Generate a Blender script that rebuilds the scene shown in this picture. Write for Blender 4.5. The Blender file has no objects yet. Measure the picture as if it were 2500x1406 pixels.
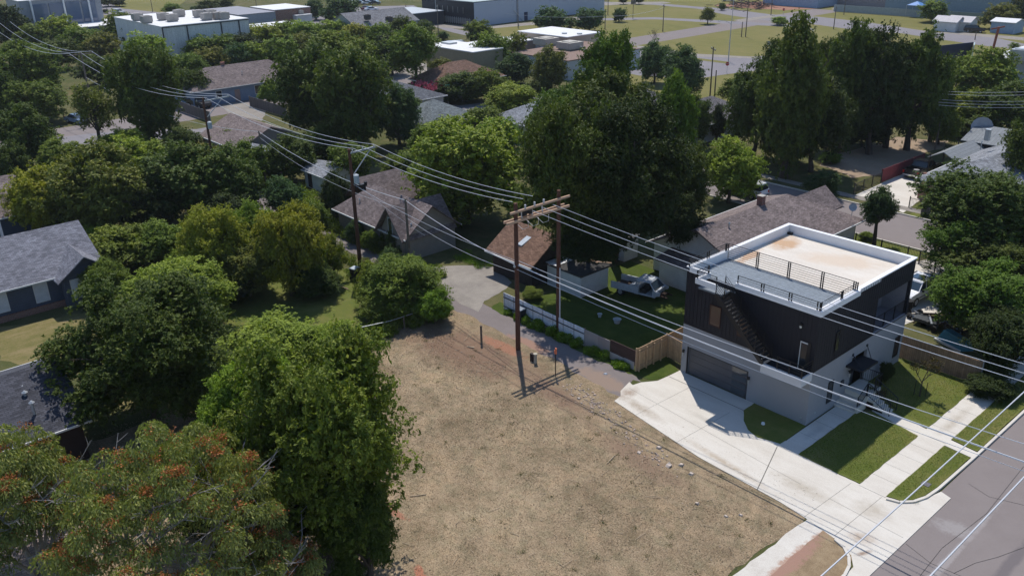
import bpy, math, random
import numpy as np
from mathutils import Vector, Matrix
sc = bpy.context.scene
COL = sc.collection
R = math.radians

# ------------------------------------------------------------------ camera
# world: X runs along the alley towards the street, Y runs along the street, Z up
F_PX = 2110.27; PIT = R(23.597); ROLL = R(-1.202); TH = R(-48.826); CAM_H = 30.4
def _rotw(v):
    c, s = math.cos(TH), math.sin(TH)
    return Vector((v[0]*c+v[1]*s, -v[0]*s+v[1]*c, v[2]))
_f = Vector((0, math.cos(PIT), -math.sin(PIT))); _u = Vector((0, math.sin(PIT), math.cos(PIT))); _r = Vector((1, 0, 0))
_rr = _r*math.cos(ROLL)+_u*math.sin(ROLL); _uu = _u*math.cos(ROLL)-_r*math.sin(ROLL)
CF, CU, CR = _rotw(_f), _rotw(_uu), _rotw(_rr)
cam_d = bpy.data.cameras.new("camera"); cam = bpy.data.objects.new("camera", cam_d); COL.objects.link(cam)
cam.matrix_world = Matrix(((CR[0], CU[0], -CF[0], 0), (CR[1], CU[1], -CF[1], 0), (CR[2], CU[2], -CF[2], CAM_H), (0, 0, 0, 1)))
cam_d.sensor_width = 36; cam_d.sensor_fit = 'HORIZONTAL'; cam_d.lens = 36*F_PX/2500
cam_d.clip_start = 0.5; cam_d.clip_end = 3000
sc.camera = cam

# ------------------------------------------------------------------ sky, sun, exposure
SUN_EL = R(59.2); SUN_DIR = Vector((-.785, .62, 0)).normalized()   # horizontal direction towards the sun
w = bpy.data.worlds.new("World"); sc.world = w; w.use_nodes = True
wn = w.node_tree; bg = wn.nodes['Background']
sky = wn.nodes.new('ShaderNodeTexSky'); sky.sky_type = 'NISHITA'; sky.sun_disc = False
sky.sun_elevation = SUN_EL; sky.sun_rotation = math.atan2(SUN_DIR.x, SUN_DIR.y)
sky.air_density = 1.0; sky.dust_density = .3; sky.ozone_density = 5.0
wn.links.new(sky.outputs[0], bg.inputs[0]); bg.inputs[1].default_value = 0.145
sd = bpy.data.lights.new("sun", 'SUN'); sd.energy = 4.35; sd.angle = R(0.53); sd.color = (1.0, .955, .89)
so = bpy.data.objects.new("sun", sd); COL.objects.link(so)
tosun = Vector((SUN_DIR.x*math.cos(SUN_EL), SUN_DIR.y*math.cos(SUN_EL), math.sin(SUN_EL)))
so.rotation_euler = tosun.to_track_quat('Z', 'Y').to_euler(); so.location = (0, 0, 80)
sc.view_settings.view_transform = 'Standard'; sc.view_settings.look = 'None'
sc.view_settings.exposure = 0.0; sc.view_settings.gamma = 1; sc.view_settings.use_curve_mapping = False
sc.render.engine = 'CYCLES'
sc.cycles.max_bounces = 5; sc.cycles.diffuse_bounces = 3; sc.cycles.glossy_bounces = 2; sc.cycles.transmission_bounces = 3
sc.cycles.transparent_max_bounces = 6; sc.cycles.caustics_reflective = False; sc.cycles.caustics_refractive = False
sc.cycles.sample_clamp_indirect = 6
sc.cycles.use_adaptive_sampling = True; sc.cycles.adaptive_threshold = 0.02
try:
    sc.cycles.use_denoising = True; sc.cycles.denoiser = 'OPENIMAGEDENOISE'; sc.cycles.denoising_prefilter = 'ACCURATE'
except Exception: pass

# ------------------------------------------------------------------ survey helpers (photo measurement -> place on the ground)
def _ray(px, py): return CF + CR*((px-1250)/F_PX) - CU*((py-703)/F_PX)
def W(px, py, z=0.0):
    d = _ray(px, py); t = (z-CAM_H)/d.z
    return Vector((d.x*t, d.y*t, z))
def WY(px, py, y):
    d = _ray(px, py); t = y/d.y; return Vector((d.x*t, y, CAM_H+d.z*t))
def WX(px, py, x):
    d = _ray(px, py); t = x/d.x; return Vector((x, d.y*t, CAM_H+d.z*t))
def PX(v):
    q = Vector(v)-Vector((0, 0, CAM_H)); k = q.dot(CF)
    return 1250+F_PX*q.dot(CR)/k, 703-F_PX*q.dot(CU)/k
def HGT(bx, by, ty):
    b = W(bx, by); lo, hi = 0, 60
    for _ in range(40):
        m = (lo+hi)/2
        if PX((b.x, b.y, m))[1] > ty: lo = m
        else: hi = m
    return m

# ------------------------------------------------------------------ materials
def _nt(name):
    m = bpy.data.materials.new(name); m.use_nodes = True; nt = m.node_tree
    return m, nt, nt.nodes['Principled BSDF']
def N(nt, t, **kw):
    n = nt.nodes.new(t)
    for k, v in kw.items(): setattr(n, k, v)
    return n
def noise(nt, vec, scale, detail=4, rough=.6):
    n = N(nt, 'ShaderNodeTexNoise'); n.inputs['Scale'].default_value = scale
    n.inputs['Detail'].default_value = detail; n.inputs['Roughness'].default_value = rough
    nt.links.new(vec, n.inputs['Vector']); return n.outputs['Fac']
def ramp(nt, fac, stops):
    r = N(nt, 'ShaderNodeValToRGB'); e = r.color_ramp.elements
    while len(e) > 1: e.remove(e[-1])
    e[0].position = stops[0][0]; e[0].color = (*stops[0][1], 1)
    for p, c in stops[1:]:
        k = e.new(p); k.color = (*c, 1)
    nt.links.new(fac, r.inputs[0]); return r.outputs[0]
def mix(nt, fac, a, b, mode='MIX'):
    n = N(nt, 'ShaderNodeMix', data_type='RGBA', blend_type=mode)
    for s, v in ((n.inputs[0], fac), (n.inputs[6], a), (n.inputs[7], b)):
        if isinstance(v, (int, float)): s.default_value = v
        elif isinstance(v, tuple): s.default_value = (*v, 1) if len(v) == 3 else v
        else: nt.links.new(v, s)
    return n.outputs[2]
def g3(v): return (v, v, v)
def pos(nt): return N(nt, 'ShaderNodeNewGeometry').outputs['Position']
def bump(nt, b, h, strength=.3, dist=.02):
    n = N(nt, 'ShaderNodeBump'); n.inputs['Strength'].default_value = strength; n.inputs['Distance'].default_value = dist
    nt.links.new(h, n.inputs['Height']); nt.links.new(n.outputs[0], b.inputs['Normal'])
_MC = {}
def M(name, col, rough=.75, var=.18, scale=2.0, metal=0.0, spec=.3, fine=25.0):
    """painted / plain surface with blotchy wear at two scales"""
    if name in _MC: return _MC[name]
    m, nt, b = _nt(name); p = pos(nt)
    f = mix(nt, .45, noise(nt, p, scale, 5), noise(nt, p, fine, 3))
    c = ramp(nt, f, [(.3, tuple(x*(1-var) for x in col)), (.7, tuple(min(1, x*(1+var)) for x in col))])
    nt.links.new(c, b.inputs['Base Color']); b.inputs['Roughness'].default_value = rough
    b.inputs['Metallic'].default_value = metal; b.inputs['Specular IOR Level'].default_value = spec
    _MC[name] = m; return m
def glass(name='window_glass', col=(.02, .025, .03)):
    if name in _MC: return _MC[name]
    m, nt, b = _nt(name); b.inputs['Base Color'].default_value = (*col, 1)
    b.inputs['Roughness'].default_value = .06; b.inputs['Specular IOR Level'].default_value = .8
    _MC[name] = m; return m
def shingle(name, col, bw=.33, bh=.14, var=.3, mortar=.5):
    """asphalt shingles: courses follow the roof's own UV (metres)"""
    m, nt, b = _nt(name); uv = N(nt, 'ShaderNodeUVMap').outputs[0]; p = pos(nt)
    br = N(nt, 'ShaderNodeTexBrick'); nt.links.new(uv, br.inputs['Vector']); br.inputs['Scale'].default_value = 1
    br.inputs['Brick Width'].default_value = bw; br.inputs['Row Height'].default_value = bh
    br.inputs['Mortar Size'].default_value = .012; br.inputs['Mortar Smooth'].default_value = .3
    br.inputs['Color1'].default_value = (*[x*(1-var) for x in col], 1); br.inputs['Color2'].default_value = (*[min(1, x*(1+var)) for x in col], 1)
    br.inputs['Mortar'].default_value = (*[x*mortar for x in col], 1)
    n = noise(nt, p, .9, 6, .7)
    c = mix(nt, 1.0, br.outputs[0], ramp(nt, n, [(.3, g3(.72)), (.7, g3(1.25))]), 'MULTIPLY')
    nt.links.new(c, b.inputs['Base Color']); b.inputs['Roughness'].default_value = .95; b.inputs['Specular IOR Level'].default_value = .15
    bump(nt, b, br.outputs['Fac'], .5, -.02)
    return m
def siding(name, col, h=.2, var=.1):
    """horizontal lap siding"""
    m, nt, b = _nt(name); p = pos(nt); s = N(nt, 'ShaderNodeSeparateXYZ'); nt.links.new(p, s.inputs[0])
    d = N(nt, 'ShaderNodeMath', operation='DIVIDE'); nt.links.new(s.outputs[2], d.inputs[0]); d.inputs[1].default_value = h
    fr = N(nt, 'ShaderNodeMath', operation='FRACT'); nt.links.new(d.outputs[0], fr.inputs[0])
    line = ramp(nt, fr.outputs[0], [(0, g3(.55)), (.12, g3(1)), (1, g3(1))])
    n = noise(nt, p, 1.3, 5)
    c = mix(nt, 1.0, ramp(nt, n, [(.3, tuple(x*(1-var) for x in col)), (.7, tuple(min(1, x*(1+var)) for x in col))]), line, 'MULTIPLY')
    nt.links.new(c, b.inputs['Base Color']); b.inputs['Roughness'].default_value = .7
    bump(nt, b, fr.outputs[0], .6, .03)
    return m
def vboards(name, col, wdt=.14, axis=0, var=.3, gap=.35):
    """upright boards with gaps, each board its own tone; axis 2 = use both horizontal axes"""
    m, nt, b = _nt(name); p = pos(nt); s = N(nt, 'ShaderNodeSeparateXYZ'); nt.links.new(p, s.inputs[0])
    if axis == 2:
        a = N(nt, 'ShaderNodeMath', operation='ADD'); nt.links.new(s.outputs[0], a.inputs[0]); nt.links.new(s.outputs[1], a.inputs[1]); src = a.outputs[0]
    else: src = s.outputs[axis]
    d = N(nt, 'ShaderNodeMath', operation='DIVIDE'); nt.links.new(src, d.inputs[0]); d.inputs[1].default_value = wdt
    fl = N(nt, 'ShaderNodeMath', operation='FLOOR'); nt.links.new(d.outputs[0], fl.inputs[0])
    fr = N(nt, 'ShaderNodeMath', operation='FRACT'); nt.links.new(d.outputs[0], fr.inputs[0])
    wn_ = N(nt, 'ShaderNodeTexWhiteNoise', noise_dimensions='1D'); nt.links.new(fl.outputs[0], wn_.inputs['W'])
    tone = ramp(nt, wn_.outputs[0], [(0, tuple(x*(1-var) for x in col)), (1, tuple(min(1, x*(1+var)) for x in col))])
    line = ramp(nt, fr.outputs[0], [(0, g3(gap)), (.1, g3(1)), (.92, g3(1)), (1, g3(gap))])
    n = noise(nt, p, 4, 5)
    c = mix(nt, 1.0, tone, line, 'MULTIPLY'); c = mix(nt, 1.0, c, ramp(nt, n, [(.3, g3(.8)), (.7, g3(1.15))]), 'MULTIPLY')
    nt.links.new(c, b.inputs['Base Color']); b.inputs['Roughness'].default_value = .85
    return m
def brick(name, col, mort=(.35, .33, .3)):
    m, nt, b = _nt(name); p = pos(nt)
    s = N(nt, 'ShaderNodeSeparateXYZ'); nt.links.new(p, s.inputs[0])
    a = N(nt, 'ShaderNodeMath', operation='ADD'); nt.links.new(s.outputs[0], a.inputs[0]); nt.links.new(s.outputs[1], a.inputs[1])
    cb = N(nt, 'ShaderNodeCombineXYZ'); nt.links.new(a.outputs[0], cb.inputs[0]); nt.links.new(s.outputs[2], cb.inputs[1])
    br = N(nt, 'ShaderNodeTexBrick'); nt.links.new(cb.outputs[0], br.inputs['Vector']); br.inputs['Scale'].default_value = 1
    br.inputs['Brick Width'].default_value = .24; br.inputs['Row Height'].default_value = .08; br.inputs['Mortar Size'].default_value = .008
    br.inputs['Color1'].default_value = (*[x*.75 for x in col], 1); br.inputs['Color2'].default_value = (*[x*1.2 for x in col], 1); br.inputs['Mortar'].default_value = (*mort, 1)
    nt.links.new(br.outputs[0], b.inputs['Base Color']); b.inputs['Roughness'].default_value = .9
    return m
def ground_mat(name, stops, s1=.12, s2=1.6, s3=22, w3=.45, bmp=.5, bd=.05, extra=None, stretch=None):
    """natural ground: three octaves of patches + grain; stops are real ground colours"""
    m, nt, b = _nt(name); p = p0_ = pos(nt)
    if stretch:
        mp = N(nt, 'ShaderNodeMapping'); mp.inputs['Scale'].default_value = stretch; nt.links.new(p, mp.inputs[0]); p = mp.outputs[0]
    n1 = noise(nt, p, s1, 5, .65); n2 = noise(nt, p, s2, 6, .7); n3 = noise(nt, p, s3, 3, .7)
    f = mix(nt, .5, n1, n2); f = mix(nt, w3, f, n3)
    c = ramp(nt, f, stops)
    if extra: c = extra(nt, p0_, c)
    nt.links.new(c, b.inputs['Base Color']); b.inputs['Roughness'].default_value = 1.0; b.inputs['Specular IOR Level'].default_value = .05
    bump(nt, b, f, bmp, bd)
    return m
def smear(nt, p, c, col, cx, cy, rx, ry, rot=0, scale=1.2, thr=(.42, .6)):
    """a patch of real soil colour around a place, with a ragged edge"""
    mp = N(nt, 'ShaderNodeMapping', vector_type='TEXTURE'); mp.inputs['Location'].default_value = (cx, cy, 0)
    mp.inputs['Rotation'].default_value = (0, 0, rot); mp.inputs['Scale'].default_value = (rx, ry, 1e6); nt.links.new(p, mp.inputs[0])
    ln = N(nt, 'ShaderNodeVectorMath', operation='LENGTH'); nt.links.new(mp.outputs[0], ln.inputs[0])
    inv = N(nt, 'ShaderNodeMath', operation='SUBTRACT', use_clamp=True); inv.inputs[0].default_value = 1.15; nt.links.new(ln.outputs['Value'], inv.inputs[1])
    nn = noise(nt, p, scale, 6, .75)
    mu = N(nt, 'ShaderNodeMath', operation='MULTIPLY'); nt.links.new(inv.outputs[0], mu.inputs[0]); nt.links.new(nn, mu.inputs[1])
    k = ramp(nt, mu.outputs[0], [(thr[0]*.6, g3(0)), (thr[1]*.6, g3(1))])
    return mix(nt, k, c, col)

# ------------------------------------------------------------------ mesh builder
class MB:
    def __init__(s): s.v = []; s.f = []; s.uv = []
    def face(s, pts, uv=None):
        i = len(s.v); s.v += [tuple(p) for p in pts]; s.f.append(list(range(i, i+len(pts))))
        if uv is None:
            a = Vector(pts[0]); e = (Vector(pts[1])-a)
            n = Vector((0, 0, 0))
            for k in range(len(pts)): n += (Vector(pts[k])-a).cross(Vector(pts[(k+1) % len(pts)])-a)
            if e.length < 1e-9 or n.length < 1e-12: uv = [(0, 0)]*len(pts)
            else:
                e.normalize(); n.normalize(); t = n.cross(e)
                uv = [((Vector(p)-a).dot(e), (Vector(p)-a).dot(t)) for p in pts]
        s.uv += uv
    def hexa(s, c):   # 8 corners: bottom 0-3 ccw, top 4-7
        for q in ((3, 2, 1, 0), (4, 5, 6, 7), (0, 1, 5, 4), (1, 2, 6, 5), (2, 3, 7, 6), (3, 0, 4, 7)): s.face([c[i] for i in q])
        return s
    def box(s, x0, x1, y0, y1, z0, z1, m=None):
        c = [(x0, y0, z0), (x1, y0, z0), (x1, y1, z0), (x0, y1, z0), (x0, y0, z1), (x1, y0, z1), (x1, y1, z1), (x0, y1, z1)]
        if m is not None: c = [m @ Vector(p) for p in c]
        return s.hexa(c)
    def bar(s, a, b, w=.05, h=None, up=(0, 0, 1)):
        a, b = Vector(a), Vector(b); h = h or w; d = (b-a).normalized(); u = Vector(up)
        if abs(d.dot(u)) > .98: u = Vector((1, 0, 0))
        x = d.cross(u).normalized(); y = x.cross(d); x *= w/2; y *= h/2
        return s.hexa([a-x-y, a+x-y, b+x-y, b-x-y, a-x+y, a+x+y, b+x+y, b-x+y])
    def tube(s, pts, rads, n=8, cap=True):
        pts = [Vector(p) for p in pts]
        if isinstance(rads, (int, float)): rads = [rads]*len(pts)
        i0 = len(s.v); prev = None
        for k, p in enumerate(pts):
            d = (pts[min(k+1, len(pts)-1)]-pts[max(k-1, 0)]).normalized()
            if prev is None: x = d.orthogonal().normalized()
            else: x = (prev-d*prev.dot(d)).normalized()
            prev = x; y = d.cross(x)
            for j in range(n):
                a = 2*math.pi*j/n; s.v.append(tuple(p+(x*math.cos(a)+y*math.sin(a))*rads[k]))
        for k in range(len(pts)-1):
            for j in range(n):
                a = i0+k*n+j; b = i0+k*n+(j+1) % n
                s.f.append([a, b, b+n, a+n]); s.uv += [(j/n, k), ((j+1)/n, k), ((j+1)/n, k+1), (j/n, k+1)]
        if cap:
            s.f.append([i0+j for j in range(n)][::-1]); s.uv += [(0, 0)]*n
            s.f.append([i0+(len(pts)-1)*n+j for j in range(n)]); s.uv += [(0, 0)]*n
        return s
    def poly(s, pts, z0, z1):   # upright prism on a polygon
        n = len(pts)
        b = [(p[0], p[1], z0) for p in pts]; t = [(p[0], p[1], z1) for p in pts]
        s.face(t); s.face(b[::-1])
        for k in range(n): s.face([b[k], b[(k+1) % n], t[(k+1) % n], t[k]])
        return s
    def build(s, name, mat, parent=None, local=False, smooth=False, bevel=0):
        me = bpy.data.meshes.new(name); off = Vector((0, 0, 0))
        vs = s.v
        if parent is not None and not local:
            inv = WM(parent).inverted(); vs = [tuple(inv @ Vector(v)) for v in s.v]
        me.from_pydata(vs, [], s.f)
        ul = me.uv_layers.new(name='UVMap')
        if len(s.uv) == len(me.loops): ul.data.foreach_set('uv', np.array(s.uv, dtype=np.float32).ravel())
        if smooth: me.polygons.foreach_set('use_smooth', [True]*len(me.polygons))
        if mat: me.materials.append(mat)
        o = bpy.data.objects.new(name, me); COL.objects.link(o)
        if parent is not None: o.parent = parent
        if bevel:
            bm_ = o.modifiers.new('b', 'BEVEL'); bm_.width = bevel; bm_.segments = 2; bm_.limit_method = 'ANGLE'
        return o
def WM(o):
    m = Matrix.LocRotScale(o.location, o.rotation_euler, o.scale)
    return WM(o.parent) @ m if o.parent else m
def tag(o, label=None, cat=None, group=None, kind=None):
    if label: o['label'] = label
    if cat: o['category'] = cat
    if group: o['group'] = group
    if kind: o['kind'] = kind
    return o
def thing(name, label, cat, loc=(0, 0, 0), rz=0, group=None):
    o = bpy.data.objects.new(name, None); COL.objects.link(o); o.location = loc; o.rotation_euler = (0, 0, rz)
    return tag(o, label, cat, group)
def copy_tree(o, parent=None):
    kids = [c for c in ALLKIDS(o)]
    c = o.copy(); COL.objects.link(c)
    if parent is not None: c.parent = parent
    for k in kids: copy_tree(k, c)
    return c
def ALLKIDS(o): return [c for c in bpy.data.objects if c.parent == o]

# common materials
def conc_extra(nt, p, c):
    for cx, cy, rx, ry, ro, col in ((-31.5, 38.7, 3.5, .8, -.12, (.40, .34, .27)), (-24, 37.6, 5, .5, -.1, (.43, .36, .28)), (-19.5, 38.8, 3.5, 1.0, 0, (.45, .40, .33)), (-15.2, 37.2, 1.2, .8, .3, (.40, .32, .25)),
                                    (-27.5, 40.6, 2.6, .5, -.1, (.46, .42, .36)), (-16.0, 39.8, 1.8, 1.4, 0, (.46, .41, .34)), (-16.8, 52, .6, 4, 0, (.44, .39, .32)), (-14.6, 36.2, .8, .25, 1.2, (.30, .22, .17)), (-22.2, 44.5, .5, 2, 0, (.47, .44, .40)), (-33.4, 39.5, .9, 1.6, 0, (.36, .29, .23))):
        c = smear(nt, p, c, col, cx, cy, rx, ry, ro, 1.6, (.34, .95))
    return c
CONC = ground_mat('concrete', [(.28, (.46, .415, .35)), (.44, (.56, .515, .45)), (.55, (.615, .575, .51)), (.72, (.67, .635, .58))], .35, 1.1, 30, .30, .15, .01, stretch=(.35, 1, 1),
    extra=lambda nt, p, c: conc_extra(nt, p, c))
CONC_OLD = ground_mat('old_concrete', [(.3, (.15, .135, .12)), (.46, (.24, .215, .19)), (.6, (.32, .29, .25)), (.72, (.37, .335, .29))], .35, 1.1, 26, .4, .25, .02)
ASPH = ground_mat('street_asphalt', [(.3, (.185, .158, .150)), (.5, (.222, .192, .182)), (.72, (.26, .228, .216))], .07, .6, 45, .4, .25, .01,
    extra=lambda nt, p, c: smear(nt, p, smear(nt, p, smear(nt, p, c, (.285, .26, .25), -12.4, 41.5, 1.9, 1.2, .3, 2.5, (.42, .72)), (.16, .14, .14), -9.3, 38, .5, 16, .0, .6, (.34, .6)), (.29, .26, .25), -11.5, 36, .35, 14, .0, .9, (.34, .6)))
ASPH_OLD = ground_mat('weathered_asphalt', [(.3, (.15, .128, .122)), (.48, (.195, .168, .160)), (.6, (.225, .195, .186)), (.75, (.27, .232, .205))], .3, 1.5, 30, .5, .4, .02,
    extra=lambda nt, p, c: smear(nt, p, smear(nt, p, c, (.29, .18, .135), -43.5, 39.6, 4, 1.0, 0, 1.5), (.26, .195, .155), -36, 39.6, 4, 1.5, 0, 1.2))
WHITE = M('white_paint', (.74, .74, .74), .6, .06, 1.5)
TRIM = M('white_trim', (.62, .62, .60), .6, .08)
BLACKM = M('black_metal', (.012, .012, .014), .45, .1, spec=.4)
STEEL = M('galvanized_steel', (.42, .44, .45), .45, .15, metal=.4)
POLEW = M('creosoted_pole_wood', (.105, .048, .032), .9, .3, 3)
POLEG = M('grey_pole_wood', (.16, .13, .105), .9, .3, 3)
ARMW = M('fresh_crossarm_wood', (.50, .33, .22), .85, .15, 3)
BARK = M('bark', (.075, .058, .045), .95, .35, 2)
GLASS = glass()
GLASSB = glass('tinted_glass', (.03, .05, .07))
RUBBER = M('tyre_rubber', (.018, .018, .018), .9, .2)
DARKWOOD = M('dark_wall', (.045, .036, .032), .9, .3)

# ------------------------------------------------------------------ ground sheets
rnd = random.Random(5)
def sheet(name, pts, z, mat, jit=0, step=.6, kind='structure', thick=0, seed=1, label=None):
    rr_ = random.Random(seed); pts = [(p[0], p[1]) for p in pts]
    if jit:
        out = []
        for i in range(len(pts)):
            a, b = Vector(pts[i]), Vector(pts[(i+1) % len(pts)]); L = (b-a).length; n = max(1, int(L/step)); nn = (b-a).normalized() if L else Vector((0, 0))
            nrm = Vector((-nn.y, nn.x)); off = 0
            for k in range(n):
                off = off*.6+rr_.uniform(-jit, jit); q = a+(b-a)*(k/n)+nrm*(off if k else 0); out.append((q.x, q.y))
        pts = out
    import mathutils.geometry as mg
    tri = mg.tessellate_polygon([[Vector((p[0], p[1], 0)) for p in pts]])
    mb = MB()
    mb.v = [(p[0], p[1], z) for p in pts]
    for t in tri:
        a, b, c = t
        A, B, C = mb.v[a], mb.v[b], mb.v[c]
        if (B[0]-A[0])*(C[1]-A[1])-(B[1]-A[1])*(C[0]-A[0]) < 0: a, c = c, a
        mb.f.append([a, b, c]); mb.uv += [(0, 0)]*3
    if thick:
        n = len(pts); base = len(mb.v); mb.v += [(p[0], p[1], z-thick) for p in pts]
        for k in range(n):
            mb.f.append([k, (k+1) % n, base+(k+1) % n, base+k]); mb.uv += [(0, 0)]*4
    o = mb.build(name, mat); tag(o, label, None, None, kind); return o
def px(*pp): return [W(a, b) for a, b in pp]
def rect(x0, x1, y0, y1): return [(x0, y0), (x1, y0), (x1, y1), (x0, y1)]

GRASS = ground_mat('yard_grass', [(.30, (.04, .055, .02)), (.45, (.075, .085, .03)), (.55, (.13, .115, .055)), (.68, (.21, .165, .10))], .05, .5, 14, .35, .8, .08)
sheet('ground', rect(-700, 260, -120, 800), 0, GRASS)
FIELD = ground_mat('mown_field', [(.30, (.10, .105, .035)), (.48, (.165, .155, .055)), (.6, (.20, .17, .07)), (.74, (.25, .20, .10))], .03, .25, 6, .3, .4, .06, stretch=(1, 2.2, 1))
LAWN = ground_mat('front_lawn', [(.32, (.07, .095, .02)), (.46, (.105, .130, .03)), (.55, (.15, .15, .045)), (.68, (.25, .20, .095))], .25, 1.1, 30, .4, .9, .05)
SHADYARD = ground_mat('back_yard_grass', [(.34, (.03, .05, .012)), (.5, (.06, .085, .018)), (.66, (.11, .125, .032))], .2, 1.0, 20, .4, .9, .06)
REDDIRT = ground_mat('red_dirt', [(.35, (.24, .12, .085)), (.55, (.32, .175, .125)), (.7, (.38, .24, .18))], .1, .6, 10, .4, .5, .05)
DIRT = ground_mat('bare_dirt_lot', [(.33, (.22, .16, .11)), (.5, (.32, .24, .17)), (.68, (.40, .32, .23))], .08, .7, 12, .4, .5, .05)
def lot_extra(nt, p, c):
    c = mix(nt, 1.0, c, ramp(nt, noise(nt, p, .33, 5, .7), [(.36, (.80, .77, .72)), (.5, (1, .98, .94)), (.63, (1.12, 1.06, .98))]), 'MULTIPLY')
    c = mix(nt, 1.0, c, ramp(nt, noise(nt, p, 1.1, 4, .6), [(.38, (.84, .84, .80)), (.55, (1.06, 1, .98))]), 'MULTIPLY')
    red = (.25, .12, .075)
    c = smear(nt, p, c, (.205, .135, .092), -46.0, 35.4, 11, 4.4, .1, .8, (.30, .70))
    c = smear(nt, p, c, (.30, .155, .10), -44.5, 37.9, 4, 1.0, 0, 1.4)
    c = smear(nt, p, c, (.215, .145, .10), -37, 35.9, 8, 2.0, -.12, 1.4, (.38, .8))
    c = smear(nt, p, c, (.23, .16, .11), -28, 34.2, 7, 1.8, -.1, 1.4, (.4, .8))
    c = smear(nt, p, c, (.36, .16, .10), -28.6, 18.6, 1.7, .5, -.3, 1.8)
    c = smear(nt, p, c, (.32, .16, .105), -34.5, 20.5, 3, .5, .1, 1.5)
    c = smear(nt, p, c, (.33, .2, .135), -53.5, 37.2, 2, .8, 0, 1.6)
    return c
DRYLOT = ground_mat('dry_mown_lot', [(.34, (.125, .098, .066)), (.44, (.195, .157, .107)), (.50, (.268, .217, .150)), (.56, (.33, .272, .187)), (.66, (.41, .35, .255))], .14, 1.3, 13, .50, .6, .05, extra=lot_extra)
sheet('vacant_lot_ground', [(-54.5, 38.2), (-52.6, 30), (-53, 4), (-18.3, 4), (-18.15, 37.2), (-25.5, 37.6), (-33.0, 38.7), (-36, 38.9), (-42.8, 39.25), (-48.5, 39.35), (-51.2, 39.5), (-53.5, 39.0)], .012, DRYLOT, .16, .5, seed=3)
# alley
sheet('alley_road', [(-140, 39.2), (-62, 40.4), (-56, 39.6), (-51.5, 39.25), (-43, 39.0), (-36, 38.7), (-33.4, 37.9), (-33.3, 38.2), (-34.4, 41.2), (-33.8, 41.4), (-36, 41.9), (-49.6, 41.7), (-56, 42.2), (-62, 43.6), (-140, 43.0)], .008, ASPH_OLD, .10, .7, seed=9)
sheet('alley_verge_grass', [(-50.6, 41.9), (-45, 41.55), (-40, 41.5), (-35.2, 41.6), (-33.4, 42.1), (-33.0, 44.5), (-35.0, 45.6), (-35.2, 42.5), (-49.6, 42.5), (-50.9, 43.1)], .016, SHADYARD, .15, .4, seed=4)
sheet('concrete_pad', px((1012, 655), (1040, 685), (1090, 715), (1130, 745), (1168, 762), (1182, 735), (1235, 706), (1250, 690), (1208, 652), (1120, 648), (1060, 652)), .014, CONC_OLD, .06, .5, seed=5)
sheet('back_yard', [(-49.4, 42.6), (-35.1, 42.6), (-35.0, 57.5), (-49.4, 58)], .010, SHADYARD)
psheet0 = lambda name, pp, z, mat, jit, step, seed: sheet(name, [W(a, b) for a, b in pp], z, mat, jit, step, seed=seed)
psheet0('back_lawn', ((545, 700), (700, 668), (870, 655), (885, 760), (880, 815), (700, 840), (560, 850)), .006, LAWN, .3, .8, 3)
DRYLAWN = ground_mat('dry_lawn', [(.33, (.09, .095, .03)), (.47, (.15, .135, .05)), (.58, (.23, .18, .09)), (.72, (.33, .25, .16))], .25, 1.0, 14, .4, .8, .05, stretch=(1.5, .6, 1))
psheet0('blue_house_lawn', ((-40, 800), (150, 775), (330, 740), (420, 900), (330, 1010), (150, 900), (0, 880)), .006, DRYLAWN, .3, .8, 4)
# new driveway and walks (kerb-high slabs)
DRV = [(-33.35, 38.1), (-31, 37.75), (-25.5, 36.95), (-19.8, 36.75), (-18.1, 36.55), (-17.1, 36.35), (-15.9, 36.1), (-14.95, 35.6), (-14.45, 34.9), (-14.3, 30), (-13.45, 30), (-13.6, 35), (-13.56, 43.9),
       (-14.19, 44.1), (-14.45, 43), (-14.9, 42.4), (-15.5, 42.2), (-22.9, 42.2), (-23.5, 44.3), (-26.3, 44.6), (-32.96, 44.6), (-33.0, 43.5), (-33.1, 42.3), (-33.75, 41.3), (-33.9, 40.6), (-34.35, 40.75), (-34.15, 40.1), (-33.95, 39.4), (-33.5, 38.9)]
sheet('driveway', DRV, .045, CONC, .0, thick=.045)
jm = M('expansion_joint', (.16, .15, .13), .9)
mb = MB()
for x0, y0, x1, y1 in ((-32.9, 43.35, -26.7, 43.35), (-22.9, 41.3, -21.3, 36.8), (-27.2, 42.5, -27.4, 37.1), (-31.0, 43.3, -31.2, 37.8), (-18.0, 41.2, -18.2, 36.6), (-33.8, 40.1, -19.9, 39.0), (-18.1, 39, -13.8, 38.8), (-16.2, 41.2, -16.3, 36.4)):
    d = Vector((y1-y0, x0-x1, 0)).normalized()*(.028 if (x0, y0) == (-32.9, 43.35) or x0 == -22.9 else .010)
    mb.face([(x0-d.x, y0-d.y, .049), (x0+d.x, y0+d.y, .049), (x1+d.x, y1+d.y, .049), (x1-d.x, y1-d.y, .049)])
tag(mb.build('driveway_joint', jm), None, None, None, 'structure')
sheet('sidewalk', rect(-17.62, -16.05, 41.32, 90), .062, CONC, thick=.062)
sheet('house_walk', [(-22.88, 41.66), (-21.56, 41.6), (-21.5, 48.2), (-22.88, 48.2)], .055, CONC, thick=.05)
sheet('entry_walk', [(-21.0, 49.35), (-17.62, 48.6), (-17.62, 49.75), (-21.0, 50.3)], .052, CONC, thick=.05)
sheet('street_walk', [(-16.05, 48.75), (-14.3, 48.6), (-14.3, 49.4), (-16.05, 49.6)], .070, CONC, thick=.05)
mb = MB()
for k in range(31):
    y = 42.9+k*1.52; mb.face([(-17.62, y-.009, .066), (-16.05, y-.009, .066), (-16.05, y+.009, .066), (-17.62, y+.009, .066)])
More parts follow.
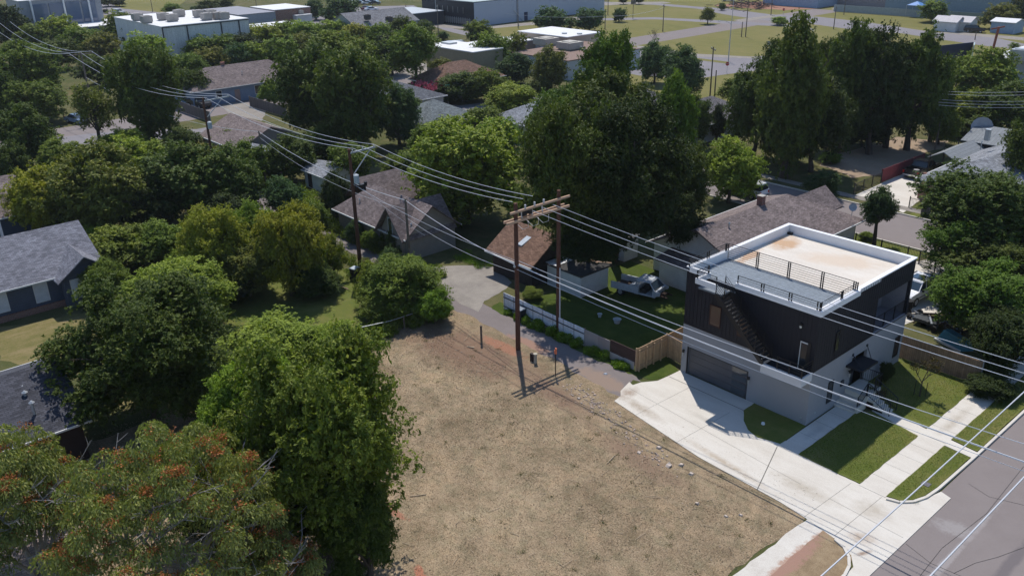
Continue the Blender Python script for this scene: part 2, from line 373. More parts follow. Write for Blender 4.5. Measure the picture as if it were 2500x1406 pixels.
for y in (43.7, 45.6, 47.2): mb.face([(-22.85, y-.01, .059), (-21.57, y-.01, .059), (-21.57, y+.01, .059), (-22.85, y+.01, .059)])
tag(mb.build('sidewalk_joint', jm), None, None, None, 'structure')
SWOLD = ground_mat('dusty_old_sidewalk', [(.33, (.42, .37, .32)), (.5, (.56, .52, .46)), (.7, (.66, .63, .57))], .3, 1.2, 20, .4, .2, .02,
    extra=lambda nt, p, c: smear(nt, p, c, (.40, .27, .205), -16.7, 33, .8, 6, 0, 2.5, (.42, .66)))
sheet('lot_sidewalk', [(-18.15, 4), (-16.75, 4), (-16.7, 30), (-16.8, 33), (-16.9, 36.0), (-16.95, 36.9), (-18.05, 36.9), (-18.1, 33)], .03, SWOLD, .07, .5, seed=8)
sheet('front_lawn', [(-21.56, 41.5), (-17.62, 41.45), (-17.62, 48.6), (-20.9, 49.2), (-21.56, 48.2)], .085, LAWN, .03, .3, thick=.08)
sheet('side_lawn', [(-23.0, 50.2), (-20.6, 50.2), (-17.62, 49.75), (-17.62, 57.6), (-23.0, 57.6)], .085, LAWN, .03, .3, thick=.08, seed=2)
sheet('corner_lawn', [(-26.75, 44.58), (-26.7, 43.3), (-26.0, 42.3), (-25.2, 41.6), (-24.3, 41.3), (-22.95, 41.7), (-22.95, 44.58)], .080, LAWN, .02, .3, thick=.06, seed=2)
sheet('strip_lawn', [(-16.05, 41.45), (-15.3, 41.65), (-14.85, 42.3), (-14.62, 43.1), (-14.5, 44.3), (-14.45, 48.55), (-16.05, 48.65)], .085, LAWN, .02, .3, thick=.08, seed=6)
sheet('strip_lawn', [(-16.05, 49.7), (-14.45, 49.5), (-14.35, 90), (-16.05, 90)], .085, LAWN, .02, .3, thick=.08, seed=7)
DRYSTRIP = ground_mat('dry_strip', [(.33, (.15, .11, .07)), (.48, (.25, .18, .11)), (.56, (.32, .24, .15)), (.7, (.34, .27, .16))], .4, 1.6, 22, .5, .9, .05,
    extra=lambda nt, p, c: smear(nt, p, c, (.33, .20, .15), -16.75, 33, .8, 5, 0, 2.5, (.38, .62)))
sheet('dry_verge', [(-16.75, 4), (-14.6, 4), (-14.55, 34.5), (-14.9, 35.6), (-15.9, 36.2), (-16.95, 36.6), (-16.95, 33)], .04, DRYSTRIP, .04, .35, seed=11)
# kerbs
def kerb(pts, name='kerb', z1=.13, wd=.15):
    mb = MB()
    for i in range(len(pts)-1):
        a, b = Vector((*pts[i], 0)), Vector((*pts[i+1], 0)); mb.bar((a.x, a.y, z1/2), (b.x, b.y, z1/2), wd, z1)
    tag(mb.build(name, CONC), None, None, None, 'structure')
kerb([(-15.95, 41.22), (-15.3, 41.45), (-14.8, 42.05), (-14.5, 42.95), (-14.38, 44.2), (-14.3, 48.6), (-14.25, 60), (-14.2, 90)])
kerb([(-14.45, 4), (-14.43, 34.0), (-14.6, 34.75), (-14.95, 35.35), (-15.5, 35.85), (-16.1, 36.05)])
sheet('street', rect(-14.2, 2, -60, 260), .006, ASPH)
sheet('street_crossing_lane', rect(-140, -14.2, 79.6, 88.4), .005, ASPH)
sheet('street_crossing_lane', rect(-150, -140, -20, 260), .005, ASPH)
crk = M('tar_crack', (.03, .028, .028), .8)
mb = MB()
for pts in ([(-13.5, 38.5), (-12, 38.0), (-9.5, 38.3), (-7, 38.0)], [(-11.6, 31.6), (-9.5, 33.9), (-8.2, 36.2), (-7.2, 40)], [(-10.9, 38.1), (-10.5, 39.6), (-9.9, 40.9), (-9.3, 42.6)], [(-13.5, 46), (-12.2, 45.6), (-10.4, 46.3), (-8, 46)], [(-12.6, 33.2), (-11.9, 36.1), (-12.1, 39.5), (-11.7, 44), (-12, 50)]):
    for i in range(len(pts)-1):
        a, b = Vector((*pts[i], .012)), Vector((*pts[i+1], .012)); d = (b-a).cross(Vector((0, 0, 1))).normalized()*.012; mb.face([a-d, a+d, b+d, b-d])
tag(mb.build('street_crack', crk), None, None, None, 'structure')

# ================================================================== the new three-storey house
X0, X1, Y0, Y1 = -32.9, -23.0, 44.6, 57.0
ZW, ZT, ZD = 3.85, 8.10, 7.45
STUCCO = M('pale_stucco', (.28, .283, .30), .85, .06, 1.2, fine=60)
WPARA = M('white_parapet_paint', (.76, .76, .77), .6, .05, 1.5)
DARKM = M('dark_metal_siding', (.0062, .0078, .0155), .6, .12, 2, spec=.4)
H = thing('modern_house', 'new boxy house, pale stucco below and black ribbed metal above, with a railed roof deck', 'house', ((X0+X1)/2, (Y0+Y1)/2, 0))
# stucco storey with a garage opening (x -32.37..-27.49, z 0..2.12)
mb = MB(); GX0, GX1, GZ = -32.38, -27.49, 2.12
mb.box(X0, GX0, Y0, Y0+.25, 0, ZW).box(GX1, X1, Y0, Y0+.25, 0, ZW).box(GX0, GX1, Y0, Y0+.25, GZ, ZW)
DOORY = (49.72, 51.72)
mb.box(X0, X0+.2, Y0+.25, Y1, 0, ZW).box(X0+.2, X1-.2, Y1-.2, Y1, 0, ZW)
mb.box(X1-.2, X1, Y0+.25, DOORY[0], 0, ZW).box(X1-.2, X1, DOORY[1], Y1, 0, ZW).box(X1-.2, X1, DOORY[0], DOORY[1], 3.0, ZW)
mb.box(X1-.9, X1-.8, DOORY[0]-.2, DOORY[1]+.2, 0, 3.2)
mb.build('stucco_wall', STUCCO, H)
# garage door, four sections, glazed column on the right
gd = M('grey_garage_door', (.085, .085, .095), .5, .08, 1.5)
mb = MB()
for k in range(4): mb.box(GX0+.05, GX1-.05, Y0+.14, Y0+.19, .03+k*.52, .03+k*.52+.505)
g = mb.build('garage_door', gd, H)
for k in range(4):
    f = MB().box(-28.75, -27.62, Y0+.125, Y0+.14, .12+k*.52, .46+k*.52).build('pane', glass('garage_glass', (.06, .07, .08)), g)
MB().box(GX0-.06, GX0, Y0-.02, Y0+.1, 0, GZ).box(GX1, GX1+.06, Y0-.02, Y0+.1, 0, GZ).box(GX0-.06, GX1+.06, Y0-.02, Y0+.1, GZ, GZ+.06).build('garage_door_frame', M('dark_frame', (.04, .04, .045), .6), H)
# upper storeys : ribbed metal, with a loggia cut in the street side (y 52.2..56.7)
LY0, LY1, LZ0, LZ1 = 52.15, 56.75, 3.95, 6.5
mb = MB()
mb.box(X0, X1-.2, Y0, Y0+.2, ZW, ZT-.35).box(X0, X0+.2, Y0+.2, Y1, ZW, ZT-.09).box(X0+.2, X1-.2, Y1-.2, Y1, ZW, ZT-.09)
mb.box(X1-.2, X1, Y0, LY0, ZW, ZT-.35).box(X1-.2, X1, LY0, Y1, LZ1, ZT-.09).box(X1-.2, X1, LY1, Y1, ZW, LZ1)
for i in range(33):
    x = X0+.15+i*.3; mb.box(x-.010, x+.010, Y0-.015, Y0, ZW+.02, ZT-.36)
for i in range(41):
    y = Y0+.15+i*.3
    if LY0 < y < LY1: mb.box(X1, X1+.015, y-.010, y+.010, LZ1+.03, ZT-.1)
    else: mb.box(X1, X1+.015, y-.010, y+.010, ZW+.02, ZT-.36 if y < 49.3 else ZT-.1)
    mb.box(X0-.03, X0, y-.012, y+.012, ZW+.02, ZT-.1)
mb.build('metal_wall', DARKM, H)
lo = MB().box(X1-1.9, X1-1.8, LY0, LY1, LZ0, LZ1).box(X1-1.8, X1-.2, LY0-.05, LY0, LZ0, LZ1).box(X1-1.8, X1-.2, LY1, LY1+.05, LZ0, LZ1).box(X1-1.9, X1-.2, LY0, LY1, LZ1, LZ1+.1).box(X1-1.9, X1-.0, LY0, LY1, ZW-.05, LZ0).build('loggia', M('loggia_grey', (.22, .22, .25), .8), H)
MB().box(X1-1.8, X1-1.74, 53.0, 54.0, LZ0, LZ0+2.05).build('loggia_door', TRIM, lo)
def rail(mb, a, b, z0, z1, bars, post=.06, ends=(1, 1), br=.022, posts=None):
    """flat railing between two plan points: posts, top rail and level bars"""
    a, b = Vector((*a, 0)), Vector((*b, 0)); L = (b-a).length
    ps = posts or [0.0, 1.0]
    for t in ps:
        p = a+(b-a)*t; mb.box(p.x-post/2, p.x+post/2, p.y-post/2, p.y+post/2, z0, z1)
    for k in range(bars):
        z = z1-.02-k*(z1-z0-.08)/max(1, bars-1)
        mb.bar((a.x, a.y, z), (b.x, b.y, z), br, br if k else .04)
rl = MB(); rail(rl, (X1-.1, LY0+.05), (X1-.1, LY1-.05), LZ0, LZ0+1.05, 2, posts=[0, .33, .66, 1])
for k in range(30): y = LY0+.1+k*.155; rl.box(X1-.11, X1-.09, y-.008, y+.008, LZ0+.05, LZ0+1.0)
rl.build('loggia_railing', BLACKM, H)
# parapet: front part with a proud fascia, landing notch over the front-left
mb = MB(); t = .22; LX0, LX1, LYF = -31.25, -29.62, 43.3
mb.box(X0+.03, X0+t, Y0+.24, Y1-.03, ZD-.1, ZT-.08).box(X0+t, X1-t, Y1-t, Y1-.03, ZD-.1, ZT-.08).box(X1-t, X1-.03, 49.16, Y1-t, ZD-.1, ZT-.08)
mb.box(X0-.05, X0+t+.02, Y0-.03, Y1+.05, ZT-.08, ZT).box(X0+t+.02, X1+.05, Y1-t-.02, Y1+.05, ZT-.08, ZT).box(X1-t-.02, X1+.05, 49.16, Y1-t-.02, ZT-.08, ZT)
mb.box(X1-t, X1+.16, Y0-.14, 49.15, ZT-.36, ZT)                       # right, proud
mb.box(-28.95, X1-t, Y0-.14, Y0+.1, ZT-.36, ZT)                        # front right of the stair gap
mb.box(X0+t, LX0, Y0-.03, Y0+.17, ZT-.36, ZT)                          # front left stub
mb.box(LX0-.0, LX0+.17, LYF, Y0+.17, ZT-.36, ZT).box(LX0+.17, LX1, LYF, LYF+.17, ZT-.36, ZT)   # landing
par = mb.build('parapet', WPARA, H)
MB().box(LX0+.17, LX1+.35, LYF+.17, Y0+.1, ZD-.1, ZD+.02).box(-29.9, -28.95, Y0-.1, Y0+.1, ZD-.1, ZD+.02).build('landing', M('deck_grey', (.16, .185, .21), .7, .08), H)
MEM = ground_mat('stained_roof_membrane', [(.3, (.50, .435, .36)), (.47, (.61, .55, .475)), (.58, (.66, .61, .54)), (.7, (.70, .665, .61))], .35, 1.2, 12, .3, .1, .01, stretch=(.4, 1.6, 1),
    extra=lambda nt, p, c: smear(nt, p, smear(nt, p, smear(nt, p, c, (.50, .34, .22), -31.8, 54.8, 1.6, 2.4, .3, .7, (.3, .62)), (.52, .36, .25), -32.0, 50.6, .6, 2.6, .1, .9, (.3, .55)), (.60, .50, .40), -27, 54.5, 4.5, 2.2, .4, .6, (.35, .7)))
MB().box(X0+t, X1-t, 49.05, Y1-t, ZD-.35, ZD-.05).build('roof_membrane', MEM, H)
# deck boards
mb = MB(); bd = vboards('grey_deck_boards', (.185, .215, .245), .14, 0, .06, .55)
mb.box(X0+t+.05, X1-t-.02, Y0+.12, 48.75, ZD-.35, ZD+.06)
mb.build('roof_deck', bd, H)
MB().box(X0+t+.05, X1-t-.02, 48.75, 49.03, ZD-.3, ZD+.0).build('deck_edge', M('deck_edge_grey', (.12, .13, .15), .7), H)
# roof deck railings (top at 8.62)
RT = 8.64
def railpart(name, a, b, z0, bars, posts): m_ = MB(); rail(m_, a, b, z0, RT, bars, posts=posts); return m_.build(name, BLACKM, H)
railpart('deck_railing', (X0+.2, 48.95), (X1-.15, 48.95), ZD, 8, [0, .245, .26, .50, .515, .755, .77, .985, 1])
railpart('deck_railing', (X0+.1, Y0+.05), (X0+.1, 48.9), ZT, 4, [0, .47, .52, .97, 1])
railpart('deck_railing', (X1-.02, Y0-.05), (X1-.02, 48.95), ZT, 4, [0, .03, .55, .59, 1])
railpart('deck_railing', (-28.85, Y0-.03), (X1-.05, Y0-.03), ZT, 4, [0, .30, .33, .64, .67, .97, 1])
railpart('deck_railing', (X0+.1, Y0+.08), (LX0+.05, Y0+.08), ZT, 4, [0, 1])
railpart('deck_railing', (LX0+.08, LYF+.08), (LX0+.08, Y0+.05), ZT, 4, [0, .95, 1])
railpart('deck_railing', (LX0+.1, LYF+.08), (LX1-.03, LYF+.08), ZT, 4, [0, 1])
# outside stair: landing (z 7.45) down to the corner balcony (z 3.9)
SX0, SX1, SZ1 = LX1, -25.75, 3.95
st = MB(); sy0, sy1 = 43.36, 44.36; n = 19
for yy in (sy0, sy1): st.bar((SX0, yy, ZD-.05), (SX1, yy, SZ1-.1), .06, .28)
st.build('stair_stringer', BLACKM, H)
st = MB()
for k in range(n):
    u = (k+.6)/n; x = SX0+(SX1-SX0)*u; z = ZD+(SZ1-ZD)*u
    st.box(x-.13, x+.10, sy0+.03, sy1-.03, z-.03, z)
st.build('stair_tread', M('tread_metal', (.03, .03, .032), .6), H)
st = MB()
for yy in (sy0, sy1-.02):
    for k in range(5):
        dz = .25+k*.19; st.bar((SX0, yy, ZD+dz), (SX1, yy, SZ1+dz), .022)
    for k in range(7):
        u = k/6; x = SX0+(SX1-SX0)*u; z = ZD+(SZ1-ZD)*u; st.box(x-.025, x+.025, yy-.025, yy+.025, z-.1, z+1.04)
st.build('stair_railing', BLACKM, H)
# corner balcony
BX0, BYF = -25.85, 43.36
mb = MB().box(BX0, X1+.02, BYF, Y0, 3.3, 3.62).box(BX0, X1+.02, BYF, BYF+.14, 3.62, 3.9).box(X1-.12, X1+.02, BYF+.14, Y0, 3.62, 3.9)
mb.build('balcony', M('balcony_stucco', (.56, .56, .57), .8, .05), H)
MB().box(BX0, X1-.12, BYF+.14, Y0, 3.62, 3.66).build('balcony_floor', M('balcony_floor_dark', (.02, .02, .022), .8), H)
mb = MB(); rail(mb, (BX0+1.1, BYF+.07), (X1-.05, BYF+.07), 3.9, 4.75, 5, posts=[0, .5, 1]); rail(mb, (X1-.05, BYF+.1), (X1-.05, Y0-.05), 3.9, 4.75, 5, posts=[0, 1])
mb.build('balcony_railing', BLACKM, H)
# windows and doors
def win_front(name, x0, x1, z0, z1, y, fr=BLACKM, gm=GLASS, parent=H, w=.06):
    f = MB().box(x0-w, x1+w, y-.05, y-.01, z1, z1+w).box(x0-w, x1+w, y-.05, y-.01, z0-w, z0).box(x0-w, x0, y-.05, y-.01, z0, z1).box(x1, x1+w, y-.05, y-.01, z0, z1).build(name, fr, parent)
    MB().box(x0, x1, y-.03, y-.012, z0, z1).build('pane', gm, f); return f
def win_side(name, y0, y1, z0, z1, x, fr=BLACKM, gm=GLASS, parent=H, w=.06, s=1):
    a, b = sorted((x+.01*s, x+.05*s)); c, d = sorted((x+.012*s, x+.03*s))
    f = MB().box(a, b, y0-w, y1+w, z1, z1+w).box(a, b, y0-w, y1+w, z0-w, z0).box(a, b, y0-w, y0, z0, z1).box(a, b, y1, y1+w, z0, z1).build(name, fr, parent)
    MB().box(c, d, y0, y1, z0, z1).build('pane', gm, f); return f
warm = glass('brown_reflecting_glass', (.075, .05, .04)); FRB = M('brown_window_frame', (.05, .022, .018), .5)
win_front('window', -30.75, -29.97, 4.52, 5.92, Y0-.0, FRB, warm)
win_front('window', -28.52, -27.78, 4.5, 5.75, Y0-.0, FRB, warm)
win_side('window', 47.05, 47.40, 4.5, 5.8, X1+.02)
win_side('window', 46.98, 47.48, .75, 2.22, X1)
win_side('window', 55.87, 56.48, .82, 2.3, X1)
d = MB().box(-24.05, -23.3, Y0-.04, Y0-.01, 3.7, 5.78).build('balcony_door', BLACKM, H)
MB().box(-24.0, -23.5, Y0-.06, Y0-.04, 5.66, 5.74).box(-24.0, -23.95, Y0-.06, Y0-.04, 3.8, 5.66).build('door_trim', TRIM, d)
MB().box(-23.93, -23.52, Y0-.055, Y0-.04, 4.0, 5.6).build('pane', GLASS, d)
fd = MB().box(X1-.8, X1-.72, DOORY[0]+.1, DOORY[1]-.1, .9, 2.95).build('front_door', M('dark_brown_door', (.03, .02, .017), .5), H)
MB().box(X1-.72, X1-.68, DOORY[0]+.25, DOORY[0]+.30, 1.6, 2.3).build('handle', STEEL, fd)
# wall lanterns
def lantern(x, y, z, nx, ny):
    l = MB().box(x-.05, x+.05, y-.05, y+.05, z+.12, z+.3).bar((x, y, z+.2), (x-nx*.14, y-ny*.14, z+.2), .05).box(x-.07, x+.07, y-.07, y+.07, z+.10, z+.14).build('wall_lantern', BLACKM, H)
    MB().tube([(x, y, z-.2), (x, y, z+.1)], .05, 8).build('lamp_glass', glass('lamp_glass', (.35, .35, .33)), l)
lantern(-32.66, Y0-.16, 1.6, 0, -1); lantern(-27.28, Y0-.16, 1.6, 0, -1); lantern(X1+.16, 49.35, 2.0, 1, 0)
l = MB().box(-24.17, -24.0, Y0-.12, Y0-.01, 6.75, 6.9).build('flood_light', BLACKM, H)
MB().tube([(-24.09, Y0-.10, 6.62), (-24.09, Y0-.10, 6.75)], .07, 8).build('lamp_glass', M('frosted_lamp', (.8, .75, .65), .3), l)
# canopy with tie rods
MB().box(X1, -21.85, 48.95, 51.0, 2.62, 2.76).build('door_canopy', M('canopy_metal', (.012, .013, .018), .5), H)
MB().bar((X1+.02, 49.7, 3.25), (-22.2, 49.35, 2.76), .035).bar((X1+.02, 51.55, 3.3), (-22.2, 50.8, 2.76), .035).box(X1, X1+.05, 49.62, 49.78, 3.18, 3.34).box(X1, X1+.05, 51.47, 51.63, 3.22, 3.38).build('canopy_rod', BLACKM, H)
# entry landing and two flights
mb = MB(); mb.box(X1, -21.45, 49.35, 51.2, 0, .86)
for k in range(4): mb.box(X1, -21.6, 48.15+k*.3, 49.35, 0, .17*(k+1)+.02) if k < 3 else None
mb.build('entry_steps', CONC, H)
mb = MB()
for k in range(4): mb.box(-21.45, -20.05-k*.33, 49.45, 50.3, 0, .17*(k+1))
mb.box(-21.62, -21.45, 48.2, 51.2, 0, .5)
mb.build('entry_steps', CONC, H)
def sloped_rail(a, b, za, zb, hh=.95, sp=.13):
    m_ = MB(); a, b = Vector((*a, 0)), Vector((*b, 0)); L = (b-a).length; n = int(L/sp)
    m_.bar((a.x, a.y, za+hh), (b.x, b.y, zb+hh), .04); m_.bar((a.x, a.y, za+.1), (b.x, b.y, zb+.1), .03)
    for k in range(n+1):
        p = a+(b-a)*(k/n); z = za+(zb-za)*k/n; e = k in (0, n); r_ = .025 if e else .010
        m_.box(p.x-r_, p.x+r_, p.y-r_, p.y+r_, z+(0 if e else .1), z+hh)
    return m_.build('step_railing', BLACKM, H)
sloped_rail((-21.55, 48.3), (-21.55, 49.4), .25, .9); sloped_rail((-21.5, 49.4), (-19.9, 49.4), .9, .1)
sloped_rail((-21.5, 50.35), (-19.9, 50.35), .9, .1); sloped_rail((-21.5, 50.4), (-21.5, 51.2), .9, .9); sloped_rail((-22.9, 51.2), (-21.5, 51.2), .9, .9)
# control joints, hose bib and wall vents
MB().box(X1-.01, X1+.012, 45.6, 45.72, .5, .62).box(-23.42, -23.3, Y0-.015, Y0, .45, .57).build('wall_outlet', STEEL, H)
MB().box(X0-.02, X1+.02, Y0-.02, Y0-.0, ZW-.03, ZW+.03).box(X1, X1+.02, Y0-.02, Y1, ZW-.03, ZW+.03).build('wall_flashing', BLACKM, H)
MB().box(X1+.002, X1+.10, 48.55, 48.85, 1.35, 1.75).build('meter_box', M('meter_dark', (.05, .05, .055)), H)
# gutter outlet and drain
MB().box(X0+.25, X0+.6, Y1-.5, Y1-.25, ZD-.06, ZD+.12).build('roof_drain', BLACKM, H)

# ================================================================== generic houses
SH = {}
def shm(name, col): 
    if name not in SH: SH[name] = shingle(name, col)
    return SH[name]
BROWN = shm('brown_shingle', (.21, .168, .158)); GREY = shm('grey_shingle', (.19, .19, .215)); DGREY = shm('dark_grey_shingle', (.075, .076, .09)); RUST = shm('red_brown_shingle', (.19, .115, .085))
PINKY = shm('tan_shingle', (.36, .285, .255)); GREEN = shm('green_grey_shingle', (.16, .18, .185)); LGREY = shm('light_grey_shingle', (.24, .25, .27)); BRN2 = shm('warm_brown_shingle', (.225, .135, .095))
def slab(mb, quad, t=.13):
    """one roof plane with thickness; first edge = eave"""
    a = [Vector(p) for p in quad]; mb.face(a)
    b = [p-Vector((0, 0, t)) for p in a]; mb.face(b[::-1])
    n = len(a)
    for k in range(n): mb.face([b[k], b[(k+1) % n], a[(k+1) % n], a[k]])
def roof_planes(x0, x1, y0, y1, ze, zr, kind, axis, oh=.45, hip0=None, hip1=None):
    """list of planes, eave edge first. kind gable|hip|gh (hip at + end only)|hg"""
    if axis == 'y':
        pl = roof_planes(y0, y1, x0, x1, ze, zr, kind, 'x', oh)
        return [[(p[1], p[0], p[2]) for p in q][::-1] if False else [(p[1], p[0], p[2]) for p in (q[1], q[0], *q[:1:-1])] for q in pl]
    ym = (y0+y1)/2; half = (y1-y0)/2; sl = (zr-ze)/half; zo = ze-oh*sl
    X0_, X1_, Y0_, Y1_ = x0-oh, x1+oh, y0-oh, y1+oh
    h0 = (half+oh) if kind in ('hip', 'hg') else 0; h1 = (half+oh) if kind in ('hip', 'gh') else 0
    r0, r1 = X0_+h0, X1_-h1
    if r0 > r1: r0 = r1 = (r0+r1)/2
    P = [[(X0_, Y0_, zo), (X1_, Y0_, zo), (r1, ym, zr), (r0, ym, zr)], [(X1_, Y1_, zo), (X0_, Y1_, zo), (r0, ym, zr), (r1, ym, zr)]]
    if h0: P.append([(X0_, Y1_, zo), (X0_, Y0_, zo), (r0, ym, zr)])
    if h1: P.append([(X1_, Y0_, zo), (X1_, Y1_, zo), (r1, ym, zr)])
    return P
def house(name, label, x0, x1, y0, y1, ze, zr, kind, axis, wm, rm, wins=(), oh=.45, extra=None, parent=None, cat='house', trim=TRIM, doors=(), gutter=None):
    h = parent or thing(name, label, cat, ((x0+x1)/2, (y0+y1)/2, 0))
    mb = MB().box(x0, x1, y0, y1, 0, ze)
    if kind in ('gable', 'gh', 'hg'):
        e = .06
        if axis == 'x':
            ym = (y0+y1)/2
            if kind != 'hg': mb.hexa([(x0, y0, ze), (x0+.1, y0, ze), (x0+.1, y1, ze), (x0, y1, ze), (x0, ym-.01, zr-e), (x0+.1, ym-.01, zr-e), (x0+.1, ym+.01, zr-e), (x0, ym+.01, zr-e)])
            if kind != 'gh': mb.hexa([(x1-.1, y0, ze), (x1, y0, ze), (x1, y1, ze), (x1-.1, y1, ze), (x1-.1, ym-.01, zr-e), (x1, ym-.01, zr-e), (x1, ym+.01, zr-e), (x1-.1, ym+.01, zr-e)])
        else:
            xm = (x0+x1)/2
            if kind != 'hg': mb.hexa([(x0, y0, ze), (x1, y0, ze), (x1, y0+.1, ze), (x0, y0+.1, ze), (xm-.01, y0, zr-e), (xm+.01, y0, zr-e), (xm+.01, y0+.1, zr-e), (xm-.01, y0+.1, zr-e)])
            if kind != 'gh': mb.hexa([(x0, y1-.1, ze), (x1, y1-.1, ze), (x1, y1, ze), (x0, y1, ze), (xm-.01, y1-.1, zr-e), (xm+.01, y1-.1, zr-e), (xm+.01, y1, zr-e), (xm-.01, y1, zr-e)])
    mb.build('wall', wm, h)
    mb = MB()
    for q in roof_planes(x0, x1, y0, y1, ze, zr, kind, axis, oh): slab(mb, q)
    rf = mb.build('roof', rm, h)
    for q in roof_planes(x0, x1, y0, y1, ze, zr, kind, axis, oh):
        a_, b_ = Vector(q[0]), Vector(q[1]); c_ = (a_+b_)/2; o_ = (c_-Vector(((x0+x1)/2, (y0+y1)/2, c_.z))).normalized()*.05; MB().bar(a_+o_-Vector((0, 0, .075)), b_+o_-Vector((0, 0, .075)), .09, .12).build('gutter', gutter or TRIM, rf)
    for wdef in wins:
        f, c, z0, ww, hh = wdef[:5]; gm = wdef[5] if len(wdef) > 5 else GLASS
        if f == 'y0': win_front('window', c-ww/2, c+ww/2, z0, z0+hh, y0, trim, gm, h)
        elif f == 'x1': win_side('window', c-ww/2, c+ww/2, z0, z0+hh, x1, trim, gm, h)
        elif f == 'x0': win_side('window', c-ww/2, c+ww/2, z0, z0+hh, x0, trim, gm, h, s=-1)
    for f, c, ww, dm in doors:
        d_ = MB()
        if f == 'y0': d_.box(c-ww/2, c+ww/2, y0-.05, y0-.01, .1, 2.15)
        else: d_.box(x1+.01, x1+.05, c-ww/2, c+ww/2, .1, 2.15)
        d_.build('door', dm, h)
    return h, rf
def chimney(rf, x, y, z0, z1, s=.55, mat=None):
    return MB().box(x-s/2, x+s/2, y-s/2, y+s/2, z0, z1).box(x-s/2-.05, x+s/2+.05, y-s/2-.05, y+s/2+.05, z1, z1+.1).build('chimney', mat or brick('chimney_brick', (.26, .08, .05)), rf)
def vent(rf, x, y, z0, z1=None, r_=.06, mat=STEEL):
    z1 = z1 or z0+.5
    return MB().tube([(x, y, z0-.2), (x, y, z1)], r_, 8).tube([(x, y, z1), (x, y, z1+.12)], [r_*2, r_*.5], 8).build('roof_vent', mat, rf)

BLUEW = siding('blue_grey_siding', (.062, .082, .125)); PALEW = siding('pale_siding', (.38, .385, .39)); TANW = siding('grey_tan_siding', (.26, .235, .21)); WHITEW = siding('white_siding', (.62, .62, .61))
BLUE2 = siding('slate_blue_siding', (.17, .24, .35)); BRICKR = brick('red_brick', (.23, .095, .06))
# brown-roofed house behind the new one
h1, r1 = house('brown_roof_house', 'house with a broad brown shingle roof and brick chimney directly behind the new black house', -46.6, -37.0, 58.0, 76.4, 2.9, 5.2, 'gh', 'y', WHITEW, BROWN, wins=(('x1', 72, 1, 1.2, 1.2), ('x1', 64, 1, 1.4, 1.2)), oh=.55)
chimney(r1, -41.9, 67.3, 4.6, 5.9); vent(r1, -40.9, 61.0, 4.6, 5.1)
mb = MB(); slab(mb, [(-44.6, 55.6, 2.3), (-38.4, 55.6, 2.3), (-38.4, 58.3, 2.75), (-44.6, 58.3, 2.75)]); mb.build('porch_roof', BROWN, h1)
MB().box(-44.3, -38.7, 56.0, 58.0, 0, 2.25).build('porch_wall', WHITEW, h1)
mb = MB()
for q in roof_planes(-44.0, -40.5, 73.5, 79.0, 2.9, 4.3, 'gable', 'y', .4): slab(mb, q)
mb.build('rear_roof', BROWN, r1)
b = W(2045, 575, 3.0)
dz = MB().tube([(-37.0, 75.2, 3.3), (-37.0, 75.2, 4.0)], .03, 6).build('dish_mast', STEEL, r1)
# satellite dish
def dish(name, label, p, r_, face, mat=STEEL, parent=None):
    mb = MB(); f = Vector(face).normalized(); x = f.orthogonal().normalized(); y = f.cross(x); p = Vector(p)
    rings = [(0.02, 0), (.55, .06), (1, .2)]; pts = []
    for rr2, dd in rings: pts.append([p+(x*math.cos(a)+y*math.sin(a))*r_*rr2+f*dd*r_ for a in [2*math.pi*k/14 for k in range(14)]])
    for i in range(2):
        for k in range(14): mb.face([pts[i][k], pts[i][(k+1) % 14], pts[i+1][(k+1) % 14], pts[i+1][k]])
    for i in range(2):
        for k in range(14): mb.face([q-f*.03 for q in (pts[i+1][k], pts[i+1][(k+1) % 14], pts[i][(k+1) % 14], pts[i][k])])
    mb.bar(p, p+f*r_*.9, .03)
    return mb.build(name, mat, parent)
dish('satellite_dish', '', (-37.0, 75.2, 4.15), .38, (.6, -.6, .4), M('dish_grey', (.45, .46, .48), .5), r1)
# small brown-roofed garage by the twin poles
h2, r2 = house('alley_garage', 'small garage with a warm brown shingle roof and dark walls behind the twin-pole frame', -56.4, -51.2, 47.1, 52.6, 2.45, 4.3, 'gable', 'x', DARKWOOD, BRN2, oh=.5)
MB().hexa([(-54.0, 47.95, 3.05), (-53.4, 47.95, 3.05), (-53.2, 48.95, 3.62), (-53.8, 48.95, 3.62), (-54.0, 47.95, 3.13), (-53.4, 47.95, 3.13), (-53.2, 48.95, 3.7), (-53.8, 48.95, 3.7)]).build('skylight', M('skylight_white', (.55, .58, .60), .3), r2)
bpy.data.objects['skylight'].rotation_euler = (0, 0, 0)
h2b = thing('lean_to_shed', 'low white-walled shed with patched flat roof beside the brown garage', 'shed', (-48, 50.5, 0))
MB().box(-50.8, -46.7, 48.6, 52.0, 0, 1.95).build('wall', WHITEW, h2b)
MB().box(-51.0, -46.5, 48.4, 52.2, 1.95, 2.1).build('roof', M('tar_roof', (.05, .048, .046), .95, .4), h2b)
MB().box(-50.9, -49.6, 48.5, 50.5, 2.1, 2.14).build('roof_patch', M('white_patch', (.72, .73, .74), .5), h2b)
MB().bar((-50, 51.5, 2.2), (-47.5, 51.5, 2.2), .2, .06).bar((-49, 50.8, 2.2), (-46.5, 52.2, 2.25), .1, .06).build('roof_board', ARMW, h2b)
h2c = thing('garden_shed', 'pale blue-white tool shed at the rear of the shaded yard', 'shed', (-41.5, 57.3, 0))
MB().box(-46.6, -45.2, 56.9, 58.8, 0, 2.1).build('wall', WHITEW, h2c); MB().box(-46.9, -44.9, 56.7, 59.0, 2.1, 2.25).build('roof', M('tar_roof2', (.06, .06, .06)), h2c)
h2c.location = (-45.9, 57.8, 0)
for c_ in h2c.children: pass
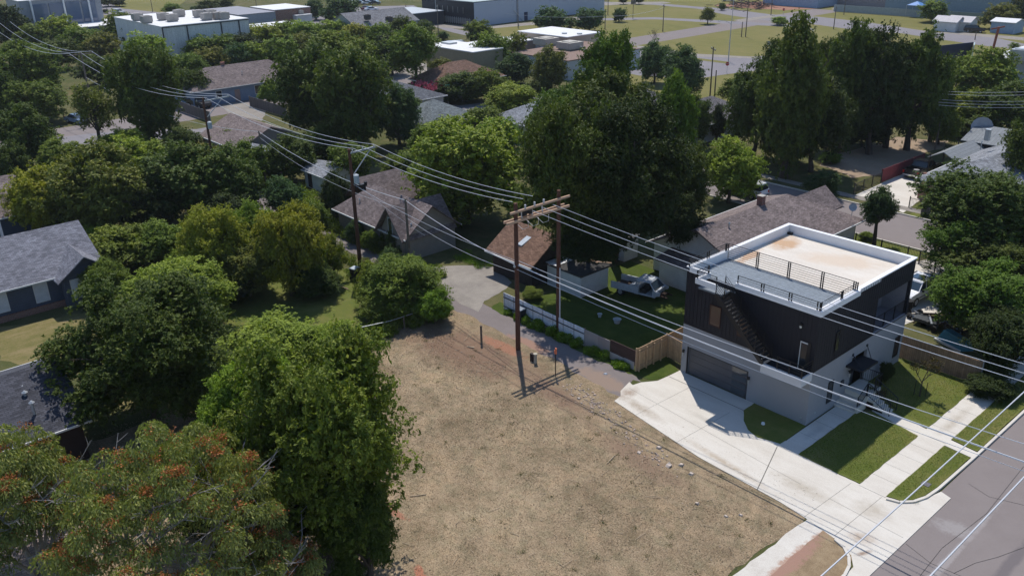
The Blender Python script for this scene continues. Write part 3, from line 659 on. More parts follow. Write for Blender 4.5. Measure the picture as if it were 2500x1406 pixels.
# cross-gabled house across the alley
h3, r3 = house('cross_gable_house', 'cream house with a steep brown cross-gable roof overgrown with vines, beside the alley', -76.2, -63.9, 42.9, 48.6, 2.75, 5.0, 'hg', 'x', TANW, BROWN, oh=.45)
mb = MB()
for q in roof_planes(-67.9, -64.0, 42.5, 48.2, 2.7, 5.05, 'gable', 'y', .4): slab(mb, q)
mb.build('gable_roof', BROWN, r3)
mb = MB()
for q in roof_planes(-79.0, -73.8, 46.0, 53.2, 2.8, 5.1, 'gh', 'y', .4): slab(mb, q)
mb.build('rear_roof', BROWN, r3)
mb = MB().box(-67.5, -64.3, 42.55, 48.2, 0, 2.7)
xm = -65.95; mb.hexa([(-67.5, 42.55, 2.7), (-64.4, 42.55, 2.7), (-64.4, 42.7, 2.7), (-67.5, 42.7, 2.7), (xm-.02, 42.55, 4.9), (xm+.02, 42.55, 4.9), (xm+.02, 42.7, 4.9), (xm-.02, 42.7, 4.9)])
mb.build('gable_wall', TANW, h3)
win_front('window', -66.3, -65.7, 2.4, 3.9, 42.55, TRIM, GLASS, h3)
MB().box(-78.6, -74.2, 46.4, 52.8, 0, 2.8).build('rear_wall', TANW, h3)
vent(r3, -73.4, 43.9, 3.2, 3.8); vent(r3, -64.2, 43.7, 3.1, 3.5)
# blue-grey house on the left
h4, r4 = house('blue_grey_house', 'blue-grey sided house with a grey shingle roof and white shuttered windows at the left edge', -86.5, -76.4, 2, 19.0, 3.1, 5.6, 'gable', 'y', BLUEW, GREY, oh=.5)
for y_ in (11.1, 14.2, 17.0): win_side('window', y_-.5, y_+.5, .9, 2.5, -76.4, TRIM, M('white_blind', (.55, .57, .6), .6), h4)
MB().box(-86.5, -76.3, 2, 19.0, 0, .55).build('brick_base', BRICKR, h4)
mb = MB()
for q in roof_planes(-80.5, -74.9, 15.6, 19.6, 3.0, 4.5, 'gable', 'x', .4): slab(mb, q)
mb.build('porch_roof', GREY, r4)
mb = MB().box(-76.3, -75.2, 15.8, 19.4, 0, 2.95); mb.hexa([(-75.3, 15.8, 2.95), (-75.2, 15.8, 2.95), (-75.2, 19.4, 2.95), (-75.3, 19.4, 2.95), (-75.3, 17.58, 4.35), (-75.2, 17.58, 4.35), (-75.2, 17.62, 4.35), (-75.3, 17.62, 4.35)])
mb.build('porch_wall', BLUEW, h4)
win_side('window', 16.3, 17.3, .9, 2.5, -75.2, TRIM, M('white_blind', (.55, .57, .6), .6), h4)
vent(r4, -83.2, 13.6, 5.1, 7.0, .12)
# dark-roofed house at lower left
h5, r5 = house('dark_roof_house', 'house with a near-black shingle roof and metal vents, lower left below the dry lawn', -60.5, -51.0, -6, 9.8, 3.0, 4.9, 'gable', 'y', M('dark_red_wall', (.03, .018, .016)), DGREY, oh=.5)
for (a_, b_) in ((55, 937), (58, 955), (63, 968), (80, 993)):
    q = W(a_, b_, 4.0); vent(r5, q.x, q.y, 3.7, 4.3, .09)
# tan roof below the berry tree
h6, r6 = house('tan_roof_house', 'house with a faded tan shingle roof glimpsed under the orange-berried tree', -45.5, -37.0, -12, 5.9, 2.9, 4.5, 'gable', 'y', TANW, PINKY, oh=.4)
h7, r7 = house('brown_gable_house', 'brown-roofed blue house at the left edge behind the grey roof', -108, -97.5, 2, 19.0, 3.0, 5.6, 'gable', 'y', BLUEW, BROWN, oh=.5)
h8, r8 = house('slate_blue_house', 'slate blue bungalow with a brown hip roof and white window frames beyond the cross street', -158.5, -148.6, 58, 80, 3.1, 5.8, 'hip', 'y', BLUE2, BROWN, wins=(('x1', 62.6, 1, 1.0, 1.3), ('x1', 70, .9, 1.2, 1.4), ('x1', 74.5, .9, 1.2, 1.4)), oh=.5, doors=(('x1', 66, 1.0, M('pinkish_door', (.3, .22, .2))),))
chimney(r8, -153.8, 66.3, 4.8, 6.2); vent(r8, -150.8, 68.4, 4.2)
h9, r9 = house('brown_roof_garage', 'grey wooden garage with a brown gable roof behind the second utility pole', -117.5, -106.0, 46.2, 55.5, 2.8, 4.9, 'gable', 'x', TANW, BROWN, oh=.4, cat='garage')
h9b, r9b = house('low_shed', 'low pinkish shed with a grey roof beside the brown-roofed garage', -105.3, -100.5, 45.2, 50.5, 2.4, 3.3, 'gable', 'x', M('pinkish_wall', (.22, .15, .13)), LGREY, oh=.35, cat='shed')
h10, r10 = house('white_shed', 'small white shed with a dark doorway among trees behind the vines', -93.2, -88.6, 48.4, 52.5, 2.2, 2.9, 'gable', 'x', WHITEW, LGREY, oh=.25, cat='shed', doors=(('y0', -91.9, .9, DARKWOOD),))
h11, r11 = house('green_roof_house', 'house with a grey-green hip roof half hidden by trees at the street bend', -108, -98.5, 71.5, 80, 3.0, 5.2, 'hip', 'y', PALEW, GREEN, oh=.5)
h12, r12 = house('grey_gable_house', 'dark grey roofed house showing behind the tall middle tree', -127, -114.5, 74.5, 86, 3.0, 5.3, 'hip', 'x', PALEW, shm('slate_shingle', (.13, .135, .15)), oh=.5)
h13, r13 = house('rust_roof_house', 'house with a red-brown hip roof beside crape myrtles and large shrubs', -131, -121.5, 91.5, 105, 3.0, 5.6, 'hip', 'y', TANW, RUST, oh=.5)
h14, r14 = house('blue_grey_roof_house', 'house with a pale blue-grey roof between the trees above the dark pecan', -96, -87.5, 81, 93, 3.0, 5.0, 'hip', 'y', PALEW, LGREY, oh=.5)
h15, r15 = house('grey_hip_house', 'low house with a grey-brown hip roof beside the conical evergreen', -80, -71.5, 96, 110, 2.9, 5.0, 'hip', 'y', PALEW, shm('dusk_shingle', (.15, .14, .145)), oh=.5)
h15b, r15b = house('grey_brown_house', 'grey-brown roof partly hidden by the dark central tree near the boulevard', -90, -82, 96, 107, 2.9, 5.2, 'hip', 'y', PALEW, shm('dusk_shingle', (.15, .14, .145)), oh=.5)
# house with metal-grey roofs on the right
h16, r16 = house('grey_hip_roof_house', 'brick bungalow with a big light grey hip roof and porch pillars at the right edge', -38.7, -26, 94.0, 112, 3.0, 5.9, 'hip', 'y', BRICKR, LGREY, oh=.6)
MB().box(-39.5, -38.85, 95.0, 95.65, 0, 1.5).box(-39.35, -39.0, 95.15, 95.5, 1.5, 2.9).build('porch_pillar', BRICKR, h16)
chimney(r16, -37.0, 105.0, 5.2, 6.4, .5, STEEL); vent(r16, -36.4, 102, 5.0, 5.7)
h16b = thing('metal_carport', 'carport with ribbed grey metal roofs behind the black pickup', 'carport', (-43, 109, 0))
mr = vboards('ribbed_metal_roof', (.20, .215, .225), .4, 0, .05, .6)
mb = MB()
for q in roof_planes(-42.0, -38.9, 102.6, 110.5, 2.9, 3.7, 'gable', 'y', .2): slab(mb, q, .08)
for q in roof_planes(-41.5, -36.0, 110.5, 118, 3.6, 4.8, 'gable', 'x', .3): slab(mb, q, .08)
mb.build('roof', mr, h16b)
mb = MB()
for x_, y_ in ((-42.0, 102.7), (-42.0, 106.5), (-42.0, 110.3), (-41.4, 117.8), (-36.2, 117.8)): mb.box(x_-.06, x_+.06, y_-.06, y_+.06, 0, 3.2)
mb.build('post', BLACKM, h16b)
MB().box(-41.2, -36.4, 113, 117.6, 0, 3.5).build('wall', M('carport_wall', (.08, .08, .085)), h16b)

# ================================================================== far commercial buildings (flat roofs)
ROOFW = M('white_roof_membrane', (.66, .65, .64), .7, .06, .3, fine=3)
def flat(name, label, x0, x1, y0, y1, z, wm, rm=ROOFW, par_=.0, cat='building', cap=None):
    b_ = thing(name, label, cat, ((x0+x1)/2, (y0+y1)/2, 0))
    MB().box(x0, x1, y0, y1, 0, z).build('wall', wm, b_)
    mb = MB().box(x0-.1, x1+.1, y0-.1, y1+.1, z, z+.18)
    rf = mb.build('roof', rm, b_)
    return b_, rf
def hvac(rf, x, y, z, s=1.6, h=1.3, mat=None):
    o = MB().box(x-s/2, x+s/2, y-s/2, y+s/2, z+.25, z+h).box(x-s*.42, x+s*.42, y-s*.42, y+s*.42, z, z+.25).box(x-s*.3, x+s*.3, y-s*.3, y+s*.3, z+h, z+h+.12).build('rooftop_unit', mat or M('hvac_beige', (.36, .33, .30), .6, .25, 1), rf)
    return o
PANEL = vboards('pale_ribbed_wall', (.62, .62, .61), .6, 2, .05, .8)
b, rf = flat('white_roof_warehouse', 'long pale warehouse with white flat roof dotted with rooftop units and two dock doors', -231, -200.8, 73.8, 94.5, 8.0, PANEL)
for a_, b_ in ((335, 42), (357, 48), (398, 41), (420, 44), (437, 33), (485, 34), (504, 41), (514, 33), (533, 39), (545, 39)):
    q = W(a_, b_, 9); hvac(rf, q.x, q.y, 8.18, 2.2, 1.6)
for y_ in (86.2, 89.1): MB().box(-200.8, -200.6, y_-1.2, y_+1.2, 0, 2.6).build('dock_door', TRIM, b); 
for y_ in (86.2, 89.1): MB().box(-200.75, -200.5, y_-1.45, y_-1.2, 0, 2.9).box(-200.75, -200.5, y_+1.2, y_+1.45, 0, 2.9).box(-200.75, -200.5, y_-1.45, y_+1.45, 2.6, 2.9).build('dock_frame', BLACKM, b)
mb = MB()
for y_ in (73.9, 79.5, 87.6, 92.0): mb.box(-200.8, -200.62, y_-.12, y_+.12, 0, 7.9)
mb.box(-200.8, -200.65, 73.8, 94.5, 7.8, 8.0); mb.build('downpipe', M('dark_downpipe', (.05, .05, .055)), b)
b, rf = flat('glass_office', 'blue-windowed office block with white fins at the top left corner', -275, -262, 60.5, 81, 11, M('office_grey', (.30, .31, .34), .6))
for k in range(4): MB().box(-262, -261.8, 63.5+k*4.1, 67.1+k*4.1, 2.0, 10).build('window', glass('office_glass', (.10, .14, .22)), b)
for y_ in (63.2, 71.2, 77.6): MB().box(-261.9, -261.2, y_-.2, y_+.2, 1.2, 11).build('fin', WHITE, b)
b, rf = flat('flat_white_shop', 'low blue-grey shop with a white flat roof in front of the glass office', -268, -251, 66.5, 83, 4.2, M('blue_grey_block', (.12, .15, .22), .7))
b, rf = flat('black_front_hall', 'large hall with a black two-storey glazed front and a long white side wall', -224, -199.1, 162, 178, 6.6, M('black_front', (.018, .02, .028), .5), M('pale_green_roof', (.34, .40, .40), .6))
MB().box(-199.1, -198.9, 162.0, 178, 0, 6.5).build('side_wall', M('pale_block_wall', (.40, .44, .52), .7, .05, .2), b)
MB().box(-223, -200.5, 161.75, 162, .5, 2.0).build('storefront_window', glass('storefront', (.18, .18, .17)), b)
mb = MB()
for k in range(18): mb.box(-218+k*1.0, -217.9+k*1.0, 161.65, 161.8, .3, 2.2)
mb.build('storefront_frame', M('frame_grey', (.3, .3, .3)), b)
mb = MB()
for k in range(6): mb.box(-216+k*2.4, -215.8+k*2.4, 161.8, 161.98, 3.3, 5.0)
mb.build('upper_window', glass('storefront'), b)
b, rf = flat('long_white_hall', 'very long white block hall beside the boulevard, behind the utility poles', -224, -198.8, 178.2, 216, 6.8, M('pale_block_wall', (.40, .44, .52), .7, .05, .2))
MB().box(-198.8, -198.6, 181, 182.2, 0, 2.4).build('door', M('navy_door', (.03, .04, .08)), b)
mb = MB().bar((-198.4, 176.5, 3.4), (-198.4, 180.2, .2), .25, .12); mb.build('outside_ramp', TRIM, b)
b, rf = flat('glass_pavilion', 'low dark glazed pavilion with pale canopies left of the black-fronted hall', -228, -212, 148, 161, 3.6, M('pavilion_dark', (.05, .055, .065), .4), M('pavilion_canopy', (.42, .45, .48)))
b, rf = flat('tan_workshop', 'tan block workshop with a white roof beyond the red-brown house', -150, -134.5, 108.8, 116.5, 5.0, M('tan_block', (.26, .225, .15), .85), ROOFW)
MB().box(-149, -146, 112, 114, 5.18, 5.5).build('roof_hatch', STEEL, rf)
b, rf = flat('tan_flat_office', 'tan flat-roofed office with a band of pale windows beside the boulevard', -152, -136.2, 136.4, 147, 4.9, M('peach_block', (.43, .33, .25), .85, .06), ROOFW)
for k in range(4): MB().box(-150.4+k*2.9, -147.8+k*2.9, 136.2, 136.4, 1.6, 3.2).build('window', M('pale_blind', (.42, .45, .46), .4), b)
for a_, b_ in ((1378, 83), (1415, 84)):
    q = W(a_, b_, 5.1); MB().tube([(q.x, q.y, 5.1), (q.x, q.y, 5.35)], .6, 12).build('roof_fan', STEEL, rf)
b, rf = flat('low_gravel_roof_building', 'low building with a brown gravel roof and metal wall in front of the tan office', -135.8, -119.5, 120, 141, 3.6, M('ribbed_blue_white', (.40, .44, .49), .6, .04), M('gravel_roof', (.22, .15, .12), .95, .25))
for a_, b_, s_ in ((1391, 118, 4), (1333, 108, 4)):
    q = W(a_, b_, 4); hvac(rf, q.x, q.y, 3.8, s_, 1.5, M('unit_beige', (.40, .37, .32)))
for a_, b_ in ((1418, 120), (1426, 121)):
    q = W(a_, b_, 4); MB().tube([(q.x, q.y, 3.7), (q.x, q.y, 4.5)], .2, 8).build('roof_vent', STEEL, rf)
b, rf = flat('white_roof_annex', 'low annex with a bright white roof left of the tan office', -154, -146, 121, 138, 3.6, M('annex_tan', (.25, .2, .16)), ROOFW)
h_, r_ = house('grey_roof_hall', 'pale hall with a wide low grey gable roof behind the canopy of trees', -203, -190.5, 117.5, 136, 5.0, 7.6, 'gable', 'y', PALEW, shm('hall_grey_shingle', (.19, .19, .20)), oh=.4)
for a_, b_ in ((897, 44), (950, 49)):
    q = W(a_, b_, 6.5); hvac(r_, q.x, q.y, 6.0, 1.3, 1.2, M('dark_unit', (.08, .07, .065)))
b, rf = flat('grey_warehouse', 'plain grey warehouse behind the pale warehouse roof', -270, -245, 112.5, 124, 4.2, M('plain_grey_wall', (.26, .29, .34), .7), M('grey_flat_roof', (.25, .25, .28)))
b, rf = flat('brick_store', 'red brick store with a white roof edge on the far street', -262, -246.5, 124.5, 136.5, 4.5, BRICKR, ROOFW)
b, rf = flat('far_white_shed_row', 'row of small pale sheds in the far storage yard', -236, -224, 98, 122, 2.4, TRIM, ROOFW)
for k, (a_, b_) in enumerate(((625, 60), (660, 50), (600, 56), (728, 54), (760, 46), (690, 58), (745, 60))):
    q = W(a_, b_); b, rf = flat('storage_shed', ['small pale shed in the far storage yard, second row', 'white portable shed at the middle of the storage yard', 'pale trailer beside the warehouse corner', 'cream shed at the near edge of the storage yard', 'white shed in front of the brick store', 'long pale trailer in the storage yard', 'white hut nearest the canopy of trees in the storage yard'][k], q.x-4, q.x, q.y-2.6, q.y+2.6, 2.6, TRIM, ROOFW, cat='shed'); b['group'] = 'sheds in the far storage yard'
    hvac(rf, q.x-2, q.y, 2.7, 1.4, 1.2)
b, rf = flat('teal_warehouse', 'big blue-grey metal warehouse at the top right', -128, -92, 262, 285, 6.5, M('teal_metal', (.20, .26, .30), .6), M('pale_blue_roof', (.42, .48, .52), .5))
b, rf = flat('far_blue_shop', 'long low pale blue building on the far side of the red dirt lot', -170, -150, 262, 300, 4.0, M('pale_blue_wall', (.28, .36, .46)), ROOFW)
b, rf = flat('far_brick_block', 'grey block building behind the far walled yard', -156, -133, 274, 296, 5.5, M('grey_brick', (.24, .22, .22)), M('grey_flat_roof2', (.25, .25, .26)))
MB().box(-133, -132.8, 280, 285, .5, 5.3).build('loading_door', M('pale_green_door', (.4, .48, .46)), b)
for k, (a_, lab) in enumerate(((2345, 'small white shop with red eaves and a porch across the boulevard'), (2378, 'small white shop with a slanted roof beside the porch shop'))):
    q = W(a_, 78); hh_, rr_2 = house('roadside_shop', lab, q.x-6, q.x-.5, q.y-2.2, q.y+2.4, 2.6, 3.6, 'gable', 'x', WHITEW, M('pale_metal_roof', (.5, .47, .47)), oh=.4, cat='shop')
q = W(2490, 82); house('roadside_shop', 'pale blue shed-like shop at the far right edge across the boulevard', q.x-6, q.x-.5, q.y-3, q.y+3, 2.8, 3.4, 'gable', 'x', M('pale_blue_wall', (.28, .36, .46)), ROOFW, oh=.3, cat='shop')
b, rf = flat('white_roof_store', 'store with a large white flat roof at the right edge above the trees', -61.5, -48, 168, 195, 4.8, M('grey_blue_wall', (.3, .33, .36)), ROOFW)
q = W(2489, 143, 5.2); hvac(rf, q.x, q.y, 4.95, 2.6, 1.8, STEEL)

# ------------------------------------------------------------------ far ground: fields, boulevard, lanes (placed from the survey)
def psheet(name, pp, z, mat, jit=0, step=3, seed=1, kind='structure'): return sheet(name, px(*pp), z, mat, jit, step, seed=seed, kind=kind)
psheet('mown_field', [(1170, 74), (1300, 60), (1440, 48), (1500, -8), (1650, -10), (2300, -12), (2700, 0), (2700, 330), (2330, 240), (2300, 160), (2000, 250), (1600, 300), (1250, 130)], .004, FIELD)
psheet('mown_field', [(180, 70), (290, -10), (470, -12), (400, 45), (240, 70)], .004, FIELD)
FA = ASPH_FAR = ground_mat('far_asphalt', [(.3, (.19, .175, .185)), (.7, (.26, .245, .25))], .05, .3, 8, .3, .1, .01)
psheet('boulevard_road', [(1040, 60), (1100, 69), (1170, 84), (1330, 100), (1480, 112), (1560, 117), (1700, 139), (1800, 141), (1880, 136), (2000, 150), (2200, 175), (2310, 190), (2330, 240), (2000, 190), (1860, 172), (1790, 180), (1700, 192), (1560, 185), (1330, 150), (1190, 98), (1090, 76)], .010, FA, .3)
psheet('boulevard_road', [(2295, 78), (2350, 82), (2440, 95), (2500, 108), (2600, 125), (2600, 150), (2480, 122), (2400, 112), (2300, 98)], .010, FA, .3)
psheet('boulevard_road', [(1440, 5), (1600, 8), (1700, 17), (1780, 22), (1880, 36), (2000, 42), (2110, 54), (2230, 72), (2300, 82), (2300, 96), (2200, 82), (2110, 76), (2000, 62), (1880, 52), (1780, 38), (1700, 22), (1600, 13), (1440, 9)], .010, FA, .3)
psheet('field_lane', [(1420, 46), (1600, 43), (1760, 51), (1920, 60), (1990, 72), (1985, 76), (1915, 66), (1760, 58), (1600, 48), (1420, 52)], .008, FA, .2)
psheet('field_lane', [(1790, 50), (1880, 38), (1895, 42), (1810, 54)], .012, CONC_OLD, .1)
psheet('field_lane', [(1440, 12), (1500, 6), (1620, 5), (1640, 8), (1480, 14)], .012, CONC_OLD, .1)
psheet('median_grass', [(1698, 142), (1780, 152), (1772, 156), (1698, 147)], .02, FIELD, .1)
psheet('hall_forecourt', [(1040, 56), (1160, 66), (1340, 52), (1440, 38), (1440, 46), (1300, 62), (1160, 74), (1050, 66)], .014, CONC_OLD, .2)
psheet('boulevard_sidewalk', [(1555, 112), (1700, 132), (1860, 140), (1860, 144), (1700, 139), (1555, 117)], .02, CONC_OLD, .25, 1)
psheet('far_street', [(780, 28), (860, 18), (1010, 14), (1100, 60), (1010, 40), (900, 36), (850, 60), (800, 50)], .008, FA)
psheet('far_street', [(170, -5), (230, -5), (300, 22), (420, 34), (400, 42), (280, 42), (215, 30)], .009, FA)
psheet('storage_yard_ground', [(560, 30), (830, 25), (830, 62), (560, 66)], .009, FA)
psheet('red_dirt_lot', [(1740, 14), (1860, 4), (2000, 9), (2040, 15), (2000, 22), (1920, 26), (1840, 22)], .014, REDDIRT, .6, 2)
psheet('far_yard_ground', [(2030, 24), (2260, 38), (2300, 20), (2050, 6)], .010, CONC_OLD)
psheet('roadside_forecourt', [(2300, 76), (2500, 92), (2500, 100), (2300, 82)], .016, CONC_OLD, .3)
psheet('bend_street', [(1040, 246), (1120, 258), (1205, 248), (1330, 235), (1330, 250), (1205, 264), (1150, 276), (1100, 280), (1000, 275)], .010, FA, .15, 1)
psheet('parking_lot', [(950, 160), (1040, 155), (1090, 190), (1030, 200), (960, 190)], .010, CONC_OLD, .3)
psheet('cross_street', [(90, 342), (300, 318), (480, 316), (600, 290), (610, 298), (500, 332), (300, 348), (100, 366)], .010, FA, .15, 1)
psheet('blue_house_drive', [(530, 252), (600, 250), (650, 270), (640, 296), (560, 280)], .012, CONC_OLD, .1, 1)
psheet('dirt_lot', [(2020, 385), (2190, 335), (2320, 345), (2180, 425), (2080, 436), (2000, 405)], .012, DIRT, .5, 1.5)
psheet('bungalow_drive', [(2085, 478), (2148, 450), (2250, 400), (2330, 440), (2260, 480), (2205, 520), (2160, 500)], .012, CONC, .05, 1)
sheet('street_sidewalk', rect(-60, -14, 90.0, 91.3), .018, CONC_OLD)
sheet('bungalow_lawn', rect(-38.5, -15, 91.4, 96.0), .02, LAWN)
sheet('street_verge', rect(-37.5, -14, 88.5, 89.9), .02, LAWN)
psheet('side_drive', [(2225, 640), (2330, 625), (2480, 690), (2480, 760), (2360, 770), (2280, 765), (2190, 800), (2200, 700)], .010, CONC, .05, 1)
sheet('house_verge', rect(-48, -31, 76.7, 79.5), .02, LAWN)
kerb([(-60, 79.55), (-14.4, 79.55)]); kerb([(-60, 88.45), (-14.4, 88.45)])

# ================================================================== fences
WSHEET = vboards('white_sheet_fence', (.66, .69, .74), 1.15, 0, .05, .5); BEIGEP = M('beige_panel', (.36, .32, .30), .8, .1)
def fence_run(name, label, a, b, h, mat, t=.05, post=2.4, pm=None, panel='board', z0=.05, seed=0, cat='fence', ph=None, hj=0):
    a, b = Vector((*a, 0)), Vector((*b, 0)); L = (b-a).length; m = (a+b)/2; rr_ = random.Random(seed)
    f = thing(name, label, cat, (m.x, m.y, 0)); n = max(1, round(L/post)); d = (b-a).normalized()
    nrm = Vector((-d.y, d.x, 0))
    mb = MB()
    for k in range(n):
        p, q = a+(b-a)*(k/n), a+(b-a)*((k+1)/n); hh = h+rr_.uniform(-hj, hj)
        if panel == 'board': mb.bar((p.x, p.y, z0+hh/2), (q.x, q.y, z0+hh/2), t, hh)
    if panel == 'board': mb.build('panel', mat, f)
    pm_ = MB()
    for k in range(n+1):
        p = a+(b-a)*(k/n)+nrm*(.06 if panel == 'board' else 0); pm_ = MB().box(p.x-.045, p.x+.045, p.y-.045, p.y+.045, 0, (ph or h+.08)); pm_.build('post', pm or STEEL, f)
    if panel == 'iron':
        mb = MB(); N_ = int(L/.14)
        for k in range(N_+1):
            p = a+(b-a)*(k/N_); mb.box(p.x-.011, p.x+.011, p.y-.011, p.y+.011, .08, h)
        for z in (.15, h-.12): mb.bar((a.x, a.y, z), (b.x, b.y, z), .035)
        mb.build('pickets', mat, f)
    return f
mixf = fence_run('sheet_fence', 'patchwork back-yard fence of white metal sheets on dark rails along the alley', (-49.55, 42.4), (-40.3, 42.4), 1.45, WSHEET, .04, 2.3, M('rusty_post', (.16, .11, .09)), hj=.04)
MB().bar((-49.5, 42.33, 1.15), (-40.3, 42.33, 1.1), .05).bar((-49.5, 42.33, .35), (-40.3, 42.33, .3), .05).build('rail', BLACKM, mixf)
MB().bar((-40.25, 42.4, .75), (-38.9, 42.4, .75), .04, 1.4).build('plywood_panel', BEIGEP, mixf)
MB().bar((-38.88, 42.38, .75), (-37.7, 42.38, .75), .04, 1.4).build('beige_panel', M('beige_panel2', (.30, .26, .25), .8, .1), mixf)
MB().bar((-37.65, 42.4, .95), (-35.2, 42.4, .95), .05, 1.2).build('brown_panel', M('dark_brown_panel', (.07, .042, .036), .85, .25), mixf)
MB().bar((-37.65, 42.36, .3), (-36.3, 42.36, .3), .05, .55).bar((-36.25, 42.34, .32), (-35.3, 42.34, .32), .05, .6).build('low_board', M('patch_board', (.42, .38, .36), .8, .2), mixf)
PINE = vboards('new_pine_boards', (.46, .30, .17), .14, 2, .16, .45)
pf = fence_run('pine_fence', 'new honey-coloured pine privacy fence with a gate panel against the black house', (-35.0, 42.25), (-35.0, 45.6), 1.8, PINE, .05, 1.6, M('pine_post', (.45, .30, .18)))
MB().bar((-34.95, 45.6, .95), (-32.95, 45.25, .95), .05, 1.75).build('gate_panel', PINE, pf)
MB().bar((-35.0, 45.65, .95), (-35.0, 57, .95), .05, 1.75).build('side_panel', PINE, pf)
for k in range(5): MB().box(-34.93, -34.83, 42.35+k*.8, 42.42+k*.8, 0, 1.75).build('post', M('pine_post', (.45, .30, .18)), pf)
MB().bar((-34.93, 42.3, .4), (-34.93, 45.5, .4), .05, .08).bar((-34.93, 42.3, 1.5), (-34.93, 45.5, 1.5), .05, .08).build('rail', M('pine_post', (.45, .30, .18)), pf)
OLDP = vboards('brown_cedar_boards', (.27, .17, .105), .14, 0, .14, .45)
fence_run('cedar_fence', 'weathered brown board fence closing the side lawn below the junk pile', (-23.3, 57.7), (-17.7, 57.7), 1.75, OLDP, .05, 2.8, STEEL)
for nm, lb, a, b, h in (('iron_fence', 'black iron picket fence behind the brown-roofed house, below the street tree', (-36.9, 76.5), (-24, 76.5), 1.2),
                        ('iron_fence', 'black iron fence between the dirt lot and the bungalow driveway', (-45.1, 91.4), (-45.1, 97.7), 1.3),
                        ('iron_fence', 'short black iron fence with brick post in front of the bungalow lawn', (-38.6, 91.2), (-20, 91.0), 1.2),
                        ('iron_fence', 'black iron gate fence across the side driveway beyond the white pickup', (-30.5, 76.2), (-24, 70.9), 1.2)):
    fence_run(nm, lb, a, b, h, BLACKM, panel='iron', pm=BLACKM, cat='fence')
REDF = vboards('red_painted_boards', (.19, .035, .04), .15, 1, .1, .5)
fence_run('red_fence', 'dark red board fence beside the black pickup', (-45.1, 97.8), (-44.9, 108.2), 1.6, REDF, .06, 2.6, M('red_post', (.14, .03, .03)))
GRF = vboards('grey_old_boards', (.10, .085, .08), .15, 2, .2, .5)
fence_run('board_fence', 'long dark board fence behind the grey hip-roofed houses by the boulevard', (-92, 112), (-66, 112), 1.6, GRF, .05, 3)
fence_run('board_fence', 'dark board fence in front of the slate blue house lawn', (-143.1, 65.5), (-130, 65.5), 1.7, GRF, .05, 3)
fence_run('board_fence', 'dark board fence left of the second utility pole', (-150, 55.2), (-136, 55.2), 1.7, GRF, .05, 3)
a_, b_ = W(2035, 29), W(2262, 45); fence_run('grey_yard_wall', 'long pale grey ribbed wall around the far yard, top right', (a_.x, a_.y), (b_.x, b_.y), 2.0, M('grey_yard_wall', (.30, .33, .33), .7), .1, 5)
a_, b_ = W(2266, 45), W(2400, 52); fence_run('grey_yard_wall', 'green-grey sheet wall under the blue-grey warehouse', (a_.x, a_.y), (b_.x, b_.y), 2.0, M('green_grey_wall', (.20, .25, .24), .7), .1, 5)
f = thing('wire_fence', 'sagging wire fence strand on posts at the brushy lot corner', 'fence', (-52.2, 34.3, 0))
MB().tube([(-52.7, 30.6, 1.25), (-52.3, 33, 1.12), (-51.7, 37.6, 1.3)], .022, 6).build('top_rail', STEEL, f)
for x_, y_, h_ in ((-52.7, 30.6, 1.4), (-51.6, 37.5, 1.65), (-52.2, 34.2, 1.1)): MB().tube([(x_, y_, 0), (x_, y_, h_)], .05, 6).build('post', POLEG, f)

# ================================================================== poles, lamps, signs
INS = M('white_insulator', (.55, .55, .55), .3)
tp = thing('twin_pole_frame', 'H-shaped pair of rust-brown utility poles joined by pale wooden crossarms beside the vacant lot', 'utility pole', (-43.3, 40.4, 0))
HP = [(-43.4, 38.45), (-43.2, 42.5)]; HT = [11.55, 11.65]
for (x_, y_), t_ in zip(HP, HT): MB().tube([(x_, y_, -.1), (x_, y_, t_*.5), (x_, y_, t_)], [.19, .165, .14], 12).build('pole', POLEW, tp)
MB().bar((-43.12, 37.7, 11.0), (-43.02, 43.45, 11.05), .12, .16).build('crossarm', ARMW, tp)
MB().bar((-43.20, 37.4, 10.28), (-42.96, 43.35, 10.33), .11, .18).build('crossarm', ARMW, tp)
MB().bar((-43.60, 37.5, 10.28), (-43.42, 43.3, 10.33), .11, .18).build('crossarm', ARMW, tp)
MB().tube([(-43.0, 42.45, 0), (-43.0, 42.45, 5.6)], .05, 8).build('conduit', M('white_conduit', (.6, .6, .6)), tp)
WIREM = M('aluminium_wire', (.62, .62, .63), .35, .05, metal=.2)
for y_, z_ in ((39.05, 11.45), (39.95, 11.45), (40.85, 11.45)):
    MB().tube([(-43.05, y_, 11.1), (-43.05, y_, 11.38)], .07, 8).build('insulator', INS, tp)
for y_ in (38.9, 39.9, 40.9):
    MB().tube([(-43.6, y_, 10.3), (-43.9, y_, 9.85), (-43.3, y_+.1, 9.5), (-42.7, y_+.1, 9.8), (-42.6, y_, 10.3)], .018, 5).build('jumper_wire', WIREM, tp)
    MB().tube([(-43.3, y_, 10.95), (-43.25, y_, 10.4)], .05, 6).build('insulator', INS, tp)
MB().box(-43.55, -43.2, 38.9, 39.35, 10.5, 10.95).box(-43.5, -43.2, 39.6, 39.85, 10.5, 10.85).build('switch_box', BLACKM, tp)
MB().tube([(-43.45, 38.25, 6.8), (-43.45, 38.65, 6.8)], .11, 8).build('wire_clamp', INS, tp)
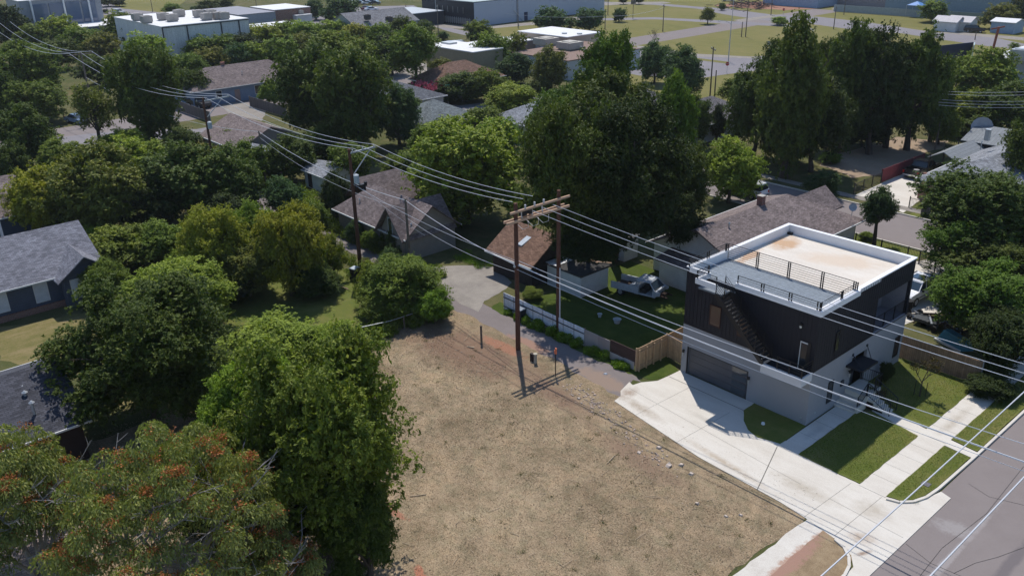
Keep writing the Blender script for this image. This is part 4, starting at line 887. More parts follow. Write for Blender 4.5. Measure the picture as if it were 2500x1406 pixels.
def wood_pole(label, x, y, h, r_=.16, arm=None, mat=POLEW, group=None, brace=False, tr=None, name='utility_pole', lamp=None):
    t_ = thing(name, label, 'utility pole' if name == 'utility_pole' else 'street lamp', (x, y, 0), 0, group)
    MB().tube([(x, y, 0), (x, y, h*.5), (x, y, h)], [r_, r_*.85, r_*.7], 8).build('pole', mat, t_)
    if arm:
        a, b, am = arm; MB().bar(a, b, .11, .14).build('crossarm', am, t_)
        for k in (0.1, .5, .95):
            p = Vector(a).lerp(Vector(b), k); MB().tube([p, p+Vector((0, 0, .25))], .06, 6).build('insulator', INS, t_)
    if brace: MB().bar(*brace, .07).build('brace', STEEL, t_)
    if tr:
        MB().tube([(x+tr[0], y+tr[1], tr[2]-.35), (x+tr[0], y+tr[1], tr[2]+.4)], .25, 12).tube([(x+tr[0], y+tr[1], tr[2]+.4), (x+tr[0], y+tr[1], tr[2]+.5)], [.25, .1], 12).build('transformer', M('transformer_grey', (.42, .46, .48), .5), t_)
    if lamp:
        MB().tube([(x, y, h*.93), (x+lamp[0]*.5, y+lamp[1]*.5, h*1.0), (x+lamp[0], y+lamp[1], h*1.0)], .05, 6).build('lamp_arm', STEEL, t_)
        MB().box(x+lamp[0]-.25, x+lamp[0]+.25, y+lamp[1]-.12, y+lamp[1]+.12, h-.08, h+.06).build('lamp_head', STEEL, t_)
    return t_
p2 = wood_pole('tall brown utility pole with grey transformer and steel offset crossarm beside the alley', -65.7, 38.7, 11.35, .2, ((-65.6, 38.7, 11.0), (-65.7, 41.4, 11.05), STEEL), brace=((-65.55, 38.8, 9.0), (-65.6, 40.8, 10.95)), tr=(.35, .25, 8.6))
MB().box(-65.4, -65.1, 39.2, 39.7, 7.5, 8.1).box(-65.2, -65.0, 39.6, 39.8, 7.9, 8.3).build('switch', BLACKM, p2)
wood_pole('short grey pole with only low cables, just right of the transformer pole', -61.3, 41.3, 7.2, .14, mat=POLEG)
p3 = wood_pole('second brown pole with offset steel arm, in front of the slate blue house', -98, 39.3, 11.4, .18, ((-98, 39.3, 11.0), (-98.3, 42.6, 11.05), STEEL), brace=((-97.8, 39.4, 9.2), (-98, 41.6, 11.0)), tr=(.3, .2, 8.2))
wood_pole('thin grey pole among trees beside the pinkish shed', -96, 44.6, 7.0, .13, mat=POLEG)
p4 = wood_pole('distant pole half buried in the left-hand trees with wires fanning to it', -151.8, 42.3, 11, .18, ((-151.8, 40.3, 10.6), (-151.8, 44.3, 10.6), POLEG), mat=POLEG)
# far poles: base pixel, top row, arm?, label
FP = [((1618, 78), 12, 1, 'tall far pole with crossarm left of the bare tree on the field'), ((1265, 68), 17, 1, 'far pole with crossarm at the corner of the long white hall'),
      ((1265, 60), -6, 0, 'slender dark pole in front of the long white hall, left one'), ((1309, 45), -4, 0, 'slender dark pole in front of the long white hall, right one'),
      ((1484, 38), -8, 0, 'thin grey pole on the upper field behind the round bush'), ((1477, 72), 27, 0, 'short leaning pole behind the dark tree spire'),
      ((1733, 240), 115, 1, 'grey pole with crossarm and meter box at the grass corner by the boulevard'), ((1744, 240), 172, 0, 'short dark stub pole beside the grass corner pole'),
      ((1820, 91), -4, 0, 'taller of the two leaning dark poles on the field'), ((1810, 91), 54, 0, 'shorter of the two leaning dark poles on the field'),
      ((1882, 38), -5, 0, 'lone pole at the edge of the red dirt lot'), ((2035, 72), 17, 0, 'leaning pole behind the reddish-topped pecan'),
      ((2060, 37), -5, 0, 'pole at the corner of the far yard wall'), ((2190, 92), 68, 1, 'pole top with crossarm between the pecan crowns'),
      ((2283, 366), 292, 0, 'thin light pole at the edge of the dirt lot'), ((1072, 118), 12, 1, 'tall far pole with two crossarms by the boulevard bend'),
      ((373, 30), -6, 0, 'pole on the far park lawn, top left'), ((270, 68), 20, 0, 'pole beside the far shop with the white roof'), ((118, 45), 24, 0, 'dark pole in front of the glass office'),
      ((715, 60), 22, 0, 'leaning pole in the storage yard'), ((583, 65), 35, 0, 'pole at the corner of the pale warehouse'), ((993, 50), 12, 0, 'pole left of the glass pavilion'),
      ((2380, 98), 78, 0, 'short dark stub above the billboard'), ((628, 30), 0, 0, 'far pole above the brick store'), ((1012, 50), 20, 0, 'pole right of the glass pavilion')]
for (bx, by), ty, arm, lb in FP:
    g = W(bx, by); h_ = min(13, HGT(bx, by, ty))
    wood_pole(lb, g.x, g.y, h_, .13, ((g.x-1.0, g.y+.8, h_-.4), (g.x+1.0, g.y-.8, h_-.4), POLEG) if arm else None, POLEG)
g = W(1778, 151); wood_pole('tall grey steel street lamp with a long arm on the boulevard median', g.x, g.y, HGT(1778, 151, 52), .11, None, STEEL, name='street_lamp', lamp=(-2.0, -1.5))
g = W(1787, 51); wood_pole('thin far street lamp on the field lane', g.x, g.y, 6.5, .09, None, STEEL, name='street_lamp', lamp=(-1.5, 1))
g = W(1066, 60); wood_pole('double-armed street lamp in front of the black hall', g.x, g.y, 8, .1, None, STEEL, name='street_lamp', lamp=(1.5, 1.5))
def lettering(txt, size, mat, parent, loc, face):
    c = bpy.data.curves.new('lettering', 'FONT'); c.body = txt; c.size = size; c.align_x = 'CENTER'; c.align_y = 'CENTER'; c.extrude = .004
    o = bpy.data.objects.new('lettering', c); COL.objects.link(o); c.materials.append(mat)
    
    me = o.to_mesh().copy(); me.materials.clear(); me.materials.append(mat); bpy.data.objects.remove(o); o = bpy.data.objects.new('lettering', me); COL.objects.link(o)
    o.location = loc; o.rotation_euler = (math.pi/2, 0, face); o.parent = parent; return o
def stop_sign(label, bx, by, ty, face=.4):
    g = W(bx, by); h = max(2.2, HGT(bx, by, ty)); s = thing('stop_sign', label, 'sign', (g.x, g.y, 0), face)
    MB().box(-.03, .03, .02, .08, 0, h).build('post', STEEL, s, local=True)
    pts = [(.38*math.cos(R(22.5+45*k)), .38*math.sin(R(22.5+45*k))) for k in range(8)]
    mb = MB(); mb.face([(p[0], 0, h-.35+p[1]) for p in pts]); mb.face([(p[0], .02, h-.35+p[1]) for p in pts][::-1])
    for k in range(8): a, b = pts[k], pts[(k+1) % 8]; mb.face([(a[0], 0, h-.35+a[1]), (a[0], .02, h-.35+a[1]), (b[0], .02, h-.35+b[1]), (b[0], 0, h-.35+b[1])])
    mb.build('sign_plate', M('sign_red', (.45, .02, .02), .4), s, local=True)
    lettering('STOP', .26, WHITE, s, (0, -.012, h-.35), 0)
stop_sign('red stop sign at the boulevard junction beside the street lamp', 1774, 180, 153)
stop_sign('far stop sign at the edge of the red dirt lot', 1912, 40, 24)
g = W(1095, 258); s = thing('street_name_sign', 'green street name sign on a post at the bend with shrubs behind', 'sign', (g.x, g.y, 0))
MB().box(g.x-.03, g.x+.03, g.y-.03, g.y+.03, 0, 3.2).build('post', STEEL, s); MB().box(g.x-.5, g.x+.5, g.y-.02, g.y+.02, 3.0, 3.25).box(g.x-.02, g.x+.02, g.y-.5, g.y+.5, 3.3, 3.55).build('name_plate', M('sign_green', (.03, .22, .14), .4), s)
g = W(1876, 132); s = thing('grey_back_sign', 'sign on a thin post seen from behind at the field edge', 'sign', (g.x, g.y, 0))
MB().box(g.x-.03, g.x+.03, g.y-.03, g.y+.03, 0, 2.6).build('post', STEEL, s); MB().box(g.x-.4, g.x+.4, g.y-.03, g.y-.01, 1.9, 2.7).build('sign_plate', STEEL, s)
g = W(1545, 47); s = thing('field_sign_board', 'small square sign board on a post beside the field lane', 'sign', (g.x, g.y, 0))
MB().box(g.x-.06, g.x+.06, g.y-.06, g.y+.06, 0, 5).build('post', POLEG, s); MB().box(g.x-.1, g.x+.1, g.y-1.0, g.y+1.0, 4.2, 5.4).build('sign_plate', M('sign_brown', (.14, .12, .10)), s)
# billboard seen edge-on, red sign post
s = thing('billboard', 'dark-backed V-shaped billboard poking out of the trees, upper right', 'billboard', (-66, 160, 0))
A_, B_, C_ = W(2328, 106, 7.5), W(2385, 98, 7.5), W(2330, 106, 7.5)
for nm, p, q, mt in (('panel', Vector((-65.6, 156.3, 0)), Vector((-63.2, 164.0, 0)), M('billboard_dark', (.03, .035, .06), .7)), ('pale_panel', Vector((-61.6, 160.4, 0)), Vector((-63.0, 164.1, 0)), M('billboard_pale', (.38, .48, .48), .5))):
    MB().bar((p.x, p.y, 5.8), (q.x, q.y, 5.8), .15, 3.6).build(nm, mt, s)
for y_ in (158, 162): MB().tube([(-64, y_, 0), (-64, y_, 4.2)], .15, 8).build('post', BLACKM, s)
g = W(2425, 118); s = thing('red_sign_post', 'tall rusty red sign post with a tilted head across the boulevard', 'sign', (g.x, g.y, 0))
hh_ = HGT(2425, 118, 66); MB().tube([(g.x, g.y, 0), (g.x+.3, g.y, hh_)], .28, 8).build('post', M('rust_red', (.28, .09, .06)), s); MB().bar((g.x-1.2, g.y, hh_-.6), (g.x+1.4, g.y+.4, hh_+.1), .3).build('arm', M('rust_red', (.28, .09, .06)), s)

# wires: (points of attachment, sag, radius, label)
def wire(a, b, sag, r_, label, n=14, mat=WIREM, group=None, name='overhead_wire'):
    a, b = Vector(a), Vector(b); pts = [a.lerp(b, k/n)-Vector((0, 0, 4*sag*(k/n)*(1-k/n))) for k in range(n+1)]
    m_ = MB().tube([p-a for p in pts], r_, 5, cap=False); o = m_.build(name, mat, None); o.location = a
    return tag(o, label, 'wire', group)
POS3 = ['nearest the lot', 'in the middle', 'nearest the black house']
for k, (y0, y1) in enumerate(((38.9, 40.35), (39.9, 41.1), (40.85, 42.05))):
    wire((-42.1, y0, 11.2), (14, y1+.4, 11.6), 1.15, .018, 'high wire over the roof deck, of three the one %s' % POS3[k], group='three high wires over the black house')
    wire((-44.2, y0, 11.35), (-65.7, [39.2, 40.2, 41.3][k], 11.3), .55, .020, 'high wire between twin poles and transformer pole, %s of three' % ['lowest in view', 'in the middle', 'uppermost in view'][k], group='three high wires towards the transformer pole')
    wire((-65.7, [39.2, 40.2, 41.3][k], 11.3), (-98.2, [39.8, 41.1, 42.5][k], 11.3), 1.0, .022, 'high wire between transformer pole and second pole, %s of three' % ['lowest in view', 'in the middle', 'uppermost in view'][k], group='three high wires over the alley')
    wire((-98.2, [39.8, 41.1, 42.5][k], 11.3), (-151.8, [40.6, 42.3, 44.0][k], 10.9), 1.8, .028, 'high wire from second pole into the left trees, %s of three' % ['lowest in view', 'in the middle', 'uppermost in view'][k], group='three high wires in the left trees')
    wire((-151.8, [40.6, 42.3, 44.0][k], 10.9), (-205, [41, 43, 45][k], 11.5), 1.8, .03, 'faint far wire running out of the top left trees, %s of three' % ['lowest', 'middle', 'uppermost'][k], group='far wires top left')
wire((-43.4, 38.45, 6.9), (14, 39.3, 8.6), 1.0, .042, 'thick bundled cable crossing in front of the garage and corner balcony')
wire((-43.4, 38.35, 6.6), (14, 39.2, 8.2), 1.05, .014, 'thin cable just under the thick bundled cable')
wire((-43.4, 38.55, 7.2), (14, 41.2, 9.3), 1.3, .020, 'slack cable above the thick bundle crossing the balcony')
wire((-43.4, 38.45, 6.85), (-61.3, 41.3, 7.05), .35, .026, 'low cable from the twin poles to the short grey pole')
wire((-43.4, 38.45, 6.3), (-61.3, 41.3, 5.4), .5, .014, 'lowest thin cable from the twin poles past the garage roof')
wire((-61.3, 41.3, 7.05), (-96, 44.6, 6.9), .9, .026, 'low cable from the short grey pole over the brown cross-gable roof')
wire((-61.3, 41.3, 6.2), (-96, 44.6, 6.2), 1.1, .014, 'lower thin cable between the two short grey poles')
wire((-96, 44.6, 6.9), (-151.8, 42.3, 7), 1.8, .024, 'low cable running into the left-hand trees')
wire((-65.7, 38.7, 8.2), (-43.4, 38.45, 7.2), .5, .014, 'thin cable from the transformer to the twin poles')
wire((-65.4, 39.2, 8.0), (-60.5, 42.6, 3.6), .25, .012, 'thin service drop from transformer to the cross-gable house')
wire((-43.2, 42.5, 6.5), (-49.5, 47.5, 2.6), .3, .012, 'thin service drop from twin poles to the brown garage')
wire((-11.0, -10, 8.7), (-11.3, 90, 8.6), .5, .034, 'thick grey cable nearest the kerb, crossing the driveway apron')
wire((-8.3, -10, 9.0), (-8.45, 90, 8.9), .5, .036, 'thick grey cable over the street in the bottom right corner')
for k in range(6):
    a_ = W(2290, 232+k*7, 7); b_ = W(2600, 228+k*8, 7)
    if k != 2: wire((a_.x, a_.y, 7.5), (b_.x, b_.y, 7.5), .3, .018, 'thin parallel wire in front of the right-hand trees, number %s from the top' % ['one', 'two', '', 'three', 'four', 'five'][k], group='parallel wires at the right edge')
for k, (a_, b_, z0, z1) in enumerate((((1230, 33), (1480, 40), 7, 7), ((1480, 40), (1618, 20), 7, 7))):
    p, q = W(*a_, z0), W(*b_, z1); wire(p, q, .6, .025, ['far wire in front of the long white hall', 'far wire over the lower field'][k])

# ================================================================== vehicles
def wheel(parent, x, y, r_, w_=.22, s=1):
    t_ = MB().tube([(x, y-w_/2, r_), (x, y+w_/2, r_)], r_, 18).build('wheel', RUBBER, parent, local=True)
    MB().tube([(x, y-w_/2-.012, r_), (x, y+w_/2+.012, r_)], r_*.6, 12).build('rim', M('alloy_rim', (.40, .40, .41), .4, metal=.5), t_, local=True)
def car(name, label, cat, loc, rz, L=4.7, Wd=1.85, kind='sedan', paint=WHITE, group=None, gl=GLASS, far=False):
    c = thing(name, label, cat, loc, rz, group); h2 = Wd/2; hl = L/2
    def prof(pts, name, mat, w0, w1=None, zt=None, bev=.07):
        mb = MB(); w1 = w1 if w1 is not None else w0
        zs = [p[1] for p in pts]; za, zb = min(zs), max(zs)
        def y_(z): return w0+(w1-w0)*((z-za)/(zb-za) if zb > za else 0)
        n = len(pts); Lp = [(p[0], -y_(p[1]), p[1]) for p in pts]; Rp = [(p[0], y_(p[1]), p[1]) for p in pts]
        mb.face(Lp); mb.face(Rp[::-1])
        for k in range(n): mb.face([Lp[(k+1) % n], Lp[k], Rp[k], Rp[(k+1) % n]])
        return mb.build(name, mat, c, local=True, bevel=bev)
    wr = .34 if kind in ('sedan', 'suv') else .39
    if kind == 'sedan':
        prof([(-hl, .35), (hl, .32), (hl, .62), (hl-.15, .74), (hl-1.2, .90), (-hl+.8, .95), (-hl, .88)], 'body', paint, h2)
        prof([(-hl+.75, .92), (hl-1.15, .88), (hl-1.9, 1.38), (-hl+1.45, 1.42)], 'cabin', gl, h2-.08, h2-.28)
        prof([(-hl+1.42, 1.38), (hl-1.95, 1.36), (hl-2.0, 1.43), (-hl+1.5, 1.46)], 'roof', paint, h2-.26, h2-.28, bev=.02)
        rx_ = 0
    elif kind == 'suv':
        prof([(-hl, .45), (hl, .42), (hl, .95), (hl-.12, 1.05), (hl-1.25, 1.16), (-hl+.02, 1.16), (-hl, 1.1)], 'body', paint, h2)
        prof([(-hl+.05, 1.14), (hl-1.2, 1.12), (hl-1.85, 1.70), (-hl+.25, 1.74)], 'cabin', gl, h2-.06, h2-.2)
        prof([(-hl+.22, 1.68), (hl-1.88, 1.68), (hl-1.95, 1.78), (-hl+.3, 1.82)], 'roof', paint, h2-.17, h2-.2, bev=.03)
        for s in (-1, 1): MB().box(-hl+.2, hl-1.95, s*(h2-.13)-.03, s*(h2-.13)+.03, 1.12, 1.7).bar((hl-1.25, s*(h2-.09), 1.15), (hl-1.9, s*(h2-.22), 1.72), .07).bar((0, s*(h2-.1), 1.15), (0, s*(h2-.2), 1.72), .09).build('pillar', paint, c, local=True) if False else None
    elif kind in ('pickup', 'avalanche'):
        bl = .36*L if kind == 'pickup' else .26*L; cb = -hl+bl
        prof([(-hl, .52), (hl, .48), (hl, 1.0), (hl-.12, 1.1), (hl-1.3, 1.2), (cb, 1.2), (cb, .62), (-hl, .62)], 'body', paint, h2)
        for s in (-1, 1): MB().box(-hl, cb+.05, s*(h2-.06)-.05, s*(h2-.06)+.06, .6, 1.2).build('bed_side', paint, c, local=True)
        MB().box(-hl-.02, -hl+.08, -h2+.02, h2-.02, .6, 1.19).build('tailgate', paint, c, local=True)
        if kind == 'avalanche': MB().box(-hl+.05, cb+.02, -h2+.08, h2-.08, 1.14, 1.24).build('bed_cover', M('black_bed_cover', (.03, .03, .035), .6), c, local=True)
        prof([(cb-.02, 1.16), (hl-1.25, 1.16), (hl-1.95, 1.72), (cb+.25, 1.78)], 'cabin', gl, h2-.06, h2-.22)
        prof([(cb+.2, 1.72), (hl-1.92, 1.70), (hl-2.0, 1.80), (cb+.28, 1.85)], 'roof', paint, h2-.18, h2-.22, bev=.03)
        for s in (-1, 1):
            for xa, xb in ((hl-1.3, hl-1.95), ((cb+hl)/2-.35, (cb+hl)/2-.42), (cb+.1, cb+.3)):
                MB().bar((xa, s*(h2-.075), 1.17), (xb, s*(h2-.205), 1.73), .07, .10).build('pillar', paint, c, local=True)
        if kind == 'avalanche':
            for s in (-1, 1): MB().bar((cb+.4, s*(h2-.32), 1.88), (hl-2.2, s*(h2-.32), 1.84), .05).build('roof_rail', BLACKM, c, local=True); MB().hexa([(cb-.9, s*(h2-.10)-.03, 1.18), (cb+.1, s*(h2-.10)-.03, 1.18), (cb+.1, s*(h2-.10)+.03, 1.18), (cb-.9, s*(h2-.10)+.03, 1.18), (cb-.1, s*(h2-.2)-.03, 1.6), (cb+.25, s*(h2-.2)-.03, 1.74), (cb+.25, s*(h2-.2)+.03, 1.74), (cb-.1, s*(h2-.2)+.03, 1.6)]).build('sail_panel', M('grey_cladding', (.06, .06, .065), .6), c, local=True)
            MB().box(-.5, .55, -.45, .45, 1.845, 1.87).build('sunroof', gl, c, local=True)
    for s in (-1, 1):
        for x in (hl-.95, -hl+1.05): wheel(c, x, s*(h2-.08), wr)
        if not far:
            MB().box(hl-.05, hl+.02, s*(h2-.22)-.16, s*(h2-.22)+.16, .66, .86).build('headlight', M('lamp_lens', (.6, .6, .6), .15), c, local=True)
            MB().box(-hl-.03, -hl+.03, s*(h2-.12)-.1, s*(h2-.12)+.1, .75, 1.05).build('tail_light', M('red_lens', (.35, .02, .02), .2), c, local=True)
            MB().box(hl-1.75, hl-1.6, s*(h2+.09)-.1, s*(h2+.09)+.06, 1.0 if kind == 'sedan' else 1.12, 1.16 if kind == 'sedan' else 1.32).build('mirror', BLACKM, c, local=True)
    if not far:
        MB().box(hl-.02, hl+.08, -h2+.1, h2-.1, .42, .60).build('bumper', M('grey_bumper', (.12, .12, .125), .6) if kind != 'pickup' else STEEL, c, local=True)
        MB().box(-hl-.1, -hl+.02, -h2+.1, h2-.1, .45, .62).build('bumper', M('grey_bumper', (.12, .12, .125), .6) if kind != 'pickup' else M('chrome', (.7, .7, .7), .2, metal=.8), c, local=True)
        if kind == 'avalanche': MB().box(-hl+.3, hl-.3, -h2-.02, -h2+.0, .62, .72).box(-hl+.3, hl-.3, h2, h2+.02, .62, .72).build('side_moulding', M('gold_grey_moulding', (.16, .14, .09), .6), c, local=True)
    return c
CW = M('car_white', (.72, .73, .76), .25, .02, spec=.6)
car('white_crew_pickup', 'white four-door pickup with grey cladding and bed cover, parked beyond the black house', 'pickup', (-27.35, 68.9, .01), -math.pi/2-.06, 5.6, 2.0, 'avalanche', CW, gl=GLASSB)
bp = car('black_pickup', 'black pickup with chrome rear bumper and spare tyre in its bed on the bungalow driveway', 'pickup', (-43.4, 104.3, .01), math.pi/2, 5.8, 2.0, 'pickup', M('car_black', (.015, .015, .018), .2, .02, spec=.6))
sp = thing('spare_tyre', 'spare tyre with a pale rim lying in the black pickup bed', 'tyre', (-43.4, 102.9, .75)); MB().tube([(-43.4, 102.9, .66), (-43.4, 102.9, .9)], .4, 16).build('tyre', RUBBER, sp); MB().tube([(-43.4, 102.9, .88), (-43.4, 102.9, .915)], .33, 16).build('rim', M('alloy_rim', (.4, .4, .41), .4, metal=.5), sp)
# stripped old pickup: no bonnet, doors or front clip
OLDW = M('chalky_white_paint', (.42, .45, .48), .7, .2, 2, fine=8); RUSTY = M('rusty_metal', (.055, .036, .027), .9, .35)
op = thing('stripped_pickup', 'stripped old white pickup without bonnet or doors, standing on the shaded back yard grass', 'pickup', (-43.3, 52.7, .02), R(13))
mb = MB(); mb.box(-2.6, -.35, -.98, -.88, .55, 1.15).box(-2.6, -.35, .88, .98, .55, 1.15).box(-.5, -.38, -.9, .9, .6, 1.15)
mb.build('bed', OLDW, op, local=True, bevel=.02); MB().box(-2.55, -.4, -.9, .9, .52, .62).build('bed_floor', RUSTY, op, local=True)
mb = MB(); z0, z1 = .5, 1.12
mb.box(-.36, .0, -.95, .95, z0, z1); mb.box(0, 1.45, -.9, .9, z0, .62); mb.box(1.3, 1.55, -.93, .93, z0, 1.12)
for s in (-1, 1): mb.bar((1.45, s*.88, 1.1), (.95, s*.72, 1.68), .07).bar((-.3, s*.88, 1.1), (-.2, s*.75, 1.7), .12).bar((-.05, s*.9, .6), (.0, s*.78, 1.65), .08)
mb.build('cab', OLDW, op, local=True)
MB().hexa([(-.35, -.80, 1.66), (1.02, -.76, 1.64), (1.02, .76, 1.64), (-.35, .80, 1.66), (-.25, -.66, 1.78), (.9, -.64, 1.76), (.9, .64, 1.76), (-.25, .66, 1.78)]).build('roof', OLDW, op, local=True, bevel=.06)
MB().hexa([(1.42, -.80, 1.10), (1.46, -.80, 1.10), (1.46, .80, 1.10), (1.42, .80, 1.10), (.95, -.68, 1.64), (.99, -.68, 1.64), (.99, .68, 1.64), (.95, .68, 1.64)]).build('windscreen', GLASSB, op, local=True)
MB().box(.1, .6, -.8, .8, .62, 1.0).build('seat', M('dark_seat', (.03, .028, .026)), op, local=True)
MB().bar((1.5, -.45, .6), (2.5, -.42, .5), .1).bar((1.5, .45, .6), (2.5, .42, .5), .1).box(1.75, 2.15, -.3, .3, .45, .75).build('engine_bay', RUSTY, op, local=True)
MB().hexa([(1.5, -.95, .6), (1.95, -.92, .75), (1.95, -.8, .75), (1.5, -.8, .6), (1.5, -.93, 1.1), (2.0, -.9, 1.0), (2.0, -.82, 1.0), (1.5, -.7, 1.12)]).hexa([(1.5, .8, .6), (1.9, .8, .8), (1.9, .92, .8), (1.5, .95, .6), (1.5, .7, 1.12), (1.95, .82, 1.02), (1.95, .9, 1.0), (1.5, .93, 1.1)]).box(1.45, 1.72, -.85, .85, .98, 1.12).build('fender', OLDW, op, local=True)
MB().hexa([(-1.2, -.5, .8), (-.5, -.7, .75), (-.45, .3, .75), (-1.1, .2, .8), (-1.2, -.5, .86), (-.5, -.7, 1.15), (-.45, .3, 1.15), (-1.1, .2, .9)]).build('loose_panel', OLDW, op, local=True)
for s in (-1, 1): wheel(op, -1.7, s*.85, .34)
car('white_car', 'white car parked on the far street, mostly hidden by the light green tree', 'car', W(1822, 478), math.pi, 4.6, 1.8, 'suv', CW)
car('blue_grey_car', 'blue-grey sedan parked under the slender trees at the left', 'car', W(190, 300), math.pi*.08, 4.7, 1.8, 'sedan', M('car_bluegrey', (.16, .22, .32), .25, .02, spec=.6), gl=GLASSB)
car('dark_pickup', 'dark pickup with a grey bed cover parked beside the slate blue house', 'pickup', W(487, 262), .1, 5.4, 1.9, 'avalanche', M('car_dark', (.03, .03, .035), .3, .05, spec=.5), far=True)
car('far_suv', 'light suv on the far street above the pale warehouse', 'car', W(290, 36), .3, 4.8, 1.9, 'suv', M('car_silver', (.38, .40, .41), .3), far=True)
car('far_black_suv', 'black suv parked in front of the white roadside shop', 'car', W(2378, 80), .3, 4.8, 1.9, 'suv', M('car_black', (.015, .015, .018), .2), far=True)
car('far_red_car', 'dark red car on the far street beside the tall dark tree', 'car', W(893, 25), 2.2, 4.5, 1.8, 'sedan', M('car_red', (.12, .02, .03), .3), far=True)
car('far_white_car', 'white car on the far street right of the dark red one', 'car', W(907, 27), 1.2, 4.5, 1.8, 'sedan', CW, far=True)
car('far_pale_car', 'pale car on the far road above the field bushes', 'car', W(1778, 4), .5, 4.5, 1.8, 'sedan', M('car_pale', (.45, .5, .5), .3), far=True)
car('far_van', 'long pale van parked on the grass behind the tan workshop', 'van', W(1120, 118), 1.25, 6.0, 2.1, 'suv', M('car_silver', (.38, .40, .41), .3), far=True)
q = random.Random(4)
for k in range(12):
    a_ = W(850+k*6+q.uniform(-1, 1), 5+(k % 3)*3.2)
    car('lot_car', 'car in the crowded far car park behind the dark tree, %s row, %s' % (['back', 'middle', 'front'][k % 3], ['far left', 'left', 'centre', 'right'][k//3]), 'car', a_, .9, 4.4, 1.8, 'sedan', [CW, M('car_bluegrey', (.16, .22, .32), .25), M('car_dark', (.03, .03, .035), .3), M('car_silver', (.38, .40, .41), .3)][q.randrange(4)], 'cars in the far car park', far=True)

# ================================================================== small objects
def wheelie_bin(label, x, y, rz, h=1.05, body=None, lid=None):
    b_ = thing('wheeled_bin', label, 'bin', (x, y, 0), rz); body = body or M('bin_dark', (.02, .024, .03), .6)
    MB().hexa([(-.24, -.27, .08), (.24, -.27, .08), (.24, .27, .08), (-.24, .27, .08), (-.3, -.34, h-.05), (.3, -.34, h-.05), (.3, .34, h-.05), (-.3, .34, h-.05)]).build('body', body, b_, local=True)
    MB().box(-.33, .33, -.38, .38, h-.05, h+.03).build('lid', lid or M('bin_lid', (.20, .23, .27), .4), b_, local=True)
    for s in (-1, 1): MB().tube([(-.3, s*.28, .12), (-.3, s*.34, .12)], .12, 10).build('wheel', RUBBER, b_, local=True)
wheelie_bin('dark wheeled bin with a grey lid against the white sheet fence', -47.0, 42.0, .1)
wheelie_bin('black bin with a pale lid standing at the foot of the transformer pole', -63.9, 37.0, .3, lid=M('pale_lid', (.4, .44, .46), .35))
t_ = thing('plastic_tub', 'white round tub left on the shaded back yard grass, larger of the two', 'tub', (-41.3, 47.2, 0))
def pot(parent, x, y, r0, r1, h, mat):
    mb = MB(); n = 16
    for ra, rb, za, zb in ((r0, r1, 0, h), (r1, r1+.05, h, h), (r1-.04, r0-.03, h, .08)):
        for k in range(n):
            a, b = 2*math.pi*k/n, 2*math.pi*(k+1)/n; mb.face([(x+ra*math.cos(a), y+ra*math.sin(a), za), (x+ra*math.cos(b), y+ra*math.sin(b), za), (x+rb*math.cos(b), y+rb*math.sin(b), zb), (x+rb*math.cos(a), y+rb*math.sin(a), zb)])
    mb.face([(x+(r0-.03)*math.cos(2*math.pi*k/n), y+(r0-.03)*math.sin(2*math.pi*k/n), .08) for k in range(n)]); return mb.build('tub_wall', mat, parent)
pot(t_, -41.3, 47.2, .22, .30, .35, M('tub_white', (.5, .52, .52), .5))
t_ = thing('plastic_bucket', 'small white bucket left of the round tub on the yard grass', 'bucket', (-43.0, 47.0, 0)); pot(t_, -43.0, 47.0, .12, .16, .3, M('tub_white', (.5, .52, .52), .5))
t_ = thing('marker_post', 'thin dark marker post with a bright orange top beside the alley', 'post', (-38.6, 37.7, 0)); MB().tube([(-38.6, 37.7, 0), (-38.6, 37.7, 2.0)], .035, 6).build('stake', RUSTY, t_); MB().box(-38.7, -38.5, 37.66, 37.74, 1.75, 2.0).box(-38.62, -38.5, 37.66, 37.74, 2.0, 2.2).build('orange_flag', M('marker_orange', (.75, .20, .09), .6), t_)
t_ = thing('utility_pedestal', 'stubby beige pedestal and dark box between the pole and the marker post', 'pedestal', (-41.1, 37.95, 0)); MB().tube([(-40.9, 37.9, 0), (-40.9, 37.9, .75)], .12, 10).tube([(-40.9, 37.9, .75), (-40.9, 37.9, .8)], .16, 10).build('cap', M('pedestal_beige', (.42, .38, .30)), t_); MB().box(-41.5, -41.2, 37.9, 38.1, 0, .6).build('box', M('pedestal_dark', (.03, .02, .02)), t_)
t_ = thing('fence_post', 'lone grey wooden post at the corner of the vacant lot near the brush', 'post', (-46.1, 37.1, 0)); MB().box(-46.16, -46.04, 37.04, 37.16, 0, 1.5).build('stake', POLEG, t_)
t_ = thing('valve_cover', 'square grey utility cover in the kerbside grass strip', 'cover', (-15.05, 44.1, .09)); MB().box(-15.28, -14.82, 43.9, 44.3, .08, .11).build('lid', M('cover_grey', (.13, .12, .13)), t_)
t_ = thing('clean_out_cap', 'small white pipe cap in the dark corner lawn by the house wall', 'cap', (-24.9, 42.8, .08)); MB().tube([(-24.9, 42.8, .05), (-24.9, 42.8, .2)], [.13, .10], 12).build('cap', WHITE, t_)
t_ = thing('paper_scrap', 'white crumpled paper lying at the end of the alley', 'litter', (-36.3, 40.4, .02)); MB().hexa([(-36.4, 40.3, .01), (-36.2, 40.35, .01), (-36.15, 40.5, .01), (-36.4, 40.5, .01), (-36.38, 40.33, .1), (-36.25, 40.36, .06), (-36.2, 40.48, .12), (-36.35, 40.46, .05)]).build('sheet', WHITE, t_)
g = W(1160, 275); t_ = thing('fire_hydrant', 'small red fire hydrant on the grass at the street bend', 'hydrant', (g.x, g.y, 0)); MB().tube([(g.x, g.y, 0), (g.x, g.y, .6), (g.x, g.y, .8)], [.16, .14, .05], 8).box(g.x-.25, g.x+.25, g.y-.06, g.y+.06, .4, .52).build('barrel', M('hydrant_red', (.4, .04, .02)), t_)
